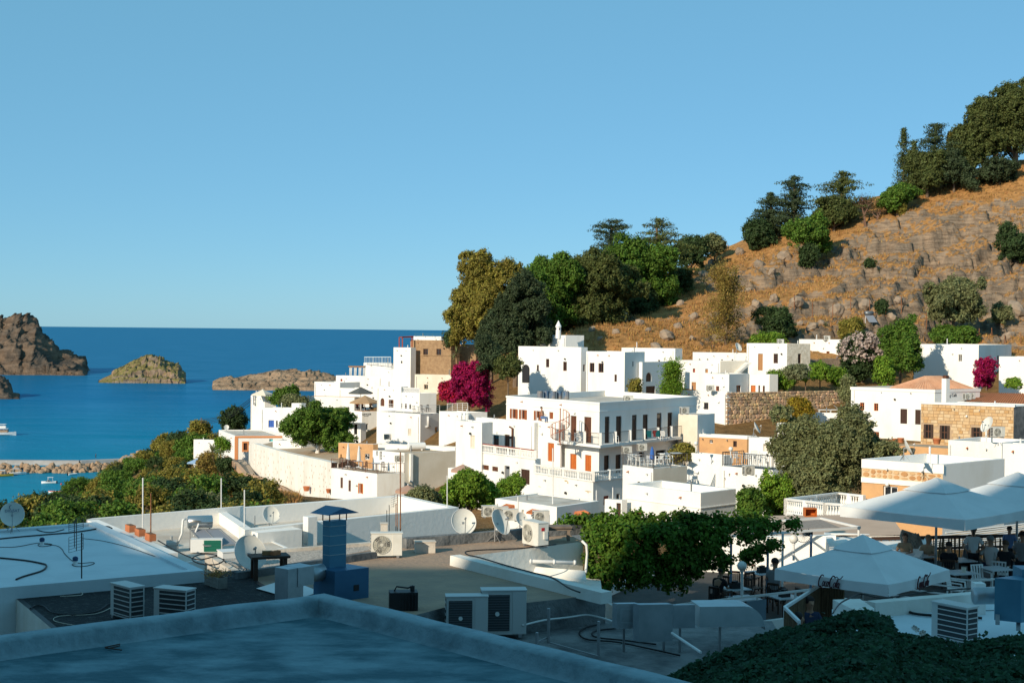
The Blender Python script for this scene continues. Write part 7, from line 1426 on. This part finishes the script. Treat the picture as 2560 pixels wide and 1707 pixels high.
# ================================================================ TABLES, CHAIRS, PARASOLS
@proto('chair','chair')
def _():
 r=bpy.data.objects.new('chair',None);COL.objects.link(r);mb=MB();mb.box((0,0,.45),(.42,.42,.04));mb.build('seat',DKWOOD,r)
 for sx in(-1,1):
  for sy in(-1,1):mb=MB();mb.bar((sx*.18,sy*.18,0),(sx*.18,sy*.18,.45 if sy<0 else.92),.035);mb.build('leg',DKWOOD,r)
 mb=MB();mb.bar((-.18,.18,.9),(.18,.18,.9),.04,.07)
 for k in range(5):mb.bar((-.12+k*.06,.18,.47),(-.12+k*.06,.18,.88),.014)
 mb.build('backrest',DKWOOD,r);return r
@proto('pchair','chair')
def _():
 r=bpy.data.objects.new('plastic_chair',None);COL.objects.link(r);mb=MB();mb.box((0,0,.43),(.46,.44,.03));mb.build('seat',WHITEP,r);mb=MB()
 for k in range(5):mb.bar((-.18+k*.09,.2,.44),(-.2+k*.1,.27,.84),.05,.02)
 mb.bar((-.22,.27,.84),(.22,.27,.84),.04,.04)
 for s in(-1,1):mb.bar((s*.24,-.2,.64),(s*.24,.22,.66),.05,.03)
 mb.build('backrest',WHITEP,r)
 for sx in(-1,1):
  for sy in(-1,1):mb=MB();mb.bar((sx*.24,sy*.23,0),(sx*.21,sy*.2,.64 if sy<0 else.45),.045);mb.build('leg',WHITEP,r)
 return r
@proto('table','table')
def _():
 r=bpy.data.objects.new('cafe_table',None);COL.objects.link(r);mb=MB();mb.box((0,0,.74),(.8,.8,.03));mb.build('table_top',mat('table_top_pale',(.5,.52,.54),.4),r);mb=MB();mb.tube([(0,0,0),(0,0,.73)],.04,8);mb.build('pedestal',DKWOOD,r);mb=MB();mb.box((0,0,.02),(.5,.08,.03));mb.box((0,0,.021),(.08,.5,.031));mb.build('base',DKWOOD,r);return r
@proto('ptable','table')
def _():
 r=bpy.data.objects.new('plastic_table',None);COL.objects.link(r);mb=MB();mb.lathe([(.001,.72),(.45,.72),(.45,.69),(.42,.68)],20);mb.build('table_top',WHITEP,r)
 for a in(.78,2.36,3.93,5.5):mb=MB();mb.bar((math.cos(a)*.34,math.sin(a)*.34,0),(math.cos(a)*.3,math.sin(a)*.3,.69),.05);mb.build('leg',WHITEP,r)
 return r
LG='dark cafe tables and chairs on the lower terrace'
for(k,px,D,rz,l)in(('table',1835,43.6,.4,'pale topped table nearest the vine hedge'),('table',1905,46.5,.5,'pale topped table under the white back wall'),('table',1960,42.3,.4,'pale topped table at the railing below the lettered parasol'),('table',1860,42.0,.4,'pale topped table right behind the globe lamp'),('chair',1815,44.9,2.6,'dark spindle chair behind the hedge-side table'),('chair',1860,44.3,-1.2,'dark spindle chair right of the hedge-side table'),('chair',1838,45.8,2.8,'dark spindle chair against the sunlit back wall'),('chair',1880,47.2,2.6,'dark spindle chair left of the back wall table'),('chair',1885,45.3,.6,'dark spindle chair in front of the back wall table'),('chair',1900,42.2,1.4,'dark spindle chair between globe lamp and railing'),('chair',1940,43.6,2.5,'dark spindle chair behind the railing table'),('chair',1935,45.0,2.6,'dark spindle chair under the seated man'),('chair',1985,42.6,-1.2,'dark spindle chair below the parasol corner'),('chair',1795,42.9,2.4,'dark spindle chair of the guest by the hedge'),('chair',1830,41.9,.6,'dark spindle chair at the left end of the railing')):
 place(k,T(px,D,zl),rz,l,LG)
UG='tables and chairs on the upper terrace'
for(k,px,D,rz,l)in(('table',2400,46.0,.3,'table between the seated guests left of the standing woman'),('table',2490,44.4,.3,'table near the railing at the right'),('table',2295,46.8,.4,'table of the two guests by the reed screen'),('table',2395,43.6,.3,'small table with a cup behind the tube railing'),('chair',2372,45.0,2.8,'dark chair of the guest with back turned'),('pchair',2455,44.2,.3,'pale chair right behind the tube railing'),('pchair',2392,42.4,1.0,'pale chair at the corner of the tube railing'),('pchair',2500,45.3,2.7,'pale chair of the black shirted guest')):
 place(k,T(px,D,zu),rz,l,UG)
p=T(2528,43.2,zu);mb=MB();mb.lathe([(.001,.55),(.42,.55),(.45,.56),(.45,.50),(.40,.48),(.001,.46)],24,c=p);mb.tube([p,p+UP*.5],.05,8);tag(mb.build('round_table',WHITEP),'round pale tray table hanging near the blue machine','table')
mb=MB();p=T(2410,43.5,zu)+UP*.76;mb.lathe([(.06,0),(.075,.16),(.07,.16)],12,c=p);tag(mb.build('cup',CREAM),'cream cup on the small table behind the railing','cup')
for x,D,z,l in((1905,46.4,zl,'black condiment box on the back wall table'),(1838,43.5,zl,'black condiment box on the hedge-side table'),(1962,42.2,zl,'black condiment box on the railing table')):p=T(x,D,z)+UP*.755;mb=MB();mb.box(p+UP*.09,(.3,.2,.18),rz=.4);mb.box(p+UP*.2,(.2,.12,.06),rz=.9);tag(mb.build('condiment_box',BLACKP),l,'box')
def far_set(house_,spots,kind,lab,grp):
 for i,(px,py,rz,l)in enumerate(spots):
  p=Wz(px,py,house_['zr']+.002);place(kind,p,rz,l,grp)
far_set(TB,((1843,1158,.5,'white plastic chair at the left end of the black railed terrace'),(1868,1160,2.5,'white plastic chair left of the terrace table'),(1893,1162,-1,'white plastic chair right of the terrace table'),(1885,1154,3,'white plastic chair behind the terrace table'),(1908,1158,1.5,'white plastic chair by the olive tree')),'pchair','','white chairs on the black railed terrace')
far_set(TB,((1880,1160,0,'white round table on the black railed terrace'),),'ptable','',None)
far_set(TS,((1580,1163,.5,'white chair nearest the hotel on the cafe terrace'),(1600,1165,2.2,'second white chair on the cafe terrace by the blue parasol'),(1648,1162,-1,'white chair right of the blue parasol'),(1672,1160,1,'white chair below the yellow-green terrace shrub'),(1625,1166,.2,'white chair at the cafe terrace corner')),'pchair','','white chairs on the cafe terrace')
far_set(TS,((1590,1160,.5,'pale table nearest the hotel on the cafe terrace'),(1660,1158,.2,'pale table right of the blue parasol'),(1690,1156,.2,'pale table by the terrace shrub')),'table','','tables on the cafe terrace')
far_set(KH,((855,1166,.5,'dark chair at the left of the railed roof terrace'),(870,1170,2.2,'second dark chair on the railed roof terrace'),(885,1173,.2,'third dark chair on the railed roof terrace'),(912,1176,-1,'dark chair near the closed parasol'),(960,1178,.8,'dark chair at the corner of the railed roof terrace')),'chair','','dark chairs on the railed roof terrace')
far_set(KH,((895,1170,.3,'pale table between the closed white parasols'),(940,1176,.3,'pale table at the front of the railed roof terrace')),'table','','tables on the railed roof terrace')
far_set(MT,((1035,1032,.5,'dark chair behind the white rails above the grey end wall'),(1055,1031,2.5,'second dark chair behind the white rails'),(1072,1030,1,'third dark chair behind the white rails')),'chair','','dark chairs behind the white rails')
far_set(MT,((1045,1031,.4,'pale table behind the white rails'),(1065,1031,.4,'second pale table behind the white rails')),'table','','tables behind the white rails')
for i,(x,l)in enumerate(((1445,'white chair on the hotel balcony by the brown doors'),(1540,'white chair at the corner of the hotel balcony'),(1660,'white chair toward the right end of the hotel balcony'))):
 P=c3(Vector((0,0)),zbal);base=(Lb+oL*.5)if x<1500 else(C_+oR*.5);d_=dl if x<1500 else dr;b2=(C_+oL*.5)if x<1500 else base;q=b2+d_*along(b2,d_,x);place('pchair',Vector((q.x,q.y,zbal)),.5+i,l,'white chairs on the hotel balcony')
for x,m_,l in((1622,mat('teal_cloth',(.02,.20,.20),.9),'teal towel hanging on the hotel balcony railing'),(1637,CLOTH['red'],'red towel hanging on the hotel balcony railing'),(1643,MATS['teal_cloth'],'second teal towel on the hotel balcony railing')):
 q=C_+oR;q=q+dr*along(q,dr,x);mb=MB();n_=-dl;w=.28;mb.add([q+dr*w+n_*.03+UP*1.0,q-dr*w+n_*.03+UP*1.0,q-dr*w*.9+n_*.05+UP*.45,q+dr*w*.9+n_*.05+UP*.40,q+dr*w-n_*.03+UP*1.0,q-dr*w-n_*.03+UP*1.0,q-dr*w-n_*.04+UP*.7,q+dr*w-n_*.04+UP*.7],[(0,1,2,3),(1,0,4,5),(5,4,7,6)]);tag(mb.build('towel',m_),l,'towel')
for i,(x,l)in enumerate(((2062,'white lounger with raised back on the sun terrace'),(2088,'flat white lounger in the middle of the sun terrace'),(2112,'white lounger nearest the cafe house'))):
 p=Wz(x,1031,SUNT['zr']);t=empty('sun_lounger',p,l,'lounger','white loungers on the sun terrace');mb=MB();mb.box(p+Vector((0,0,.3)),(1.4,.6,.06));mb.build('bed',WHITEP,t);mb=MB();mb.add([p+Vector((-.7,-.3,.32)),p+Vector((-1.2,-.3,.8 if i!=1 else.4)),p+Vector((-1.2,.3,.8 if i!=1 else.4)),p+Vector((-.7,.3,.32))],[(0,1,2,3)]);mb.build('backrest',WHITEP,t);mb=MB()
 for sx in(-.6,.6):
  for sy in(-.25,.25):mb.bar(p+Vector((sx,sy,0)),p+Vector((sx,sy,.28)),.05)
 mb.build('legs',WHITEP,t)
def small_parasol(label,x,y,D,r,drop,zb,m,n=8,name='parasol',pole=WHITEM):
 c=W(x,y,D);root=empty(name,(c.x,c.y,zb),label,'parasol');mb=MB();cz=c.z-zb;ring=[Vector((r*math.cos(k*6.2832/n+.4),r*math.sin(k*6.2832/n+.4),cz-drop))for k in range(n)];vs=[Vector((0,0,cz))]+ring+[p-UP*.16 for p in ring]
 mb.add(vs,[(0,1+k,1+(k+1)%n)for k in range(n)]+[(1+k,1+n+k,1+n+(k+1)%n,1+(k+1)%n)for k in range(n)]);mb.build('canopy',m,root,off=(0,0,0));mb=MB();mb.tube([(0,0,0),(0,0,cz+.08)],.04,8)
 for p in ring:mb.bar((0,0,cz-drop*.6),p,.025)
 mb.build('frame',pole,root,off=(0,0,0))
zg=GING['zt']-.06
small_parasol('tan parasol over the terrace restaurant guests',912,988,198,2.2,.95,zg,TANC,8);small_parasol('dark grey parasol behind the tan parasol',902,967,208,1.85,.85,zg-.5,GREYCV,6);small_parasol('dusty pink parasol in the garden below the hotel wing',1157,1160,108,.95,.42,W(1157,1230,108).z,PINKC,8);small_parasol('second dusty pink parasol low among the garden trees',1020,1212,96,.9,.35,W(1020,1270,96).z,PINKC,8);small_parasol('blue and white parasol among the slope shrubs',494,1145,190,1.4,.55,W(494,1190,190).z,mat('pale_blue_canvas',(.25,.38,.55),.9),4)
c=W(657,974,214);zt_=W(657,990,214).z;small_parasol('tan square canopy on the narrow sea-front house',657,973,213,1.7,.75,zt_,CREAM,4)
def closed_parasol(label,x,y0,y1,D,m):
 a,b=W(x,y1,D),W(x,y0,D);root=empty('closed_parasol',a,label,'parasol');mb=MB();H_=b.z-a.z;mb.lathe([(.05,H_*.25),(.2,H_*.3),(.17,H_*.5),(.13,H_*.75),(.05,H_*.97),(.001,H_)],10,c=a);mb.build('canopy',m,root);mb=MB();mb.tube([a,a+UP*H_*.4],.035,8);mb.box(a+UP*.04,(.5,.5,.08));mb.build('pole',WHITEM,root)
closed_parasol('closed white parasol, left one on the railed roof terrace',870,1107,1166,144,CANVAS);closed_parasol('closed white parasol, right one on the railed roof terrace',897,1113,1168,142,CANVAS);closed_parasol('closed blue parasol on the cafe terrace right of the hotel',1630,1116,1160,105.5,BLUEC)
# ================================================================ LETTERING
def script_logo(parent,a,b,cz,no,t,size):
 e=(b-a).normalized();c=a.lerp(b,t);O_=Vector((c.x,c.y,cz))+no*.06;sl=.28
 arc=lambda cx,cy,rx,ry,t0,t1,n=10:[(cx+rx*math.cos(q),cy+ry*math.sin(q))for q in np.linspace(t0,t1,n)]
 S=[(arc(.15,.30,.14,.34,.9,5.2,16),2.0),([(.20,-.02),(.30,-.10),(.42,-.12),(.52,-.06),(.58,-.08)],1.4),(arc(.33,.16,.055,.14,0,6.28,14),1.6),(arc(.47,.16,.055,.14,1.0,5.4,12),1.6),(arc(.59,.16,.055,.14,0,6.28,14),1.6),([(.65,.30),(.645,.06),(.67,.02),(.69,.05)],1.6),([(.70,.26),(.75,.28)],1.3),(arc(.86,.32,.14,.34,.7,5.2,16),2.0),([(.96,.55),(1.05,.64),(1.14,.58),(1.22,.50),(1.34,.58),(1.42,.72)],1.4),(arc(1.03,.16,.055,.14,0,6.28,14),1.6),([(1.13,.05),(1.13,.30),(1.155,.52),(1.18,.46),(1.15,.2),(1.16,.04),(1.19,.05)],1.5),(arc(1.27,.16,.055,.14,0,6.28,14),1.6),([(1.33,.30),(1.325,.06),(1.35,.02),(1.38,.06)],1.6)]
 mb=MB()
 for pts,w in S:
  P=[O_+e*((x+sl*y-.72)*size)+UP*((y-.25)*size)for x,y in pts]
  mb.tube(P,.0095*w*size/.5,5)
 mb.build('lettering',LOGOR,parent,off=(0,0,0))
zc_=cz1-.92-.03-.12
script_logo(pa1,po1[3][0],po1[3][1],zc_,po1[3][2],.50,.46);script_logo(pa1,po1[0][0],po1[0][1],zc_,po1[0][2],.52,.46)
f=GING['faces'][0]
def wall_text(root,f,s,x0,y0,x1,y1,m,name='lettering'):
 r=f.rect(x0,y0,x1,y1);c=f.pt((r[0]+r[1])/2,(r[2]+r[3])/2,.03)-root.location;M=Matrix(((f.e.x,0,f.n.x,c.x),(f.e.y,0,f.n.y,c.y),(0,1,0,c.z),(0,0,0,1)));text_mesh(name,s,(r[3]-r[2])*1.35,m,root,M)
wall_text(GING['root'],f,'GINGER',908,1033,924,1038,SIGNK)
wall_text(AA['root'],AA['faces'][0],'ing Café',2372,984,2388,992,SIGNK)
r=GING['faces'][0].rect(909,1039.5,921,1040.5);face_box(GING['root'],'sign_line',GING['faces'][0],r,.0,.03,SIGNK)
f=LTF['faces'][1];r=f.rect(1866,1500,1914,1552);face_box(LTF['root'],'sign_board',f,r,.0,.02,mat('blue_grey_board',(.15,.22,.28),.7))
# ================================================================ BOATS
def hull(mb,L,B_,H_,sheer=.2):
 st=9;rows=[]
 for i in range(st):
  t=i/(st-1);w=B_/2*(1-max(0,(t-.45)/.55)**2.2)*(.86+.14*min(1,t*4));z=H_*(1+sheer*t*t);x=-L/2+L*t;rows.append([(x,-w,z),(x,-w*.8,H_*.35),(x,-w*.25,-.15),(x,w*.25,-.15),(x,w*.8,H_*.35),(x,w,z),(x,w*.86,z-.08),(x,-w*.86,z-.08)])
 n=8;vs=[p for r in rows for p in r];mb.add(vs,[(i*n+k,(i+1)*n+k,(i+1)*n+k+1,i*n+k+1)for i in range(st-1)for k in range(5)]+[(i*n+5,(i+1)*n+5,(i+1)*n+6,i*n+6)for i in range(st-1)]+[(i*n+7,(i+1)*n+7,(i+1)*n,i*n)for i in range(st-1)]+[(i*n+6,(i+1)*n+6,(i+1)*n+7,i*n+7)for i in range(st-1)]+[(0,1,2,3,4,5)])
def boat(label,px,py,L,B_,H_,rz,m,rim=None,cabin=0,canopy=False,motor=True,name='motorboat',decks=0):
 p=Wz(px,py,ZS);root=empty(name,p,label,'boat',rz=rz);mb=MB();hull(mb,L,B_,H_);mb.build('hull',m,root,off=(0,0,0));
 if rim:
  mb=MB();mb.tube([(-L/2,-B_*.44,H_+.02),(0,-B_*.5,H_*1.06),(L*.3,-B_*.33,H_*1.14),(L/2,0,H_*1.2),(L*.3,B_*.33,H_*1.14),(0,B_*.5,H_*1.06),(-L/2,B_*.44,H_+.02)],.07,6);mb.build('gunwale',rim,root,off=(0,0,0))
 if cabin:
  mb=MB();mb.add([(-.1*L,-B_*.3,H_),(.22*L,-B_*.24,H_),(.22*L,B_*.24,H_),(-.1*L,B_*.3,H_),(-.06*L,-B_*.25,H_+cabin),(.1*L,-B_*.2,H_+cabin),(.1*L,B_*.2,H_+cabin),(-.06*L,B_*.25,H_+cabin)],[(4,5,6,7),(0,1,5,4),(1,2,6,5),(2,3,7,6),(3,0,4,7)]);mb.build('windscreen',mat('boat_glass',(.08,.10,.12),.2),root,off=(0,0,0))
 if canopy:
  mb=MB();mb.box((-.1*L,0,H_+1.35),(L*.38,B_*.8,.06))
  for sx in(-.26,.06):
   for sy in(-.36,.36):mb.bar((sx*L,sy*B_,H_),(sx*L,sy*B_,H_+1.35),.05)
  mb.build('canopy',WHITEM,root,off=(0,0,0))
 for k in range(decks):
  z=H_+k*1.9;mb=MB();mb.box((-.08*L+k*.3,0,z+.55),(L*(.62-.18*k),B_*(.8-.15*k),1.1));mb.build('cabin',mat('boat_tan',(.30,.20,.13),.5)if k==0 else WHITEM,root,off=(0,0,0));mb=MB();mb.box((-.12*L+k*.3,0,z+1.75),(L*(.72-.2*k),B_*.9,.12));
  for sx in(-.3,.1):mb.bar((sx*L,B_*.3,z+1.1),(sx*L,B_*.3,z+1.75),.1);mb.bar((sx*L,-B_*.3,z+1.1),(sx*L,-B_*.3,z+1.75),.1)
  mb.build('upper_deck',WHITEM,root,off=(0,0,0))
 if motor:mb=MB();mb.box((-L/2-.15,0,H_*.7),(.35,.4,.7));mb.build('outboard',BLACKP,root,off=(0,0,0))
 return root
BW=mat('boat_white',(.74,.74,.72),.3)
boat('white motor yacht with two decks at the left edge',3,1088,13,4.2,1.4,.15,BW,decks=2,motor=False,name='motor_yacht');boat('white open motorboat with a small canopy, the middle one in the harbour',122,1208,4.6,1.9,.6,3.3,BW,canopy=True,cabin=.5);boat('small white rowing boat with a red rim near the shrubs',138,1232,4.6,1.6,.5,3.0,BW,rim=REDP,motor=False,name='rowing_boat');boat('white motorboat with a flat canopy moored at the boulders',44,1186,5.6,2.2,.7,.5,BW,canopy=True);boat('yellow and white boat moored at the left edge of the boulders',8,1190,6.5,2.3,.7,.35,mat('boat_yellow',(.6,.36,.04),.4),canopy=True,cabin=.8);boat('tiny white dinghy moored right of the motorboats',182,1187,3.4,1.5,.5,.8,BW,name='dinghy')
for x,y,m_,l in((153,1211,REDP,'small red mooring buoy near the motorboat'),(172,1215,MATS['boat_yellow'],'small yellow mooring buoy right of the red one'),(12,1172,MATS['boat_yellow'],'yellow round buoy on the moored yellow boat')):
 p=Wz(x,y,ZS+(.9 if x<20 else 0));mb=MB();r=.32 if x>20 else.5;mb.lathe([(r*math.sin(t)+.001,-r*math.cos(t))for t in np.linspace(0,math.pi,8)],12,c=p+UP*.1);mb.tube([p+UP*(r+.05),p+UP*(r+.25)],.05,6);tag(mb.build('buoy',m_,smooth=True),l,'buoy')
for i,(y0,y1)in enumerate(((1046,989),(1049,994),(1053,998),(1056,1005))):
 a,b=W(505,y0,316),W(634,y1,215);mb=MB();mb.tube([a.lerp(b,t)-UP*(1.1*4*t*(1-t))for t in np.linspace(0,1,14)],.045,4);tag(mb.build('overhead_wire',BLACKP),('highest','second','third','lowest')[i]+' overhead wire sloping down to the sea-front shrubs','wire')
p=W(634,1012,215);mb=MB();mb.tube([p,W(634,983,215)],.09,8);mb.bar(W(630,990,215),W(638,990,215),.08);tag(mb.build('utility_pole',GREYM),'grey utility pole carrying wires at the sea-front house','pole')
p=W(503,1102,316);mb=MB();mb.tube([p-UP*1,W(503,1044,316)],.09,8);mb.bar(W(501,1046,316),W(506,1046,316),.1);tag(mb.build('utility_pole',TWIG),'wooden utility pole hidden in the olive-yellow shrub','pole')
p=W(49,799,Dh+115);mb=MB();mb.lathe([(4.9,-1.5),(4.7,2.4),(5.0,2.5),(4.6,3.1),(.001,3.3)],24,c=p);mb.bar(p+Vector((.5,0,3)),p+Vector((.5,0,6.2)),.3);tag(mb.build('round_tomb',mat('tomb_stone',(.30,.23,.17),.95,col2=(.22,.17,.13),scale=.6,bump=.6,bscale=1)),'round ancient stone tomb on top of the left headland','tomb')
p=Wz(1041,1125,BG['zr']);mb=MB();d_=dirv(20);c=p+UP*.42;mb.tube([c-d_*.95,c-d_*.9,c+d_*.9,c+d_*.95],[.3,.4,.4,.3],16);mb.box(p+UP*.05-d_*.6,(.15,.6,.2));mb.box(p+UP*.05+d_*.6,(.15,.6,.2));tag(mb.build('water_tank',WHITEP,smooth=False),'white cylindrical water tank lying on the beige house roof','tank')
p=W(1396,836,178);mb=MB();mb.lathe([(.34,-.5),(.32,.9),(.40,.95),(.36,1.05),(.02,1.75)],8,c=p);mb.mi=1
for a in(.4,1.97,3.54,5.1):mb.box(p+Vector((math.cos(a)*.31,math.sin(a)*.31,.7)),(.08,.14,.2),rz=a)
tag(mb.build('bell_chimney',[WHITE,DARK]),'white chimney with a pointed hood in front of the trees','chimney')
for i,(x,y,D,s,l)in enumerate(((2238,1105,108.6,.2,'wide terracotta pot on the ochre terrace ledge'),(2252,1106,108,.25,'taller terracotta pot on the ochre terrace ledge'),(766,1227,153,.36,'terracotta pot with dry plants at the foot of the niche wall'),(822,1232,146,.3,'small terracotta pot at the corner of the niche wall'),(2342,1110,124,.36,'large clay jar in front of the stone house'))):
 p=W(x,y,D);mb=MB();mb.lathe([(s*.7,0),(s,s*1.2),(s*1.06,s*1.25),(s*1.06,s*1.4),(s*.9,s*1.4),(s*.85,s*1.2),(.001,s*1.15)],16,c=p);tag(mb.build('clay_pot',TERRA,smooth=True),l,'pot')
p=hp_(2172,824);shh=empty('solar_heater',p,'solar water heater standing in the shrubs at the hill foot','water heater');mb=MB();c=p+UP*1.5;mb.tube([c-dirv(10)*.6,c+dirv(10)*.6],.3,14);mb.build('tank',mat('tank_grey',(.16,.18,.2),.4,metal=.4),shh,smooth=True);mb=MB();mb.quad(p+Vector((-.6,-.1,1.2)),p+Vector((-.2,-1.0,.2)),p+Vector((1.0,-1.0,.2)),p+Vector((.6,-.1,1.2)));mb.build('panel',mat('solar_glass',(0,0,0)),shh);mb=MB()
for dx in(-.5,.5):mb.bar(p+Vector((dx,0,-.2)),p+Vector((dx,0,1.4)),.06)
mb.build('stand',WHITEM,shh)
for i,(x,y)in enumerate(((1986,792),(2031,795),(2081,802),(2127,782),(2174,790),(2214,796),(2254,798),(2316,835),(2447,852),(2480,858),(2512,862),(2551,866))):
 p=hp_(x,y);mb=MB();mb.tube([p-UP*.3,p+UP*(2.3 if i<8 else 1.3)+Vector((.06*(i%3-1),0,0))],.055,6);o=mb.build('fence_post',RUST);tag(o,'thin rusty fence post on the dry hillside, number %d from the left'%(i+1),'fence post','rusty fence posts on the hillside');o['label']='rusty fence post on the hillside, '+('leftmost','second from left','third from left','fourth from left','fifth from left','sixth from left','seventh from left','eighth, beside the olive tree','fourth from the right edge','third from the right edge','second from the right edge','at the right edge')[i]
palm('agave rosette on the slope left of the mustard bush',2063,828,822,hp_(2063,826).y,30,1.3,'agave')
plant('cactus','prickly pear cactus clump on the orange slope',1570,822,792,34,210,'agave','shrub',cat='cactus',size=.5,dens=1.2)
for i,(x,y,D,w,hh,l)in enumerate(((1382,985,150,30,14,'clutter of blue drums on the hotel wing roof edge'),)):
 p=W(1350,992,134);mb=MB()
 for k in range(5):mb.lathe([(.001,0),(.28,0),(.28,.75),(.001,.76)],12,c=p+Vector((k*.62,(k%2)*.5,-.2)))
 tag(mb.build('storage_drums',mat('drum_blue',(.05,.12,.22),.5,col2=(.3,.25,.2),scale=.8)),'row of dark storage drums on the hotel roof edge','drums')
